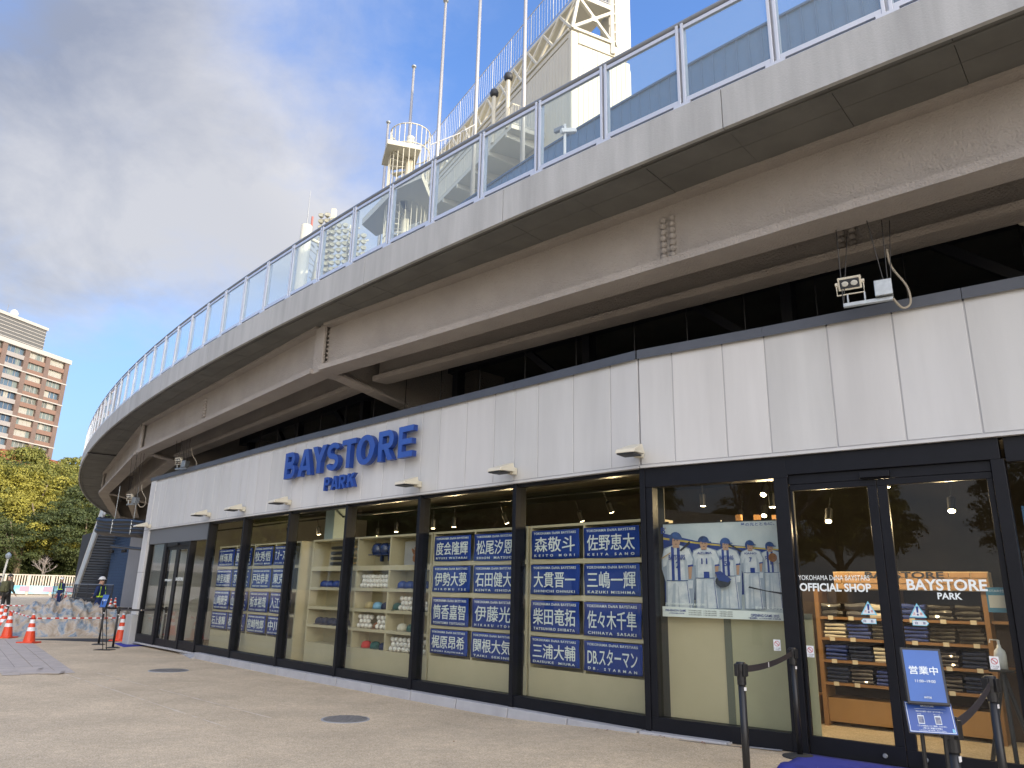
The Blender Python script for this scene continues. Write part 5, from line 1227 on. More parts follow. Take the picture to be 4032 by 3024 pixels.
# right lobe of the tower with rounded edge
lobe = thing('ivory_side_tower', 'narrow ivory tower with rounded edges at the right of the sunlit block', 'building')
def rprism(mb, u0, v0, v1, z0, z1, rr=.35, depth=1.2):
    """rounded-rectangle face in the v-z plane, thick in u"""
    q = []
    for (cv, cz_, a0) in ((v1 - rr, z0 + rr, -90), (v1 - rr, z1 - rr, 0), (v0 + rr, z1 - rr, 90), (v0 + rr, z0 + rr, 180)):
        for k in range(6): a = R(a0 + 18 * k); q.append((cv + rr * math.cos(a), cz_ + rr * math.sin(a)))
    b = len(mb.v); n_ = len(q)
    for u_ in (u0, u0 + depth):
        for v_, z_ in q: mb.v.append(tuple(ibp(u_, v_, z_)))
    mb.f.append(tuple(b + k for k in range(n_))); mb.mi.append(0); mb.f.append(tuple(b + n_ + k for k in range(n_ - 1, -1, -1))); mb.mi.append(0)
    for k in range(n_): k2 = (k + 1) % n_; mb.f.append((b + k, b + k2, b + n_ + k2, b + n_ + k)[::-1]); mb.mi.append(0)
mb = MB(); rprism(mb, .3, 2.6, 4.0, 4, 29.7); mb.build('lower_lobe', M_ivory, lobe)
for v in (2.9, 3.15, 3.4, 3.65):
    mb = MB(); mb.hexa([ibp(.285, v, 8), ibp(.285, v + .23, 8), ibp(.31, v + .23, 8), ibp(.31, v, 8), ibp(.285, v, 28.9), ibp(.285, v + .23, 28.9), ibp(.31, v + .23, 28.9), ibp(.31, v, 28.9)]); mb.build('siding_strip', M_ivory, lobe)
mb = MB(); rprism(mb, .3, 3.05, 4.05, 30.6, 38, .4); mb.build('upper_lobe', M_ivory, lobe)
mb = MB(); rprism(mb, .45, 2.72, 3.2, 30.3, 38, .2, .8); mb.build('louvre_back', M_ivory2, lobe)
for k in range(9):
    z = 30.8 + k * .62; mb = MB(); mb.hexa([ibp(.25, 2.75, z), ibp(.25, 3.04, z + .2), ibp(.5, 3.04, z + .2), ibp(.5, 2.75, z), ibp(.25, 2.75, z + .08), ibp(.25, 3.04, z + .28), ibp(.5, 3.04, z + .28), ibp(.5, 2.75, z + .08)]); mb.build('louvre_blade', M_ivory, lobe)
# truss stand on top, seen from below
tr = thing('stand_truss', 'cream steel truss carrying the upper stand on top of the ivory block', 'truss')
Z2 = 32.7
def rod(par, a, b, w_=.16, name='truss_member', m_=None): mb = MB(); mb.bar(a, b, w_, w_); return mb.build(name, m_ or M_ivory, par)
rod(tr, ibp(0, .1, ZT + .12), ibp(0, 2.62, ZT + .12)); rod(tr, ibp(0, .45, Z2), ibp(0, 2.62, Z2)); rod(tr, ibp(0, .05, ZT + .1), ibp(0, .45, Z2)); rod(tr, ibp(0, 2.6, ZT - .6), ibp(0, 2.6, 38), .22)
rod(tr, ibp(0, .12, ZT + .2), ibp(0, 2.5, Z2 - .25)); rod(tr, ibp(0, .5, Z2 - .1), ibp(0, 2.5, ZT + .2))
mb = MB(); c_ = ibp(-.06, 1.4, (ZT + Z2) / 2 + .05); mb.box(-.18, .18, -.03, .03, -.18, .18, Matrix.Translation(c_) @ Matrix.Rotation(math.atan2(dr_.y, dr_.x), 4, 'Z')); mb.build('gusset_plate', M_ivory, tr)
rod(tr, ibp(.2, .0, ZT + .12), ibp(LL, .0, ZT + .12)); 
U = 14
for k in range(U):
    u0, u1 = k * 1.7, (k + 1) * 1.7; rod(tr, ibp(u0, .02, ZT + .1), ibp(u1, .38, Z2 - .05), .12); rod(tr, ibp(u1, .02, ZT + .1), ibp(u0, .38, Z2 - .05), .12)
mb = MB(); mb.hexa([ibp(-.05, .45, Z2 + .05), ibp(-.05, 2.62, Z2 + .05), ibp(LL, 2.62, Z2 + .05), ibp(LL, .3, Z2 + .05), ibp(-.05, .45, Z2 + .25), ibp(-.05, 2.62, Z2 + .25), ibp(LL, 2.62, Z2 + .25), ibp(LL, .3, Z2 + .25)]); mb.build('stand_deck', M_ivory, tr)
# railings on top of the truss
def railing(name, lab, pts, h=1.1, sp=.14, r=.018, m_=None, postevery=8):
    t = thing(name, lab, 'railing'); m_ = m_ or M_ivory
    mb = MB(); mb.tube([Vector(p) + Vector((0, 0, h)) for p in pts], .03, 6); mb.build('top_rail', m_, t); mb = MB(); mb.tube([Vector(p) + Vector((0, 0, .08)) for p in pts], .025, 6); mb.build('bottom_rail', m_, t)
    n_ = 0; bars = MB(); extra = MB()
    b0 = None
    for a, b in zip(pts[:-1], pts[1:]):
        a, b = Vector(a), Vector(b); L_ = (b - a).length; c = max(1, int(L_ / sp))
        for k in range(c):
            p = a + (b - a) * (k / c); n_ += 1; rr = .03 if n_ % postevery == 1 else r * .7
            if b0 is None:
                q = MB(); q.tube([(0, 0, .08), (0, 0, h)], 1.0, 5); me = q; b0 = q.build('baluster', m_, t); b0.matrix_basis = Matrix.Translation(p) @ Matrix.Diagonal((rr, rr, 1, 1))
            elif n_ < 290: inst(b0, t, Matrix.Translation(p) @ Matrix.Diagonal((rr, rr, 1, 1)))
    return t
M_rl = mat('pale_grey_railing', (.5, .5, .5), .5)
railing('roof_railing', 'tall pale railing on the stand edge above the ivory block, over the sunlit side', [ibp(-.05, .45, Z2 + .25), ibp(-.05, 2.6, Z2 + .25)], 2.2, .2, m_=M_rl)
railing('roof_railing', 'long pale railing climbing along the shaded side of the ivory block', [ibp(0, .4, Z2 + .25), ibp(LL, .3, Z2 + .25)], 2.3, .3, m_=M_rl)
# lower walkway with railing in front of the shaded face, seen left of the block
wk = thing('service_walkway', 'cream cantilevered service walkway with railing left of the ivory block', 'walkway')
WU0, WU1, WZ = 2.5, 26, 25.2
def wkp(u, v, z): return ibp(u, v, z)
mb = MB(); mb.hexa([wkp(WU0, -2.0, WZ), wkp(WU0, 0.0, WZ), wkp(WU1, 0.0, WZ), wkp(WU1, -2.0, WZ), wkp(WU0, -2.0, WZ + .25), wkp(WU0, 0.0, WZ + .25), wkp(WU1, 0.0, WZ + .25), wkp(WU1, -2.0, WZ + .25)]); mb.build('walkway_slab', M_ivory, wk)
for u in range(3, 26, 2):
    mb = MB(); mb.hexa([wkp(u, -2.0, WZ - .25), wkp(u, 0, WZ - .5), wkp(u + .15, 0, WZ - .5), wkp(u + .15, -2.0, WZ - .25), wkp(u, -2.0, WZ), wkp(u, 0, WZ), wkp(u + .15, 0, WZ), wkp(u + .15, -2.0, WZ)]); mb.build('cantilever_rib', M_ivory, wk)
railing('walkway_railing', 'cream railing on the outer edge of the service walkway', [wkp(WU0, 0.0, WZ + .25), wkp(WU0, -1.95, WZ + .25), wkp(WU1, -1.95, WZ + .25)], 1.25, .16)
for k, (u, dz) in enumerate([(3.0, 0), (4.6, 0)]):
    t = thing('roof_vent', ['nearer', 'farther'][k] + ' dark mushroom vent on a post of the service walkway', 'vent', 'dark mushroom vents'); c_ = wkp(u, -2.0, WZ + .25); mb = MB(); c_ = c_ + Vector((0, 0, .9)); mb.tube([c_ - Vector((0, 0, .9)), c_ + Vector((0, 0, 2.1))], .12, 8); mb.build('vent_post', M_ivory, t); mb = MB(); mb.lathe([(.14, 2.1), (.23, 2.2), (.25, 2.36), (.2, 2.52), (.05, 2.6)], 14, c=c_); mb.build('vent_cap', M_dsteel, t, smooth=True)
# flag poles
M_pole = mat('grey_pole', (.42, .41, .40), .35, metal=.4)
for k, (bx_, by_, tx_, ty_, D_) in enumerate([(1520, 600, 1510, 485, 46), (1600, 700, 1622, 268, 42), (1716, 700, 1748, 10, 36), (1868, 560, 1884, -300, 34), (2062, 380, 2070, -420, 31.5)]):
    b_ = AT(bx_, by_, D_); t_ = AT(tx_, ty_, D_); t_.x, t_.y = b_.x, b_.y
    d_ = math.hypot(b_.x, b_.y); 
    zt = AT(tx_, ty_, D_).z; t = thing('flag_pole', ['shortest grey flag pole, farthest left', 'second flag pole from the left with a small ball top', 'tall flag pole just right of the spiral stair', 'fourth flag pole, passing behind the bend of the walkway', 'rightmost flag pole beside the ivory block'][k], 'flag pole', 'flag poles along the stadium roof')
    mb = MB(); q0 = Vector((b_.x, b_.y, 18.0)); mb.tube([q0, Vector((b_.x, b_.y, zt))], [.13, .08], 10); mb.build('pole', M_pole, t, smooth=True); mb = MB(); mb.lathe([(.02, 0), (.16, .08), (.17, .16), (.05, .28)], 12, c=(b_.x, b_.y, zt)); mb.build('finial', M_steel, t, smooth=True)
# spiral stair in a cage
ss = thing('spiral_staircase', 'cream caged spiral staircase with a round column, left of the tall flag poles', 'staircase'); D_ = 33.0
c_ = AT(1612, 620, D_); top_z = AT(1612, 620, D_).z
SCX, SCY = c_.x, c_.y; RR = .95
zt = AT(1612, 610, D_).z
mb = MB(); mb.tube([(SCX, SCY, 8), (SCX, SCY, zt + 1.0)], .2, 12); mb.build('column', M_ivory, ss, smooth=True)
zz = 10.5; a = 0
while zz < zt - .3:
    mb = MB(); q = [(SCX, SCY), (SCX + RR * math.cos(a), SCY + RR * math.sin(a)), (SCX + RR * math.cos(a + .42), SCY + RR * math.sin(a + .42))]
    b = len(mb.v)
    for z_ in (zz, zz + .05):
        for x, y in q: mb.v.append((x, y, z_))
    mb.f += [(2, 1, 0), (3, 4, 5), (0, 1, 4, 3), (1, 2, 5, 4), (2, 0, 3, 5)]; mb.mi += [0] * 5; mb.build('tread', M_ivory, ss); zz += .2; a += .38
bar0 = None
for k in range(22):
    a = 2 * math.pi * k / 22; M_ = Matrix.Translation((SCX + (RR + .05) * math.cos(a), SCY + (RR + .05) * math.sin(a), 0))
    if bar0 is None: q = MB(); q.tube([(0, 0, 10), (0, 0, zt + 1.15)], .022, 5); bar0 = q.build('cage_bar', M_ivory, ss); bar0.matrix_basis = M_
    else: inst(bar0, ss, M_)
for z_ in (zt + 1.15, zt + .1, zt - 2.4, zt - 4.8, zt - 7.0):
    mb = MB(); mb.tube([(SCX + (RR + .05) * math.cos(R(15 * k)), SCY + (RR + .05) * math.sin(R(15 * k)), z_) for k in range(25)], .03, 6, caps=False); mb.build('cage_ring', M_ivory, ss)
mb = MB(); mb.box(-1.25, .4, -1.0, 1.0, -.25, 0, Matrix.Translation((SCX, SCY, zt)) @ Matrix.Rotation(.3, 4, 'Z')); mb.build('landing', M_ivory, ss, bevel=.02)
railing('link_railing', 'thin pale railing linking the spiral stair to the walkway', [Vector((SCX + 1.0, SCY, zt - .4)), Vector((SCX + 2.3, SCY + .5, zt + .6)), Vector((SCX + 3.2, SCY + 1.0, zt + 1.6))], 1.0, .22, m_=M_rl)
# grey roof and wall left of the stair, seen through the glass
rf = thing('stand_roof', 'pale grey underside of a stand roof behind the glass, left of the spiral stair', 'roof'); a0_ = AT(1500, 690, 48); 
mb = MB(); q = [AT(1425, 880, 50), AT(1560, 740, 40), AT(1720, 690, 36), AT(1720, 840, 40), AT(1560, 900, 46)]
zr = 19.5
def atz(px, py, z): return G(px, py, z)
q = [atz(1425, 885, zr), atz(1560, 745, zr), atz(1660, 700, zr), atz(1720, 850, zr), atz(1480, 930, zr)]
b = len(mb.v)
for z_ in (0, .35):
    for p in q: mb.v.append((p.x, p.y, p.z + z_))
n_ = len(q); mb.f += [tuple(range(n_ - 1, -1, -1)), tuple(range(n_, 2 * n_))] + [(k, (k + 1) % n_, n_ + (k + 1) % n_, n_ + k) for k in range(n_)]; mb.mi += [0] * (n_ + 2); mb.build('roof_slab', M_ivory, rf)
# floodlight tower with lamp cluster
ft = thing('floodlight_tower', 'stadium floodlight tower with a dense grid of round lamps behind the glass', 'floodlight tower'); D_ = 62
cen = AT(1330, 960, D_); rt = Vector((CX.x, CX.y, 0)).normalized(); fw = Vector((-cen.x, -cen.y, 0)).normalized()
M_lamps = mat('stadium_lamp', (.34, .33, .26), .35, var=.3, vscale=2)
lm = None
Mf = Matrix.Identity(4)
for k in range(3): Mf[k][0] = rt[k]; Mf[k][1] = fw[k]; Mf[k][2] = (0, 0, 1)[k]
count = 0
for r_ in range(17):
    for c_ in range(9):
        x = -1.25 + c_ * .55 - r_ * .03; z = -6.6 + r_ * .60
        if c_ > 7.5 - max(0, r_ - 12) * 1.6: continue
        p = cen + rt * x + Vector((0, 0, z + x * .12)); M_ = Matrix.Translation(p) @ Mf @ Matrix.Rotation(.5, 4, 'X') @ Matrix.Rotation(R(-90), 4, 'X')
        if lm is None: q = MB(); q.lathe([(.1, -.3), (.2, -.15), (.27, 0), (.27, .06), (.2, .03)], 10); lm = q.build('round_lamp', M_lamps, ft, smooth=True); lm.matrix_basis = M_
        else: inst(lm, ft, M_)
        count += 1
for r_ in range(0, 17, 2):
    z = -6.9 + r_ * .60; a = cen + rt * (-1.4 - r_ * .03) + Vector((0, 0, z - .25)) - fw * .5; b = cen + rt * (3.2 - max(0, r_ - 11) * .45) + Vector((0, 0, z + .35)) - fw * .5; rod(ft, a, b, .12, 'cross_beam')
rod(ft, cen + rt * -1.2 + Vector((0, 0, -14)) - fw * .4, cen + rt * -.6 + Vector((0, 0, 3.6)) - fw * .4, .4, 'main_mast')
rod(ft, cen + rt * -1.9 + Vector((0, 0, -14)) - fw * .6, cen + rt * -5.3 + Vector((0, 0, -2.5)) - fw * .6, .5, 'raking_strut') if False else None
rod(ft, cen + rt * .2 + Vector((0, 0, -14)) - fw * .8, cen + rt * 1.2 + Vector((0, 0, 2.2)) - fw * .8, .4, 'main_mast')
a = AT(1225, 1140, D_ - 1); b = AT(1265, 960, D_ - 1); t = thing('lattice_mast', 'ivory tubular mast with a lightning rod left of the floodlight tower', 'mast')
m1 = AT(1208, 890, D_ - 2); mb = MB(); mb.tube([(m1.x, m1.y, 2), (m1.x, m1.y, m1.z)], .48, 14); mb.build('mast_tube', M_ivory, t, smooth=True)
m2 = AT(1217, 750, D_ - 2); mb = MB(); mb.tube([(m1.x, m1.y, m1.z), (m1.x, m1.y, m2.z)], [.05, .025], 6); mb.build('lightning_rod', M_rail, t)
mb = MB(); mb.tube([AT(1235, 1130, D_), AT(1262, 1000, D_)], .35, 10); mb.build('raking_leg', M_ivory, t, smooth=True)
mb = MB(); mb.tube([AT(1210, 935, D_ - 1), AT(1275, 965, D_)], .16, 8); mb.build('cross_tube', M_ivory, t)
for k in range(7): 
    mb = MB(); y_ = 950 + k * 28; mb.bar(AT(1218, y_, D_), AT(1250 if k % 2 else 1238, y_ + 26, D_), .1, .1); mb.build('lattice_bar', M_rail, t)
mb = MB(); q = AT(1229, 870, D_ - 2); mb.tube([(q.x, q.y, q.z - 1.5), (q.x, q.y, q.z + .4)], .09, 6); mb.build('red_beacon_post', mat('faded_red', (.4, .12, .1), .6), t)
# security camera on a post behind the balustrade
t = thing('security_camera', 'pair of white security cameras on a thin post behind the glass', 'camera'); s_ = -1.22; b_ = DP(-1.25, 1.4, 6.66)
p = AT(2224, 640, 9.9); z_top = AT(2224, 490, 9.9).z; p = Vector((p.x, p.y, 0))
mb = MB(); mb.tube([(p.x, p.y, 6.64), (p.x, p.y, z_top)], .022, 8); mb.build('post', M_whitep, t)
mb = MB(); mb.box(-.04, .04, -.16, .1, -.035, .035, Matrix.Translation((p.x + .08, p.y + .02, z_top - .1)) @ Matrix.Rotation(-1.2, 4, 'Z') @ Matrix.Rotation(.3, 4, 'X')); mb.build('camera_body', M_whitep, t, bevel=.01)
mb = MB(); mb.box(-.03, .03, -.05, .12, -.035, .035, Matrix.Translation((p.x - .06, p.y, z_top - .08)) @ Matrix.Rotation(.9, 4, 'Z')); mb.build('camera_body', M_rail, t, bevel=.01)
ob_ = thing('shade_block', 'unseen grey block added behind the camera to the right to shade the plaza', 'building', loc=(52, -29, 0), rz=math.atan2(-.475, .88))  # unseen block added on the sun side to keep the plaza shaded
mb = MB(); mb.box(-8, 8, -16, 17, 0, 38); mb.build('walls', mat('shade_block_grey', (.32, .31, .30), .7, var=.1), ob_)
for z in range(3, 36, 4):
    mb = MB(); mb.box(-8.06, -8.0, -14, 15, z, z + 1.8); mb.build('window_band', M_frame, ob_)
# unseen stadium stand added beyond the right frame to shade the plaza
st = MB()
for k in range(30):
    a, b = R(-123 + k * 2.4), R(-123 + (k + 1) * 2.4)
    def rp(r_, an, z): return (DC.x + r_ * math.cos(an), DC.y + r_ * math.sin(an), z)
    st.face([rp(97, a, 0), rp(97, b, 0), rp(97, b, 27), rp(97, a, 27)]); st.face([rp(97, a, 27), rp(97, b, 27), rp(70, b, 9), rp(70, a, 9)]); st.face([rp(70, a, 9), rp(70, b, 9), rp(70, b, 0), rp(70, a, 0)])
a = R(-123); st.face([rp(97, a, 0), rp(97, a, 27), rp(70, a, 9), rp(70, a, 0)]); a = R(-123 + 72); st.face([rp(97, a, 0), rp(97, a, 27), rp(70, a, 9), rp(70, a, 0)])
tag(st.build('shading_stand', M_bluewall), 'unseen blue raked stadium stand added beyond the right edge to shade the plaza', 'stadium')

# ------------------------------------------------------------------ street furniture at the entrances
def belt_post():
    t = thing('belt_post', '', 'barrier post', 'black belt barrier posts at the entrances')
    mb = MB(); 
    prof = [(.165, 0), (.165, .012), (.12, .022), (.03, .03)]
    n_ = 28; b = 0; ang = [R(20 + 320 * k / n_) for k in range(n_ + 1)]
    mb.lathe(prof, 28); mb.build('base_disc', M_rubber, t, smooth=False)
    mb = MB(); mb.tube([(0, 0, .03), (0, 0, .88)], .027, 14); mb.build('pole', M_black, t, smooth=True)
    mb = MB(); mb.lathe([(.033, .84), (.034, .92), (.037, .94), (.037, .99), (.03, 1.0)], 14); mb.build('head', M_black, t, bevel=0)
    for a in range(4):
        mb = MB(); M_ = Matrix.Rotation(R(90 * a), 4, 'Z'); mb.box(.03, .052, -.018, .018, .90, .985, M_); mb.build('belt_slot', M_black, t, bevel=.003)
    mb = MB(); mb.box(.026, .0285, -.014, .014, .80, .825, Matrix.Rotation(-1.3, 4, 'Z')); mb.build('white_label', M_refl, t)
    return t
bp0 = belt_post(); bp0.location = (50, -50, 0)
RP = [G(2916, 2606, 1.10), Vector((3.00, 7.98, 0)), G(3896, 2660, 1.10), AT(3724, 2730, 4.45)]
q = G(3152, 2982, .10); RP[1] = Vector((q.x, q.y, .1))
RP = [Vector((p.x, p.y, gz(p.x, p.y) + .0)) for p in RP]; 
lab = ['nearest belt barrier post standing in front of the poster window', 'belt barrier post with a round base beside the right doors', 'belt barrier post in front of the right door leaf', 'belt barrier post half hidden behind the blue sign stand']
LPp = [G(*p) for p in ((388, 2535, .02), (444, 2548, .02), (590, 2519, .02), (636, 2535, .02))]
labL = ['far left belt post, partly behind the small sign stand', 'second belt post from the left, at the left edge of the far blue mat', 'belt post behind the far blue mat close to the glass', 'belt post at the right end of the far blue mat']
posts = []
for p, l_ in list(zip(RP, lab)) + list(zip(LPp, labL)):
    posts.append(copy_tree(bp0, loc=(p.x, p.y, gz(p.x, p.y)), label=l_, rz=.4))
for c in list(bp0.children): bpy.data.objects.remove(c)
bpy.data.objects.remove(bp0)
def belt(a, b, lab_, z=.945, m_=None):
    a, b = Vector(a), Vector(b); d_ = (b - a).normalized(); n_ = 8; mb = MB(); nn_ = Vector((-d_.y, d_.x, 0)) * .0015; a = a + d_ * .05; b = b - d_ * .05
    for k in range(n_):
        u0, u1 = k / n_, (k + 1) / n_; s0, s1 = -.03 * 4 * u0 * (1 - u0), -.03 * 4 * u1 * (1 - u1); p, q = lerp(a, b, u0), lerp(a, b, u1)
        z0, z1 = z + s0, z + s1
        mb.hexa([Vector((p.x, p.y, p.z + z0 - .024)) - nn_, Vector((p.x, p.y, p.z + z0 - .024)) + nn_, Vector((q.x, q.y, q.z + z1 - .024)) + nn_, Vector((q.x, q.y, q.z + z1 - .024)) - nn_, Vector((p.x, p.y, p.z + z0 + .024)) - nn_, Vector((p.x, p.y, p.z + z0 + .024)) + nn_, Vector((q.x, q.y, q.z + z1 + .024)) + nn_, Vector((q.x, q.y, q.z + z1 + .024)) - nn_])
    t = thing('barrier_belt', lab_, 'belt'); mb.build('webbing', m_ or M_belt, t)
    c = lerp(a, b, .45); mb = MB(); Mx = planeM((c.x, c.y, c.z + z - .028), d_, (0, 0, 1)); mb.box(-.012, .012, -.02, .02, .003, .0045, Mx); mb.build('white_patch', M_refl, t)
M_belt = mat('dark_webbing', (.022, .018, .024), .75)
gp = lambda o: Vector(o.location)
belt(gp(posts[0]), gp(posts[1]), 'dark belt strap between the two posts in front of the poster window'); belt(gp(posts[2]), gp(posts[3]), 'dark belt strap running from the door post behind the sign')
belt(gp(posts[4]), gp(posts[6]), 'black strap between the far posts behind the left mat'); belt(gp(posts[5]), gp(posts[7]), 'grey strap along the front of the left mat', m_=mat('grey_webbing', (.12, .12, .13), .7))
# blue mats
def mat_obj(pts, lab_, wave=0):
    mb = MB(); A_, B_, C_, D_ = [Vector(p) for p in pts]; nx, ny = 16, 8
    for j in range(ny + 1):
        for k in range(nx + 1):
            u, v = k / nx, j / ny; p = lerp(lerp(A_, B_, u), lerp(D_, C_, u), v); h = gz(p.x, p.y) + .012 + wave * max(0, noise.noise((u * 3, v * 3, 1))) * (1 if v > .5 or u > .5 else .6); mb.v.append((p.x, p.y, h))
    for j in range(ny):
        for k in range(nx): a = j * (nx + 1) + k; mb.f.append((a, a + 1, a + nx + 2, a + nx + 1)); mb.mi.append(0)
    o = mb.build('door_mat', M_mat, smooth=True, tagd=(lab_, 'mat', 'blue entrance mats')); m_ = o.modifiers.new('s', 'SOLIDIFY'); m_.thickness = .01; return o
q = [G(3040, 3060, .1), G(3232, 2972, .1), G(3560, 3010, .1), G(3700, 3060, .1)]
n8 = FR[8][0]
mat_obj([n8 @ Vector((.12, -.12, 0)), n8 @ Vector((1.35, -.14, 0)), n8 @ Vector((1.4, -1.05, 0)), n8 @ Vector((.12, -.95, 0))], 'rumpled blue mat in front of the right doors', .05)
mat_obj([G(x, y, .02) for x, y in ((449, 2531), (486, 2545), (633, 2538), (586, 2522))], 'flat blue mat at the left entrance')
# sign stand in front of the doors
sg = thing('sign_stand', 'black framed stand sign with opening hours in front of the right doors', 'sign')
SC_ = G(3640, 2600, 1.0); SC_ = Vector((3.02, 0, 0)) if False else None
Dg = 4.1
top = AT(3640, 2560, Dg); right_ = (AT(3702, 2572, Dg) - AT(3565, 2553, Dg)); 
TL, TR, BL, BRr = AT(3563, 2556, Dg - .02), AT(3703, 2567, Dg), AT(3581, 2757, Dg - .10), AT(3712, 2768, Dg - .08)
rv = (TR - TL); rv.z = 0; rv.normalize(); upv = ((TL + TR) / 2 - (BL + BRr) / 2).normalized(); cc = (TL + TR + BL + BRr) / 4; wS = (TR - TL).length; hS = ((TL + TR) / 2 - (BL + BRr) / 2).length
SM = planeM(cc, rv, upv)
M_sblue = mat('sign_blue_paper', (.045, .135, .42), .35, col2=(.035, .10, .33), vscale=4)
mb = MB(); mb.box(-wS / 2 - .012, wS / 2 + .012, -hS / 2 - .012, hS / 2 + .012, -.02, -.002, SM); mb.build('frame', M_black, sg, bevel=.004)
mb = MB(); mb.box(-wS / 2, wS / 2, -hS / 2, hS / 2, -.0019, .0, SM); mb.build('paper', M_sblue, sg)
text('営業中', SM @ Matrix.Translation((0, hS * .10, .0015)), wS * .8, hS * .165, M_white, 'print', sg, ext=.0003, offv=.01); text('11:00~19:00', SM @ Matrix.Translation((0, -hS * .11, .0015)), wS * .56, hS * .055, M_white, 'print', sg, ext=.0003, offv=.005); text('BAYSTORE', SM @ Matrix.Translation((0, -hS * .42, .0015)), wS * .2, hS * .035, M_white, 'print', sg, ext=.0003, offv=.01)
for k in range(16):
    pass
TL, TR, BL, BRr = AT(3560, 2755, Dg - .06), AT(3750, 2775, Dg - .02), AT(3578, 2881, Dg - .12), AT(3768, 2900, Dg - .08)
rv = (TR - TL); rv.z = 0; rv.normalize(); upv = ((TL + TR) / 2 - (BL + BRr) / 2).normalized(); cc = (TL + TR + BL + BRr) / 4 ; w2, h2 = (TR - TL).length, ((TL + TR) / 2 - (BL + BRr) / 2).length
SM2 = planeM(cc, rv, upv); lo = thing('notice_board', 'wide blue notice with two small pictures hung below the opening hours sign', 'notice')
mb = MB(); mb.box(-w2 / 2, w2 / 2, -h2 / 2, h2 / 2, -.006, 0, SM2); mb.build('board', M_black, lo); mb = MB(); mb.box(-w2 / 2 + .004, w2 / 2 - .002, -h2 / 2 + .003, h2 / 2 - .003, .0002, .0015, SM2); mb.build('paper', mat('notice_blue', (.025, .075, .30), .35), lo)
for (x0, x1, y0, y1) in ((-.46, .46, .44, .455), (-.46, .46, -.455, -.44), (-.465, -.455, -.455, .455), (.455, .465, -.455, .455), (-.3, .35, .27, .275)):
    mb = MB(); mb.box(x0 * w2, x1 * w2, y0 * h2, y1 * h2, .0016, .0022, SM2); mb.build('border_line', M_white, lo)
text('BAYSTORE', SM2 @ Matrix.Translation((-.02 * w2, .37 * h2, .002)), w2 * .27, h2 * .06, M_white, 'print', lo, ext=.0003, offv=.02); text('『勝ち切る覚悟 ～日本一までの79日～』', SM2 @ Matrix.Translation((0, .19 * h2, .002)), w2 * .56, h2 * .045, M_white, 'print', lo, ext=.0002); text('[DVD]', SM2 @ Matrix.Translation((-.22 * w2, .10 * h2, .002)), w2 * .08, h2 * .035, M_white, 'print', lo, ext=.0002); text('[Blu-ray]', SM2 @ Matrix.Translation((.14 * w2, .10 * h2, .002)), w2 * .12, h2 * .035, M_white, 'print', lo, ext=.0002)
for x in (-.2, .15):
    mb = MB(); mb.box((x - .065) * w2, (x + .065) * w2, -.20 * h2, .06 * h2, .0016, .0026, SM2); mb.build('picture_edge', M_white, lo); mb = MB(); mb.box((x - .055) * w2, (x + .055) * w2, -.18 * h2, .03 * h2, .0027, .0032, SM2); mb.build('picture', mat('picture_print', (.06, .09, .20), .5, col2=(.3, .3, .33), vscale=60) if x < 0 else bpy.data.materials['picture_print'], lo)
for k, (b_, w_) in enumerate((('こちらの商品はレジにて販売しております。', .6), ('ご購入をご希望のお客様は', .4), ('レジスタッフまでお申し付けください。', .55))): text(b_, SM2 @ Matrix.Translation((0, (-.26 - k * .07) * h2, .002)), w2 * w_, h2 * .05, M_white, 'print', lo, ext=.0002, offv=.01)
text('B', SM2 @ Matrix.Translation((.425 * w2, -.37 * h2, .003)), w2 * .05, h2 * .11, M_decb, 'print', lo, ext=.0002, offv=.03)
# stand legs
ft_ = Vector((cc.x + .03, cc.y + .05, gz(cc.x, cc.y)))
for dx in (-.045, .045):
    a = cc + rv * dx + Vector((0, 0, .1)) + Vector((.02, .03, 0)); mb = MB(); mb.tube([a, ft_ + rv * dx], .009, 8); mb.build('stand_leg', M_black, sg)
mb = MB(); mb.box(-.2, .2, -.16, .16, 0, .012, Matrix.Translation(ft_) @ Matrix.Rotation(-.6, 4, 'Z')); mb.build('foot_plate', M_black, sg, bevel=.004)
# left small sign stand
sg2 = thing('sign_stand', 'small tilted blue sign stand at the left entrance', 'sign'); b_ = G(412, 2556, .02)
D2 = math.hypot(b_.x, b_.y)
c1, c2 = AT(410, 2342, D2), AT(402, 2392, D2 - .05)
TL, TR = AT(407, 2339, D2), AT(427, 2341, D2 - .1); BL = AT(396, 2391, D2 - .1); rv = (TR - TL).normalized(); upv = (TL - BL).normalized(); cc = (TR + BL) / 2; wS = (TR - TL).length * 1.25; hS = (TL - BL).length
SM3 = planeM(cc, Vector((rv.x, rv.y, 0)), upv); mb = MB(); mb.box(-wS / 2, wS / 2, -hS / 2, hS / 2, -.015, 0, SM3); mb.build('frame', M_black, sg2); mb = MB(); mb.box(-wS * .44, wS * .44, -hS * .46, hS * .46, .0005, .002, SM3); mb.build('paper', M_sblue, sg2)
text('営業中', SM3 @ Matrix.Translation((0, hS * .05, .003)), wS * .7, hS * .14, M_white, 'print', sg2, ext=.0005)
for dx in (-.03, .03): mb = MB(); mb.tube([cc + Vector((dx, dx, 0)), Vector((b_.x + dx, b_.y + dx, .01))], .01, 6); mb.build('stand_leg', M_black, sg2)
mb = MB(); mb.box(-.2, .2, -.15, .15, 0, .012, Matrix.Translation((b_.x, b_.y, 0))); mb.build('foot_plate', M_black, sg2)
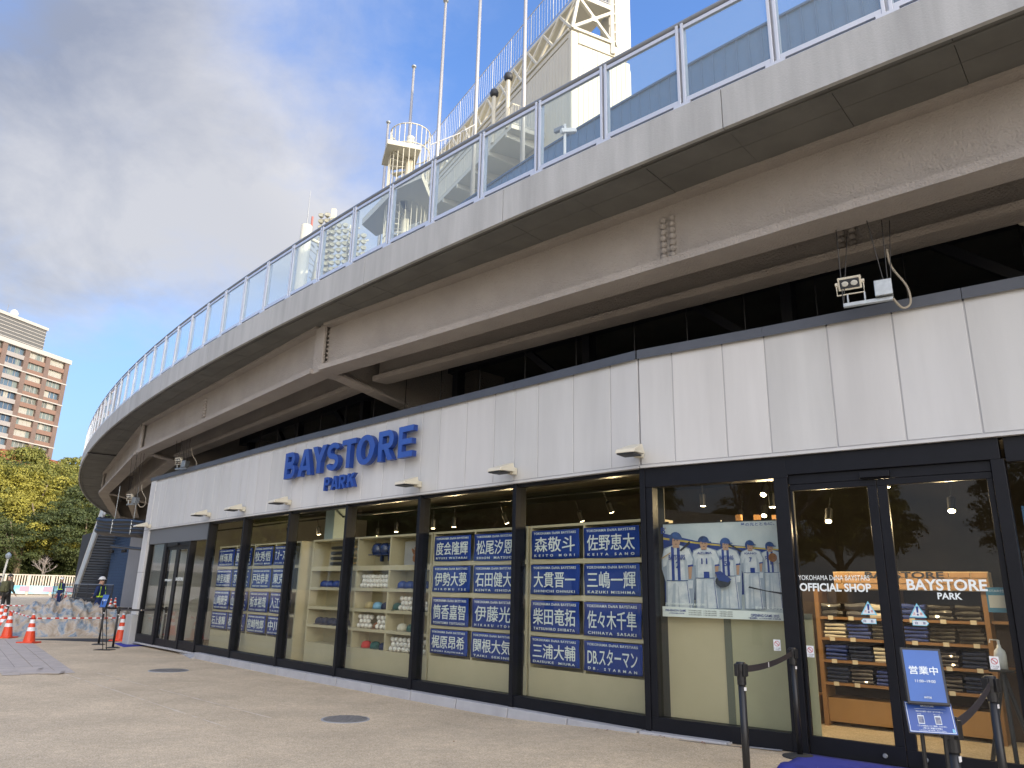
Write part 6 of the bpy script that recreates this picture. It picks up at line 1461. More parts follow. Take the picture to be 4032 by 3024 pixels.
# manhole covers
M_iron = mat('cast_iron', (.27, .26, .25), .6, metal=.3, bump=.6, bscale=120, var=.3, vscale=20)
for px, py, r_, lb in ((664, 2641, .36, 'round grey manhole cover nearer the left entrance'), (1360, 2833, .30, 'round grey manhole cover in the middle of the plaza, nearer the camera')):
    p = G(px, py); t = thing('manhole_cover', lb, 'manhole cover', 'manhole covers'); mb = MB(); mb.lathe([(r_, 0), (r_, .006), (r_ - .02, .007)], 32, c=(p.x, p.y, 0)); mb.build('rim', M_kerb, t); mb = MB(); mb.lathe([(r_ - .025, .0072), (r_ - .025, .010)], 32, c=(p.x, p.y, 0)); mb.build('lid', M_iron, t)
    mb = MB()
    for a in range(-5, 6):
        for b in range(-5, 6):
            if a * a + b * b < 24: mb.box(p.x + a * .055 - .018, p.x + a * .055 + .018, p.y + b * .055 - .018, p.y + b * .055 + .018, .0105, .014)
    o = mb.build('tread_studs', M_iron, t); o['kind'] = 'stuff'
# cones
def cone():
    t = thing('traffic_cone', '', 'traffic cone', 'orange traffic cones'); r0, r1, H = .135, .028, .70
    def rr(z): return r0 + (r1 - r0) * (z - .035) / (H - .035)
    mb = MB(); mb.box(-.2, .2, -.2, .2, 0, .035); mb.build('base', M_orange, t, bevel=.01)
    for nm, z0, z1, m_ in (('orange_body', .035, .285, M_orange), ('white_band', .285, .375, M_refl), ('orange_body', .375, .47, M_orange), ('white_band', .47, .56, M_refl), ('orange_body', .56, .665, M_orange), ('white_tip', .665, .70, M_refl)):
        mb = MB(); mb.lathe([(rr(z0), z0), (rr(z1), z1)], 22); mb.build(nm, m_, t, smooth=False)
    return t
c0 = cone(); cones = []
for p, l_, sc_ in ((G(113, 2529, .02), 'orange and white traffic cone in front of the tarpaulin, left of centre', 1.08), (G(25, 2510, .02), 'front cone of the overlapping row at the left edge', 1.08), (G(5, 2492, .02), 'second cone of the overlapping row at the left edge', 1.08), (G(-8, 2474, .02), 'third cone of the row at the left edge, mostly cut by the frame', 1.08), (G(472, 2521, .02), 'orange and white traffic cone beside the far blue mat', 1.08), (G(430, 2412, .1), 'small distant cone beside the near guard', 1.0), (G(448, 2404, .1), 'small distant cone just right of the near guard', 1.0),
                   (G(222, 2353, .15), 'tiny far cone left of the distant guard', 1.0), (G(258, 2355, .15), 'tiny far cone right of the distant guard', 1.0)):
    c = copy_tree(c0, loc=(p.x, p.y, gz(p.x, p.y)), label=l_); c.scale = (sc_, sc_, sc_); cones.append(c)
for c in list(c0.children): bpy.data.objects.remove(c)
bpy.data.objects.remove(c0)
t = thing('cone_lamp', 'clear warning lamp on top of the middle cone', 'lamp'); p = Vector(cones[0].location); mb = MB(); mb.lathe([(.03, .755), (.045, .77), (.045, .80), (.03, .82)], 12, c=p); mb.build('lens', M_steel, t)
# striped cone bars
M_redw = mat('red_band', (.55, .035, .02), .45)
def cbar(a, b, lab_, n_=14, z=.0, loops=True):
    t = thing('cone_bar', lab_, 'barrier bar', 'red and white cone bars'); a, b = Vector(a), Vector(b)
    for k in range(n_):
        mb = MB(); mb.tube([lerp(a, b, k / n_), lerp(a, b, (k + 1) / n_)], .019, 8); mb.build('red_band' if k % 2 else 'white_band', M_redw if k % 2 else M_refl, t)
    for e in ((a, b) if loops else ()):
        mb = MB(); mb.tube([e + Vector((.06 * math.cos(R(30 * k)), .06 * math.sin(R(30 * k)), 0)) for k in range(13)], .016, 6, caps=False); mb.build('end_ring', M_redw, t)
cz_ = .585 * 1.08
pc = [Vector(c.location) for c in cones]
cbar(pc[0] + Vector((0, 0, cz_)), pc[4] + Vector((0, 0, cz_)), 'red and white bar between the middle cone and the cone by the mat', 22)
cbar(pc[1] + Vector((0, 0, cz_ + .1)), pc[0] + Vector((0, 0, cz_)), 'red and white bar sloping between the left cones', 12)
q0, q1 = AT(-40, 2382, 34), AT(95, 2386, 33); cbar(q0, q1, 'far red and white bar behind the tarpaulin at the left', 12, loops=False)
q0, q1 = AT(275, 2391, 32), AT(405, 2394, 31.5); cbar(q0, q1, 'far red and white bar behind the tarpaulin at the right, reaching the guard', 12, loops=False)
# tarpaulin heap
def tarp():
    ctr = Vector((-13.55, 24.9)); vd = Vector((ctr.x, ctr.y)).normalized(); rx = Vector((vd.y, -vd.x)); rx = rx if rx.x > 0 else -rx
    nx, ny = 110, 60; mb = MB()
    for j in range(ny + 1):
        for k in range(nx + 1):
            u = -1 + 2 * k / nx; v = -1 + 2 * j / ny
            h = 1.02 * math.exp(-((u + .28) / .42) ** 2 - (v / .75) ** 2) + .70 * math.exp(-((u - .38) / .42) ** 2 - (v / .7) ** 2) + .42 * math.exp(-((u + .78) / .3) ** 2 - ((v + .2) / .6) ** 2) + .35 * math.exp(-((u - .85) / .25) ** 2 - (v / .5) ** 2) + .35 * math.exp(-((u) / 1.1) ** 8 - ((v + .35) / .45) ** 2)
            e = max(abs(u) ** 3, abs(v) ** 3); edge = max(0, 1 - max(abs(u), abs(v))) ; h *= min(1, edge * 5)
            p = Vector((u * 3, v * 2, 0)); r1 = 1 - abs(noise.noise(p * 1.7 + Vector((3, 1, 0)))) * 2; r2 = max(0, 1 - abs(noise.noise(Vector((u * 7 + v * 2, v * 3 - u * 5, 4)))) * 3.2) ** 1.6; r3 = max(0, 1 - abs(noise.noise(Vector((u * 13 - v * 6, v * 9 + u * 7, 8)))) * 3.0) ** 1.5
            h = h * (.86 + .10 * r1) + (.07 * r1 + .17 * r2 + .05 * r3 - .06) * min(1, h * 3)
            h = max(.012, h * .80); x = u * 2.35 + .06 * noise.noise(p * 3); y = v * 1.15 * (1 + .15 * noise.noise(Vector((u * 4, 0, 2)))) 
            q = ctr + rx * x + vd * y; mb.v.append((q.x, q.y, h))
    for j in range(ny):
        for k in range(nx): a = j * (nx + 1) + k; mb.f.append((a, a + 1, a + nx + 2, a + nx + 1)); mb.mi.append(0)
    m_ = mat('weathered_tarpaulin', (.42, .36, .29), .7, bump=.6, bscale=18, bdist=.03); t = m_.node_tree; b = t.nodes['Principled BSDF']; g = N(t, 'ShaderNodeNewGeometry')
    n1 = N(t, 'ShaderNodeTexNoise'); n1.inputs['Scale'].default_value = 1.7; n1.inputs['Detail'].default_value = 7; n1.inputs['Roughness'].default_value = .65; n1.inputs['Distortion'].default_value = 2.2; t.links.new(g.outputs['Position'], n1.inputs['Vector'])
    cr_ = N(t, 'ShaderNodeValToRGB'); e = cr_.color_ramp.elements; e[0].position = .38; e[0].color = (.33, .27, .205, 1); e[1].position = .66; e[1].color = (.11, .17, .24, 1); x = cr_.color_ramp.elements.new(.49); x.color = (.42, .37, .31, 1); x = cr_.color_ramp.elements.new(.57); x.color = (.24, .29, .34, 1)
    t.links.new(n1.outputs[0], cr_.inputs[0]); t.links.new(cr_.outputs[0], b.inputs['Base Color'])
    return mb.build('tarpaulin_heap', m_, smooth=True, tagd=('crumpled tan and blue tarpaulin covering a heap behind the cones', 'tarpaulin'))
tarp()
for k, (px, py, w_) in enumerate(((205, 2503, .16), (250, 2508, .14))): 
    p = G(px, py); mb = MB(); mb.hexa([(p.x, p.y, 0), (p.x + w_, p.y + .05, 0), (p.x + w_, p.y + .12, 0), (p.x, p.y + .08, 0), (p.x, p.y, .03), (p.x + w_, p.y + .05, .08), (p.x + w_, p.y + .12, .08), (p.x, p.y + .08, .03)]); tag(mb.build('timber_scrap', M_wood if False else M_capt), ['yellowish', 'small pale'][k] + ' scrap of board at the foot of the tarpaulin', 'board')

# ------------------------------------------------------------------ people
def person(lab, loc, rz, h, pose, mats, hat, extra=None):
    """pose: dict joint -> (x, y, z) in units of body height; faces -y"""
    t = thing('person', lab, 'person', loc=loc, rz=rz)
    J = dict(pel=(0, 0, .52), wai=(0, 0, .62), che=(0, 0, .74), nek=(0, 0, .83), hd0=(0, -.005, .875), hd1=(0, -.008, .945),
             shl=(-.10, 0, .79), shr=(.10, 0, .79), ell=(-.135, .02, .62), elr=(.135, .02, .62), hal=(-.13, -.03, .47), har=(.13, -.03, .47),
             hil=(-.05, 0, .50), hir=(.05, 0, .50), knl=(-.055, -.01, .28), knr=(.055, -.01, .28), anl=(-.055, .01, .045), anr=(.055, .01, .045), tol=(-.06, -.08, .015), tor=(.06, -.08, .015), hel=(-.055, .03, .02), her=(.055, .03, .02))
    J.update(pose); nm = list(J); ix = {n_: i for i, n_ in enumerate(nm)}
    E_ = [('pel', 'wai'), ('wai', 'che'), ('che', 'nek'), ('nek', 'hd0'), ('hd0', 'hd1'), ('che', 'shl'), ('che', 'shr'), ('shl', 'ell'), ('ell', 'hal'), ('shr', 'elr'), ('elr', 'har'), ('pel', 'hil'), ('pel', 'hir'), ('hil', 'knl'), ('knl', 'anl'), ('anl', 'tol'), ('hir', 'knr'), ('knr', 'anr'), ('anr', 'tor')]
    J.pop('hel', None); nm = [n_ for n_ in nm if n_ not in ('hel', 'her')]; ix = {n_: i for i, n_ in enumerate(nm)}
    rad = dict(pel=(.085, .065), wai=(.085, .06), che=(.095, .062), nek=(.034, .034), hd0=(.043, .050), hd1=(.046, .054), shl=(.05, .045), shr=(.05, .045), ell=(.034, .034), elr=(.034, .034), hal=(.022, .022), har=(.022, .022), hil=(.058, .058), hir=(.058, .058), knl=(.042, .042), knr=(.042, .042), anl=(.03, .03), anr=(.03, .03), tol=(.025, .018), tor=(.025, .018))
    me = bpy.data.meshes.new('body'); me.from_pydata([tuple(Vector(J[n_]) * h) for n_ in nm], [(ix[a], ix[b]) for a, b in E_], [])
    o = bpy.data.objects.new('body', me); COL.objects.link(o); o.parent = t
    sk = o.modifiers.new('skin', 'SKIN'); lay2 = me.skin_vertices[0].data if me.skin_vertices else None
    if lay2 is None:
        me.skin_vertices.new() if hasattr(me.skin_vertices, 'new') else None; lay2 = me.skin_vertices[0].data
    for n_ in nm:
        lay2[ix[n_]].radius = tuple(r_ * h for r_ in rad[n_]); lay2[ix[n_]].use_root = (n_ == 'pel')
    sb = o.modifiers.new('sub', 'SUBSURF'); sb.levels = sb.render_levels = 2; sk.use_smooth_shade = True
    PEOPLE.append((o, mats, h, J)); hz_ = h
    hx, hy, hz2 = (Vector(J['hd1']) * h)
    mb = MB(); mb.lathe([(.0075 * h, -.012 * h), (.004 * h, .012 * h)], 6, c=(hx, hy - .055 * h, hz2 - .028 * h)); mb.build('nose', M_skin, t)
    for s_ in (-1, 1):
        mb = MB(); mb.lathe([(.006 * h, -.004 * h), (.006 * h, .004 * h)], 6, c=(hx + s_ * .018 * h, hy - .05 * h, hz2 - .01 * h)); mb.build('eye', M_black, t); mb = MB(); mb.lathe([(.004 * h, -.014 * h), (.009 * h, 0), (.004 * h, .014 * h)], 6, c=(hx + s_ * .048 * h, hy + .005 * h, hz2 - .012 * h)); mb.build('ear', M_skin, t)
    if hat == 'helmet':
        mb = MB(); mb.lathe([(.078 * h, .018 * h), (.08 * h, .024 * h), (.064 * h, .03 * h), (.058 * h, .055 * h), (.036 * h, .078 * h), (.005 * h, .086 * h)], 18, c=(hx, hy - .004 * h, hz2 - .004 * h), sy=1.12); mb.build('helmet', M_whitep, t, smooth=True)
    else:
        mb = MB(); mb.lathe([(.056 * h, .0), (.058 * h, .025 * h), (.045 * h, .05 * h), (.01 * h, .06 * h)], 16, c=(hx, hy, hz2 + .005 * h)); mb.build('cap_crown', M_dsteel, t, smooth=True); mb = MB(); mb.box(hx - .04 * h, hx + .04 * h, hy - .11 * h, hy - .04 * h, hz2 + .012 * h, hz2 + .017 * h); mb.build('cap_brim', M_dsteel, t)
    # hands: palm and five bent fingers
    for s_, n_, e_ in ((-1, 'hal', 'ell'), (1, 'har', 'elr')):
        w_ = Vector(J[n_]) * h; d_ = (w_ - Vector(J[e_]) * h).normalized(); a = d_.cross(Vector((0, 0, 1))); a = a.normalized() if a.length > .1 else Vector((1, 0, 0)); hp = MB()
        hp.tube([w_ - d_ * .01 * h, w_ + d_ * .025 * h, w_ + d_ * .05 * h], [.016 * h, .021 * h, .018 * h], 8)
        for k in range(4): f0 = w_ + d_ * .048 * h + a * (k - 1.5) * .009 * h; f1 = f0 + d_ * (.022 + .004 * (1.5 - abs(k - 1.5))) * h; hp.tube([f0, f1, f1 + (d_ * .6 + Vector((0, -.8, 0))).normalized() * .016 * h], [.0055 * h, .005 * h, .004 * h], 6)
        hp.tube([w_ + d_ * .01 * h + a * .014 * h, w_ + d_ * .028 * h + a * .032 * h, w_ + d_ * .045 * h + a * .034 * h], [.007 * h, .006 * h, .005 * h], 6); hp.build('hand', M_skin if not (extra == 'gloves') else M_refl, t, smooth=True)
    return t
PEOPLE = []
hipm = [M_navy, M_navy, M_skin]
g1p = G(402, 2438, .03); D1 = 33.5
def place(px, D_): p = AT(px, 2300, D_); return Vector((p.x, p.y, gz(p.x, p.y)))
def faceang(p, toward): d_ = Vector(toward) - Vector((p.x, p.y)); return math.atan2(d_.y, d_.x) + math.pi / 2
P1 = place(402, 32.0); g1 = person('near security guard in white helmet, navy uniform and lime reflective straps, seen side on', P1, faceang(P1, (P1.x - 6, P1.y + 1.5)), 1.74, dict(ell=(-.12, -.05, .64), hal=(-.03, -.13, .66), elr=(.14, .0, .63), har=(.06, -.12, .60)), (M_navy, M_navy), 'helmet')
P2 = place(243, 55.0); g2 = person('distant security guard in white helmet standing by the black barricades', P2, faceang(P2, (P2.x - 3, P2.y - 6)), 1.74, {}, (M_navy, M_navy), 'helmet')
P3 = place(34, 40.0); g3 = person('man with dark cap walking away in olive jacket and black trousers', P3, faceang(P3, (P3.x + 1, P3.y + 8)), 1.75, dict(knl=(-.055, -.06, .28), anl=(-.055, -.03, .06), tol=(-.06, -.11, .05), knr=(.055, .0, .28), anr=(.055, .09, .05), tor=(.06, .02, .015), ell=(-.16, .05, .64), hal=(-.2, -.02, .54)), (M_olive, M_black), 'cap')
P4 = place(-8, 42.0); g4 = person('person in dark coat cut by the left edge of the picture', P4, faceang(P4, (P4.x + 1, P4.y + 8)), 1.68, {}, (M_dsteel, M_black), 'cap')
for g_, h in ((g1, 1.74), (g2, 1.74)):
    mb = MB()
    mb.lathe([(.152 * h * .62, .60 * h), (.155 * h * .62, .63 * h)], 18, sy=.78)
    mb.build('reflective_belt', M_lime, g_)
    mb = MB(); 
    for s_ in (-1, 1): mb.bar((s_ * .085 * h, -.055 * h, .60 * h), (s_ * .06 * h, -.045 * h, .81 * h), .035, .014, up=(0, -1, 0)); mb.bar((s_ * .085 * h, .055 * h, .60 * h), (s_ * .06 * h, .045 * h, .81 * h), .035, .014, up=(0, 1, 0)); mb.bar((s_ * .062 * h, -.045 * h, .815 * h), (s_ * .062 * h, .045 * h, .815 * h), .035, .02)
    mb.build('reflective_strap', M_lime, g_)
# lower coat for the near guard
mb = MB(); mb.lathe([(.098 * 1.74, .36 * 1.74), (.085 * 1.74, .48 * 1.74), (.078 * 1.74, .60 * 1.74)], 18, sy=.8); mb.build('coat_skirt', M_navy, g1, smooth=True)
mb = MB(); mb.lathe([(.105 * 1.75, .46 * 1.75), (.10 * 1.75, .55 * 1.75), (.09 * 1.75, .66 * 1.75)], 18, sy=.8); mb.build('jacket_hem', M_black, g3, smooth=True)
bk = thing('backpack', 'olive green backpack worn by the walking man', 'backpack', loc=P3, rz=g3.rotation_euler.z)
mb = MB(); mb.box(-.155, .155, .09, .27, 1.0, 1.46); mb.build('main_pack', M_backp, bk, bevel=.05); mb = MB(); mb.box(-.11, .11, .27, .33, 1.03, 1.27); mb.build('front_pocket', M_backp, bk, bevel=.025)
for s_ in (-.1, .1): mb = MB(); mb.tube([(s_, .12, 1.44), (s_, 0, 1.50), (s_, -.11, 1.40), (s_ * 1.2, -.12, 1.2), (s_ * 1.3, .08, 1.05)], .02, 6); mb.build('strap', M_backp, bk)

# ------------------------------------------------------------------ barricades, site fence, stairs, walls under the far deck
def zfar(px, py): return G(px, py, .15)
bar_pts = [AT(205, 2350, 68), AT(247, 2350, 63), AT(292, 2350, 60), AT(340, 2350, 57.5), AT(392, 2350, 55), AT(440, 2350, 53)]
for k in range(5):
    a, b = bar_pts[k], bar_pts[k + 1]; a = Vector((a.x, a.y, gz(a.x, a.y))); b = Vector((b.x, b.y, gz(b.x, b.y))); d_ = (b - a).normalized(); L_ = (b - a).length
    t = thing('black_barricade', ['leftmost', 'second', 'third', 'fourth', 'rightmost'][k] + ' of the dark tubular barricades before the stairs', 'barricade', 'dark tubular barricades before the stairs')
    for z in (.12, .5, .85, 1.15, 1.4): mb = MB(); mb.tube([a + Vector((0, 0, z)), b + Vector((0, 0, z))], .022, 6); mb.build('rail', M_dsteel if z != 1.4 else M_rail, t)
    n_ = 12
    for j in range(n_ + 1): p = lerp(a + d_ * .05, b - d_ * .05, j / n_); mb = MB(); mb.tube([p + Vector((0, 0, .05)), p + Vector((0, 0, 1.4))], .03 if j in (0, n_) else .014, 6); mb.build('upright', M_dsteel, t)
    for e in (a + d_ * .3, b - d_ * .3):
        for sg_ in (-1, 1): mb = MB(); q = Vector((-d_.y, d_.x, 0)) * .35 * sg_; mb.tube([e + Vector((0, 0, .35)), e + q + Vector((0, 0, .02))], .02, 6); mb.build('foot', M_dsteel, t)
# site fence with banner
fn = thing('site_fence', 'sunlit white bar fence with blue printed banners along its lower half', 'fence'); fa_, fb_ = zfar(-90, 2339), zfar(285, 2345)
fa_ = Vector((fa_.x, fa_.y, .15)); fb_ = Vector((fb_.x, fb_.y, .15)); d_ = (fb_ - fa_).normalized(); L_ = (fb_ - fa_).length; nn_ = Vector((d_.y, -d_.x, 0)); nn_ = nn_ if nn_.y < 0 else -nn_
FH = 2.35; npan = 4; M_fence = mat('fence_white', (.48, .43, .37), .6)
sl0 = None; k = 0; sp = .28
for j in range(int(L_ / sp)):
    p = fa_ + d_ * (j * sp)
    if sl0 is None: q = MB(); q.box(-.07, .07, -.02, .02, .1, FH); sl0 = q.build('fence_slat', M_fence, fn); sl0.matrix_basis = Matrix.Translation(p) @ Matrix.Rotation(math.atan2(d_.y, d_.x), 4, 'Z')
    else: inst(sl0, fn, Matrix.Translation(p) @ Matrix.Rotation(math.atan2(d_.y, d_.x), 4, 'Z'))
for z in (.15, FH): mb = MB(); mb.bar(fa_ + Vector((0, 0, z)), fb_ + Vector((0, 0, z)), .1, .12); mb.build('fence_rail', M_fence, fn)
for j in range(5): p = fa_ + d_ * (L_ * j / 4); mb = MB(); mb.box(-.09, .09, -.06, .1, 0, FH + .05, Matrix.Translation(p) @ Matrix.Rotation(math.atan2(d_.y, d_.x), 4, 'Z')); mb.build('fence_post', M_fence, fn)
M_ban = mat('banner_sky_blue', (.13, .38, .55), .6, col2=(.45, .6, .68), vscale=.7)
for j in range(4):
    a = fa_ + d_ * (L_ * j / 4 + .15) + nn_ * .08; b = fa_ + d_ * (L_ * (j + 1) / 4 - .15) + nn_ * .08
    mb = MB(); mb.bar(a + Vector((0, 0, .62)), b + Vector((0, 0, .62)), .02, .95, up=(0, 0, 1)); mb.build('banner', M_ban, fn)
    mb = MB(); c = lerp(a, b, .7) + nn_ * .03; mb.bar(c + Vector((0, 0, .7)), c + d_ * 1.0 + Vector((0, 0, .7)), .01, .6); mb.build('banner_patch', mat('banner_pink', (.36, .24, .32), .6) if j == 0 else bpy.data.materials['banner_pink'], fn)
# sunlit strip of ground in front of the fence is the same paving
# stairs at the far end of the deck
stt = thing('deck_staircase', 'dark open tread staircase with white balustrade rising to the far deck', 'staircase')
T0 = AT(404, 2068, 60); T0 = Vector((T0.x, T0.y, 6.5)); B0 = AT(300, 2295, 72); B0 = Vector((B0.x, B0.y, .15)); NS = 34
dh = Vector((B0.x - T0.x, B0.y - T0.y, 0)); perp = Vector((-dh.y, dh.x, 0)).normalized(); perp = perp if perp.x > 0 else -perp; WST = 2.4
tread0 = None; 
for k in range(NS):
    p = lerp(T0, B0, (k + .5) / NS); M_ = Matrix.Translation(p) @ Matrix.Rotation(math.atan2(dh.y, dh.x), 4, 'Z')
    if tread0 is None: q = MB(); q.box(-.17, .17, 0, WST, -.03, .03); tread0 = q.build('tread', M_dsteel, stt)
    ob = tread0 if k == 0 else inst(tread0, stt)
    ob.matrix_basis = Matrix.Translation(p) @ Matrix(((dh.normalized().x, perp.x, 0, 0), (dh.normalized().y, perp.y, 0, 0), (0, 0, 1, 0), (0, 0, 0, 1)))
for w_ in (0, WST): mb = MB(); mb.bar(T0 + perp * w_, B0 + perp * w_, .12, .45); mb.build('stringer', M_conc if w_ == 0 else M_dsteel, stt)
for w_ in (-.05,):
    n_ = 14
    for k in range(n_): 
        a, b = lerp(T0, B0, k / n_), lerp(T0, B0, (k + .92) / n_); mb = MB(); mb.hexa([a + perp * (w_ - .02) + Vector((0, 0, .2)), a + perp * (w_ + .02) + Vector((0, 0, .2)), b + perp * (w_ + .02) + Vector((0, 0, .2)), b + perp * (w_ - .02) + Vector((0, 0, .2)), a + perp * (w_ - .02) + Vector((0, 0, 1.3)), a + perp * (w_ + .02) + Vector((0, 0, 1.3)), b + perp * (w_ + .02) + Vector((0, 0, 1.3)), b + perp * (w_ - .02) + Vector((0, 0, 1.3))]); mb.build('balustrade_panel', mat('pale_panel', (.5, .55, .56), .5) if k == 0 else bpy.data.materials['pale_panel'], stt)
    mb = MB(); mb.tube([T0 + perp * w_ + Vector((0, 0, 1.4)), B0 + perp * w_ + Vector((0, 0, 1.4))], .05, 8); mb.build('handrail', M_whitep, stt)
# dark void behind stairs and coloured walls below the deck
def wallbox(name, pa, pb, z0, z1, th, m_, lab, cat='wall'):
    a, b = Vector((pa[0], pa[1], 0)), Vector((pb[0], pb[1], 0)); d_ = (b - a).normalized(); n_ = Vector((-d_.y, d_.x, 0)); n_ = n_ if n_.y > 0 else -n_
    mb = MB(); mb.hexa([a + Vector((0, 0, z0)), b + Vector((0, 0, z0)), b + n_ * th + Vector((0, 0, z0)), a + n_ * th + Vector((0, 0, z0)), a + Vector((0, 0, z1)), b + Vector((0, 0, z1)), b + n_ * th + Vector((0, 0, z1)), a + n_ * th + Vector((0, 0, z1))])
    return tag(mb.build(name, m_), lab, cat)
w1, w2_, w3 = AT(408, 2365, 64), AT(474, 2375, 58), AT(545, 2378, 52)
bwl = thing('blue_brick_wall', 'deep blue painted block wall under the far deck', 'wall')
a, b = Vector((w1.x, w1.y, 0)), Vector((w2_.x, w2_.y, 0)); d_ = (b - a).normalized(); n_ = Vector((-d_.y, d_.x, 0)); n_ = n_ if n_.y > 0 else -n_; L_ = (b - a).length
mb = MB(); mb.hexa([a + n_ * .04, b + n_ * .04, b + n_ * .4, a + n_ * .4] + [q + Vector((0, 0, 6.2)) for q in (a + n_ * .04, b + n_ * .04, b + n_ * .4, a + n_ * .4)]); mb.build('wall_core', mat('deep_blue_joint', (.012, .035, .085), .8), bwl)
mb = MB(); zb = .15; r_ = 0
while zb < 6.1:
    x = -.2 * (r_ % 2)
    while x < L_:
        x0, x1 = max(0, x + .01), min(L_, x + .59)
        if x1 - x0 > .05: mb.hexa([a + d_ * x0 + Vector((0, 0, zb)), a + d_ * x1 + Vector((0, 0, zb)), a + d_ * x1 + n_ * .04 + Vector((0, 0, zb)), a + d_ * x0 + n_ * .04 + Vector((0, 0, zb)), a + d_ * x0 + Vector((0, 0, zb + .18)), a + d_ * x1 + Vector((0, 0, zb + .18)), a + d_ * x1 + n_ * .04 + Vector((0, 0, zb + .18)), a + d_ * x0 + n_ * .04 + Vector((0, 0, zb + .18))])
        x += .6
    zb += .2; r_ += 1
o = mb.build('block_courses', mat('deep_blue_block', (.013, .05, .13), .7, var=.2, vscale=3), bwl); o['kind'] = 'stuff'
wallbox('grey_panel_wall', (w2_.x, w2_.y), (w3.x, w3.y), 0, 6.2, .4, mat('mid_grey_panel', (.27, .27, .28), .7, var=.08), 'grey panel wall right of the blue wall under the far deck')
w4 = AT(575, 2378, 45); wallbox('grey_panel_wall', (w3.x + .05, w3.y - .05), (w4.x, w4.y), 0, 6.2, .4, bpy.data.materials['mid_grey_panel'], 'nearer grey panel wall seen beside the shop pillar')
q = AT(300, 2250, 82); q2 = AT(430, 2250, 66); wallbox('dark_back_wall', (q.x, q.y), (q2.x, q2.y), 0, 6.0, .3, M_blackm, 'dark recess wall behind the far staircase')
for px, py in ((440, 2172), (490, 2170)):
    p = AT(px, py, 57); mb = MB(); mb.box(-.12, .12, -.2, .1, -.1, .1, Matrix.Translation(p)); tag(mb.build('wall_speaker', M_black, bevel=.02), ['small black spotlight fixed high on the blue wall', 'small black spotlight at the top of the grey wall'][px > 460], 'lamp')

# ------------------------------------------------------------------ trees, buildings beyond
def leafmat(name, c1, c2):
    m_ = bpy.data.materials.new(name); m_.use_nodes = True; t = m_.node_tree; b = t.nodes['Principled BSDF']; b.inputs['Roughness'].default_value = .65
    oi = N(t, 'ShaderNodeNewGeometry'); rn_ = N(t, 'ShaderNodeTexNoise'); rn_.inputs['Scale'].default_value = .8; t.links.new(oi.outputs['Position'], rn_.inputs['Vector'])
    wn = N(t, 'ShaderNodeTexWhiteNoise'); t.links.new(oi.outputs['Position'], wn.inputs[0]); ad = N(t, 'ShaderNodeMath', operation='MULTIPLY_ADD'); t.links.new(oi.outputs['Random Per Island'], ad.inputs[0]); ad.inputs[1].default_value = .55
    sb_ = N(t, 'ShaderNodeMapRange'); t.links.new(rn_.outputs[0], sb_.inputs[0]); sb_.inputs[1].default_value = .35; sb_.inputs[2].default_value = .65; sb_.inputs[3].default_value = -.05; sb_.inputs[4].default_value = .5; t.links.new(sb_.outputs[0], ad.inputs[2])
    mx = N(t, 'ShaderNodeMix', data_type='RGBA'); t.links.new(ad.outputs[0], mx.inputs[0]); mx.inputs[6].default_value = (*c1, 1); mx.inputs[7].default_value = (*c2, 1); t.links.new(mx.outputs[2], b.inputs['Base Color'])
    tl = N(t, 'ShaderNodeBsdfTranslucent'); t.links.new(mx.outputs[2], tl.inputs[0]); ms = N(t, 'ShaderNodeMixShader'); ms.inputs[0].default_value = .25; o_ = t.nodes['Material Output']
    t.links.new(b.outputs[0], ms.inputs[1]); t.links.new(tl.outputs[0], ms.inputs[2]); t.links.new(ms.outputs[0], o_.inputs[0]); return m_
M_leafd = leafmat('dark_shade_leaves', (.03, .05, .016), (.10, .12, .03)); M_leafy = leafmat('yellow_green_leaves', (.20, .18, .022), (.38, .345, .055)); M_leafm = leafmat('mid_green_leaves', (.09, .11, .02), (.28, .26, .045))  # dark leaves have the deep under-tree shade put into their colour
M_bark = mat('pale_bark', (.20, .155, .105), .9, var=.35, vscale=2, bump=.6, bscale=8)
def crown_mesh(seed, nclump, nleaf, ls, flat=.75):
    """leafy crown of unit radius: billowing clumps of small leaf faces"""
    rnd = random.Random(seed); mb = MB()
    for c in range(nclump):
        while True:
            p = Vector((rnd.uniform(-1, 1), rnd.uniform(-1, 1), rnd.uniform(-1, 1)))
            if .35 < p.length < 1: break
        p = p.normalized() * (p.length ** .5) * .86; p.z *= flat; cr_ = rnd.uniform(.13, .27)
        for k in range(nleaf):
            q = Vector((rnd.gauss(0, 1), rnd.gauss(0, 1), rnd.gauss(0, 1))).normalized()
            if q.z < -.3 and rnd.random() < .6: q.z = -q.z
            rr_ = cr_ * rnd.uniform(.75, 1.05); c_ = p + Vector((q.x * rr_ * 1.15, q.y * rr_ * 1.15, q.z * rr_ * .62))
            n_ = (q + Vector((rnd.uniform(-.7, .7), rnd.uniform(-.7, .7), rnd.uniform(-.2, .8)))).normalized(); a = n_.orthogonal().normalized(); a = Matrix.Rotation(rnd.random() * 6.3, 3, n_) @ a; b = n_.cross(a); s_ = ls * rnd.uniform(.6, 1.3)
            mb.face([c_ - a * s_, c_ - b * s_ * .55, c_ + a * s_, c_ + b * s_ * .55])
    return mb
CR = {}
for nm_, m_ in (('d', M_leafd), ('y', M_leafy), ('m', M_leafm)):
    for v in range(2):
        mb = crown_mesh(11 + v * 7 + ord(nm_), 95, 150, .030); me_o = mb.build('crown', m_); CR[nm_ + str(v)] = me_o.data; bpy.data.objects.remove(me_o)
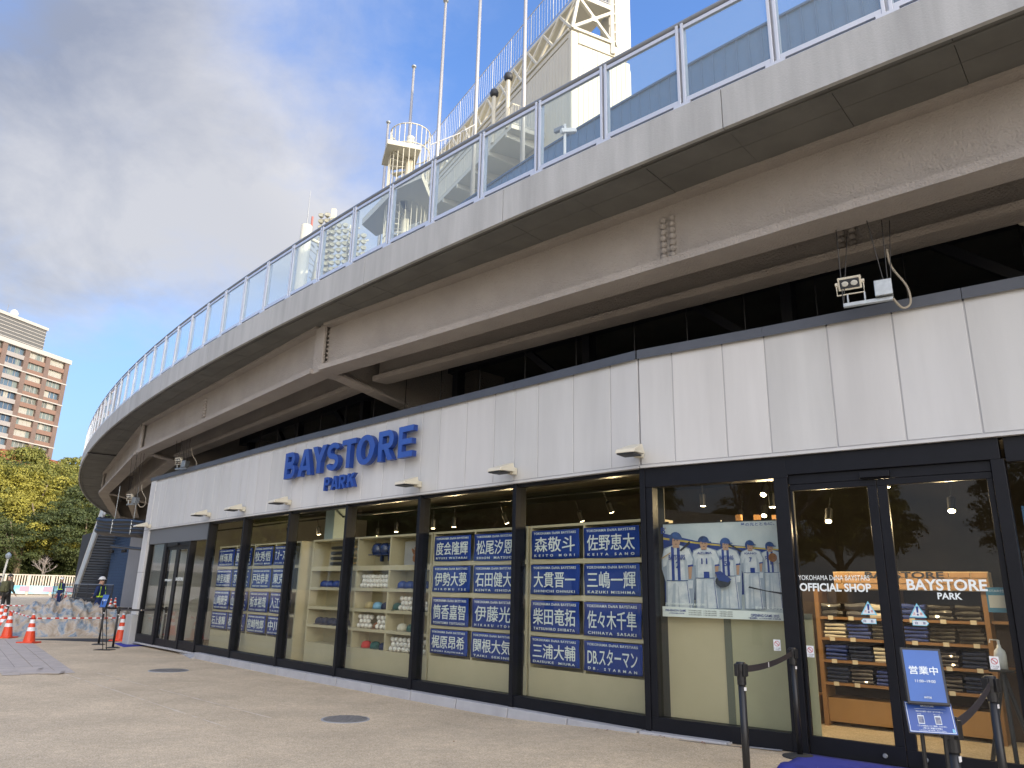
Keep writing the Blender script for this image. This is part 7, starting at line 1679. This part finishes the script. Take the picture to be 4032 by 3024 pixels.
def tree(lab, p, H, RX, kind, trunk_r=.35, ctr=.66, lean=(0, 0), RZ=None, group='evergreen trees beyond the plaza', lobes=4, bare=.28):
    t = thing('tree', lab, 'tree', group, loc=p); rnd = random.Random(lab); RZ = RZ or H * .36
    mb = MB(); lx, ly = lean; top = Vector((lx, ly, H * ctr)); bend = Vector((rnd.uniform(-.4, .4), rnd.uniform(-.4, .4), H * bare)); mb.tube([(0, 0, -.2), (bend.x * .4, bend.y * .4, H * bare * .5), bend, top], [trunk_r * 1.3, trunk_r, trunk_r * .8, trunk_r * .3], 10); mb.build('trunk', M_bark, t, smooth=True)
    for k in range(6):
        a = rnd.random() * 6.3; e = Vector((lx + math.cos(a) * RX * .62, ly + math.sin(a) * RX * .62, H * rnd.uniform(.5, .8))); m_ = lerp(bend, e, .5) + Vector((0, 0, -.3)); mb = MB(); mb.tube([bend + Vector((0, 0, rnd.uniform(-.5, 1.5))), m_, e], [trunk_r * .45, trunk_r * .3, trunk_r * .12], 7); mb.build('limb', M_bark, t, smooth=True)
    for k in range(lobes):
        a = 2 * math.pi * k / lobes + rnd.random(); rr_ = RX * (.42 if lobes > 1 else 0); z = H - RZ * (.85 + .5 * (k % 2)) if lobes > 1 else H - RZ
        o = bpy.data.objects.new('crown', CR[kind + str(rnd.randint(0, 1))]); COL.objects.link(o); o.parent = t; o.location = (lx + math.cos(a) * rr_, ly + math.sin(a) * rr_, z); s_ = RX * rnd.uniform(.62, .78); o.scale = (s_, s_, RZ * rnd.uniform(.75, .95)); o.rotation_euler = (0, 0, rnd.random() * 6.3)
    return t
def TP(px, D_): p = AT(px, 2300, D_); return Vector((p.x, p.y, .1))
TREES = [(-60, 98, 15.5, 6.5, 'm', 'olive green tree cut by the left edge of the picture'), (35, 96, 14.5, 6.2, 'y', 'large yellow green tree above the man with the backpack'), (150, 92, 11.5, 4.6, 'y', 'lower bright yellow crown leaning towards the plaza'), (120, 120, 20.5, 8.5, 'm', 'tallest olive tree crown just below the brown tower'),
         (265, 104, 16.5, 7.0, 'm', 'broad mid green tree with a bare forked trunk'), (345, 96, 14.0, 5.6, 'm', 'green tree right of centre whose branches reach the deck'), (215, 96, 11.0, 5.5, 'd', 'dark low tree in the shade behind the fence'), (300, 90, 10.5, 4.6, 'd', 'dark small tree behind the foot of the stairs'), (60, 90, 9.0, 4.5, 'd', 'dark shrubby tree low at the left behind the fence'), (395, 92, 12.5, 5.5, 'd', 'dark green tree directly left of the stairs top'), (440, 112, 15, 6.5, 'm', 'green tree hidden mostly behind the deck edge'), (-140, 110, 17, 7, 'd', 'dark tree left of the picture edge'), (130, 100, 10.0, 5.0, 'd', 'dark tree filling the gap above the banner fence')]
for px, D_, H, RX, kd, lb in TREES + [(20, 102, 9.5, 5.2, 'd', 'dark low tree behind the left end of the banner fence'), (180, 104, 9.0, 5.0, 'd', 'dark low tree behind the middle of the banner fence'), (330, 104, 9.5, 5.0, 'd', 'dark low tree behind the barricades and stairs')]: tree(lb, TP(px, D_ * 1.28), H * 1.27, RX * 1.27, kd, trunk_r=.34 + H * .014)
# low hedge mass behind the fence
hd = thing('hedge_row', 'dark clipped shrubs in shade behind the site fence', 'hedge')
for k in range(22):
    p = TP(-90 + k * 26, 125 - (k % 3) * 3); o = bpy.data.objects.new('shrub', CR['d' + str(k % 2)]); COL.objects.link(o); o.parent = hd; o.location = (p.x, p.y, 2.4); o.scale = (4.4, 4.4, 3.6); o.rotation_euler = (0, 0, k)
# bare tree in front of the dark hedge
def baretree(lab, p, H, seed, D=5, m_=None, spread=.9):
    t = thing('bare_tree', lab, 'tree', loc=p); rnd = random.Random(seed); mb = MB(); tk = MB()
    def br(a, d_, l_, r_, lev, target):
        b_ = a + d_ * l_; target.tube([a, (a + b_) / 2 + Vector((rnd.uniform(-.05, .05), rnd.uniform(-.05, .05), 0)) * l_, b_], [r_, r_ * .8, r_ * .6], 5 if lev > 1 else 7, caps=False)
        if lev < D:
            for k in range(3 if lev else 4):
                nd = (d_ + Vector((rnd.uniform(-spread, spread), rnd.uniform(-spread, spread), rnd.uniform(-.25, .6)))).normalized(); br(b_, nd, l_ * rnd.uniform(.6, .8), r_ * .6, lev + 1, mb)
    br(Vector((0, 0, 0)), Vector((.05, 0, 1)), H * .3, H * .02, 0, tk); tk.build('trunk', m_ or M_barkd, t, smooth=True); mb.build('branches', m_ or M_barkd, t); return t
M_barkd = mat('grey_bare_bark', (.20, .17, .15), .9)
baretree('leafless grey tree in front of the dark hedge beyond the fence', TP(160, 113), 6.6, 3, 4, m_=mat('pale_bare_bark', (.33, .29, .27), .9))
# apartment tower
ap = thing('apartment_tower', 'tall brown brick apartment tower with balconies and pale bands', 'building')
D_ = 240; Rt = AT(278, 1420, D_); ztop = Rt.z; dA = Vector((-.295, -.9555, 0)); nA = Vector((.9555, -.295, 0)) * -1; 
# facade runs from the right corner towards the camera-left; outward normal faces the camera
nO = Vector((dA.y, -dA.x, 0)); nO = nO if nO.dot(-Rt) > 0 else -nO
def app(u, v, z): return Vector((Rt.x, Rt.y, 0)) + dA * u - nO * v + Vector((0, 0, z))
def abox(u0, u1, v0, v1, z0, z1, name, m_, par=None, bev=0): mb = MB(); mb.hexa([app(u0, v0, z0), app(u0, v1, z0), app(u1, v1, z0), app(u1, v0, z0), app(u0, v0, z1), app(u0, v1, z1), app(u1, v1, z1), app(u1, v0, z1)]); return mb.build(name, m_, par or ap)
M_abrick = mat('brown_tile_brick', (.15, .105, .088), .8, var=.15, vscale=.6); M_arust = mat('rust_spandrel', (.20, .12, .09), .8, var=.1); M_agrey = mat('grey_spandrel', (.27, .25, .24), .8); M_acream = mat('cream_band', (.38, .36, .33), .7); M_awin = mat('window_glass_dark', (.09, .13, .17), .12, spec=.8); M_acurt = mat('curtain_glass', (.20, .21, .19), .35, var=.6, vscale=1.2); M_acurt2 = mat('curtain_cream', (.34, .33, .29), .5); M_acurt3 = mat('curtain_greenish', (.16, .19, .18), .3); M_awin2 = mat('window_glass_blue', (.06, .09, .13), .1, spec=.9); M_agreyt = mat('grey_penthouse', (.10, .10, .10), .8)
AW = 46.0
abox(0, AW, .9, 16, 0, ztop - 1.2, 'tower_core', M_abrick); abox(-.3, AW, -.3, 16.3, ztop - 1.2, ztop, 'roof_cornice', M_acream); abox(8, AW, 1.5, 14, ztop, ztop + 6.4, 'penthouse', M_agreyt)
for k in range(6): abox(7.95, AW, 1.42, 1.5, ztop + .8 + k * .95, ztop + .95 + k * .95, 'penthouse_band', M_acream)
abox(7.7, AW, 1.2, 14.2, ztop + 6.4, ztop + 7.2, 'penthouse_cornice', M_acream)
FHt = 3.05; bays = [(1.4, 6.2, 'b'), (7.6, 12.6, 'b'), (14.0, 19.2, 'g'), (20.6, 25.6, 'b'), (27, 32, 'b'), (33.4, 38.4, 'g'), (39.6, 44.6, 'b')]
edges = [0] + [e for b_ in bays for e in b_[:2]] + [AW]
for k in range(0, len(edges), 2): abox(edges[k], edges[k + 1], 0, .9, 0, ztop - 1.2, 'brick_pier', M_abrick)
nfl = 19
for f in range(nfl):
    z1 = ztop - 1.2 - f * FHt; z0 = z1 - FHt
    if z0 < 3: break
    for (u0, u1, kd) in bays:
        abox(u0, u1, .05, .9, z0, z0 + 1.15, 'spandrel', M_agrey if kd == 'g' else M_arust)
        wn = abox(u0 + .02, u1 - .02, .70, .9, z0 + 1.15, z1, 'window', random.choice((M_awin, M_awin, M_awin2)) if kd == 'g' else random.choice((M_acurt, M_acurt, M_acurt2, M_awin, M_acurt3)))
        uu = random.uniform(u0, u1 - 1.2); abox(uu, uu + random.uniform(.8, 2), .66, .70, z0 + 1.15, z1, 'curtain', random.choice((M_acurt2, M_acurt3)), wn)
        for j in range(1, 4): uu = u0 + (u1 - u0) * j / 4; abox(uu - .06, uu + .06, .62, .7, z0 + 1.15, z1, 'window_mullion', M_acream if kd != 'g' else M_agrey, wn)
    if f % 2 == 1: abox(-.1, AW, -.12, .0, z0 - .15, z0 + .15, 'pale_band', M_acream)
for dx, h_ in ((20, 5), (17, 4)): mb = MB(); q = app(dx, 6, ztop + 7.2); mb.tube([q, q + Vector((0, 0, h_))], .08, 5); mb.build('roof_antenna', M_rail, ap)
mb = MB(); mb.lathe([(.2, -1), (.9, -.5), (1.0, 0), (.7, .7), (.1, 1)], 12, c=app(17.6, 2.5, ztop + 8.1)); mb.build('satellite_dome', M_whitep, ap, smooth=True)
# red brick building behind the trees
rb = thing('red_brick_building', 'low red brick building showing above the trees right of the tower', 'building'); q0, q1 = AT(190, 1806, 165), AT(345, 1842, 172); zq = q1.z
mb = MB(); dq = (q1 - q0); dq.z = 0; dq.normalize(); nq = Vector((-dq.y, dq.x, 0)); nq = nq if nq.y > 0 else -nq; a, b = Vector((q0.x, q0.y, 0)) - dq * 10, Vector((q1.x, q1.y, 0)) + dq * 12
mb.hexa([a, b, b + nq * 12, a + nq * 12] + [p + Vector((0, 0, q0.z if p in (a,) else zq)) for p in (a, b, b + nq * 12, a + nq * 12)]); mb.build('brick_wall', mat('red_brick', (.28, .085, .045), .85, var=.2, vscale=.5), rb)
# street lamp at the far left
sl = thing('street_lamp', 'slim cream street lamp with a glass head at the far left', 'street lamp'); p = TP(-4, 62); zt_ = AT(14, 2172, 62).z
mb = MB(); mb.tube([p, Vector((p.x + .25, p.y, zt_ - .5))], [.09, .06], 10); mb.build('pole', M_cream, sl, smooth=True); mb = MB(); mb.lathe([(.06, 0), (.17, .15), (.18, .3), (.08, .42), (.03, .46)], 12, c=(p.x + .25, p.y, zt_ - .5)); mb.build('lamp_head', mat('frosted_lamp_glass', (.3, .34, .36), .3), sl, smooth=True)

# ------------------------------------------------------------------ what stands behind the camera and is mirrored in the glass
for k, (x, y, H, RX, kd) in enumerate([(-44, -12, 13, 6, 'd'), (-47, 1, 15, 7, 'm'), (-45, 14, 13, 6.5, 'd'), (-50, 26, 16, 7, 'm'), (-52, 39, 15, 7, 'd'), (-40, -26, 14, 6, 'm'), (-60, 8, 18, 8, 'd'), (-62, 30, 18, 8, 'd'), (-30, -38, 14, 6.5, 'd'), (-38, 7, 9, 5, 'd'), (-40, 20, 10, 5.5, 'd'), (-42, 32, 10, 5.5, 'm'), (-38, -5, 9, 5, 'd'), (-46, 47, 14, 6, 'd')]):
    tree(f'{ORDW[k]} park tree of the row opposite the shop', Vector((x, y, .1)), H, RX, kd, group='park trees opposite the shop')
baretree('bare street tree opposite the right doors', Vector((-14, -3.5, 0)), 8.5, 5, 5)
bus = thing('white_bus', 'white minibus parked on the road opposite, mirrored in the left doors', 'bus', loc=(-33, 33.5, .1), rz=R(64))
mb = MB(); mb.box(-3.4, 3.4, -1.05, 1.05, .45, 2.75); mb.build('body', M_whitep, bus, bevel=.18)
mb = MB(); mb.box(-3.1, 3.2, -1.07, 1.07, 1.45, 2.3); mb.build('window_band', M_awin, bus, bevel=.03); mb = MB(); mb.box(3.3, 3.43, -.85, .85, 1.3, 2.4); mb.build('windscreen', M_awin, bus)
for x in (-2.2, 2.3):
    for y in (-1.0, 1.0): mb = MB(); mb.lathe([(.42, -.12), (.42, .12)], 20, c=(x, y, .42), M=Matrix.Rotation(R(90), 4, 'X')); mb.build('wheel', M_rubber, bus)
ww_ = thing('low_building', 'grey building with dark windows across the plaza behind the camera', 'building', loc=(-36, -8, 0), rz=R(75)); mb = MB(); mb.box(-9, 9, -4, 4, 0, 7); mb.build('walls', mat('grey_render', (.16, .16, .155), .8, var=.1), ww_)
for x in (-6, -2, 2, 6): mb = MB(); mb.box(x - 1, x + 1, -4.05, -4.0, 1, 3); mb.box(x - 1, x + 1, 4.0, 4.05, 1, 3); mb.box(x - 1, x + 1, -4.05, -4.0, 4.2, 6); mb.build('window', M_awin, ww_)

# ------------------------------------------------------------------ fit texts, bake people
bpy.context.view_layer.update()
for o, M_, w_, h_ in FIT:
    bb = [Vector(c) for c in o.bound_box]; x0, x1 = min(v.x for v in bb), max(v.x for v in bb); y0, y1 = min(v.y for v in bb), max(v.y for v in bb)
    sx, sy = w_ / max(1e-4, x1 - x0), h_ / max(1e-4, y1 - y0)
    o.matrix_basis = M_ @ Matrix.Diagonal((sx, sy, 1, 1)) @ Matrix.Translation((-(x0 + x1) / 2, -(y0 + y1) / 2, 0))
bpy.context.view_layer.update()
dg = bpy.context.evaluated_depsgraph_get()
for o, M_, w_, h_ in FIT:
    me = bpy.data.meshes.new_from_object(o.evaluated_get(dg)); n2_ = bpy.data.objects.new(o.name, me); COL.objects.link(n2_); n2_.parent = o.parent; n2_.matrix_basis = o.matrix_basis.copy()
    nm_ = o.name; bpy.data.objects.remove(o); n2_.name = nm_
for o, mats_, h, J in PEOPLE:
    me = bpy.data.meshes.new_from_object(o.evaluated_get(dg)); o.modifiers.clear(); o.data = me; me.materials.clear()
    for m_ in (mats_[0], mats_[1], M_skin, M_black): me.materials.append(m_)
    for p in me.polygons:
        z = p.center.z / h; p.use_smooth = True
        p.material_index = 2 if (z > .845) else (3 if z < .05 else (1 if z < .5 and abs(p.center.x) < .1 * h else 0))
print('objects', len(bpy.data.objects), 'tris', sum(len(me.polygons) for me in bpy.data.meshes))
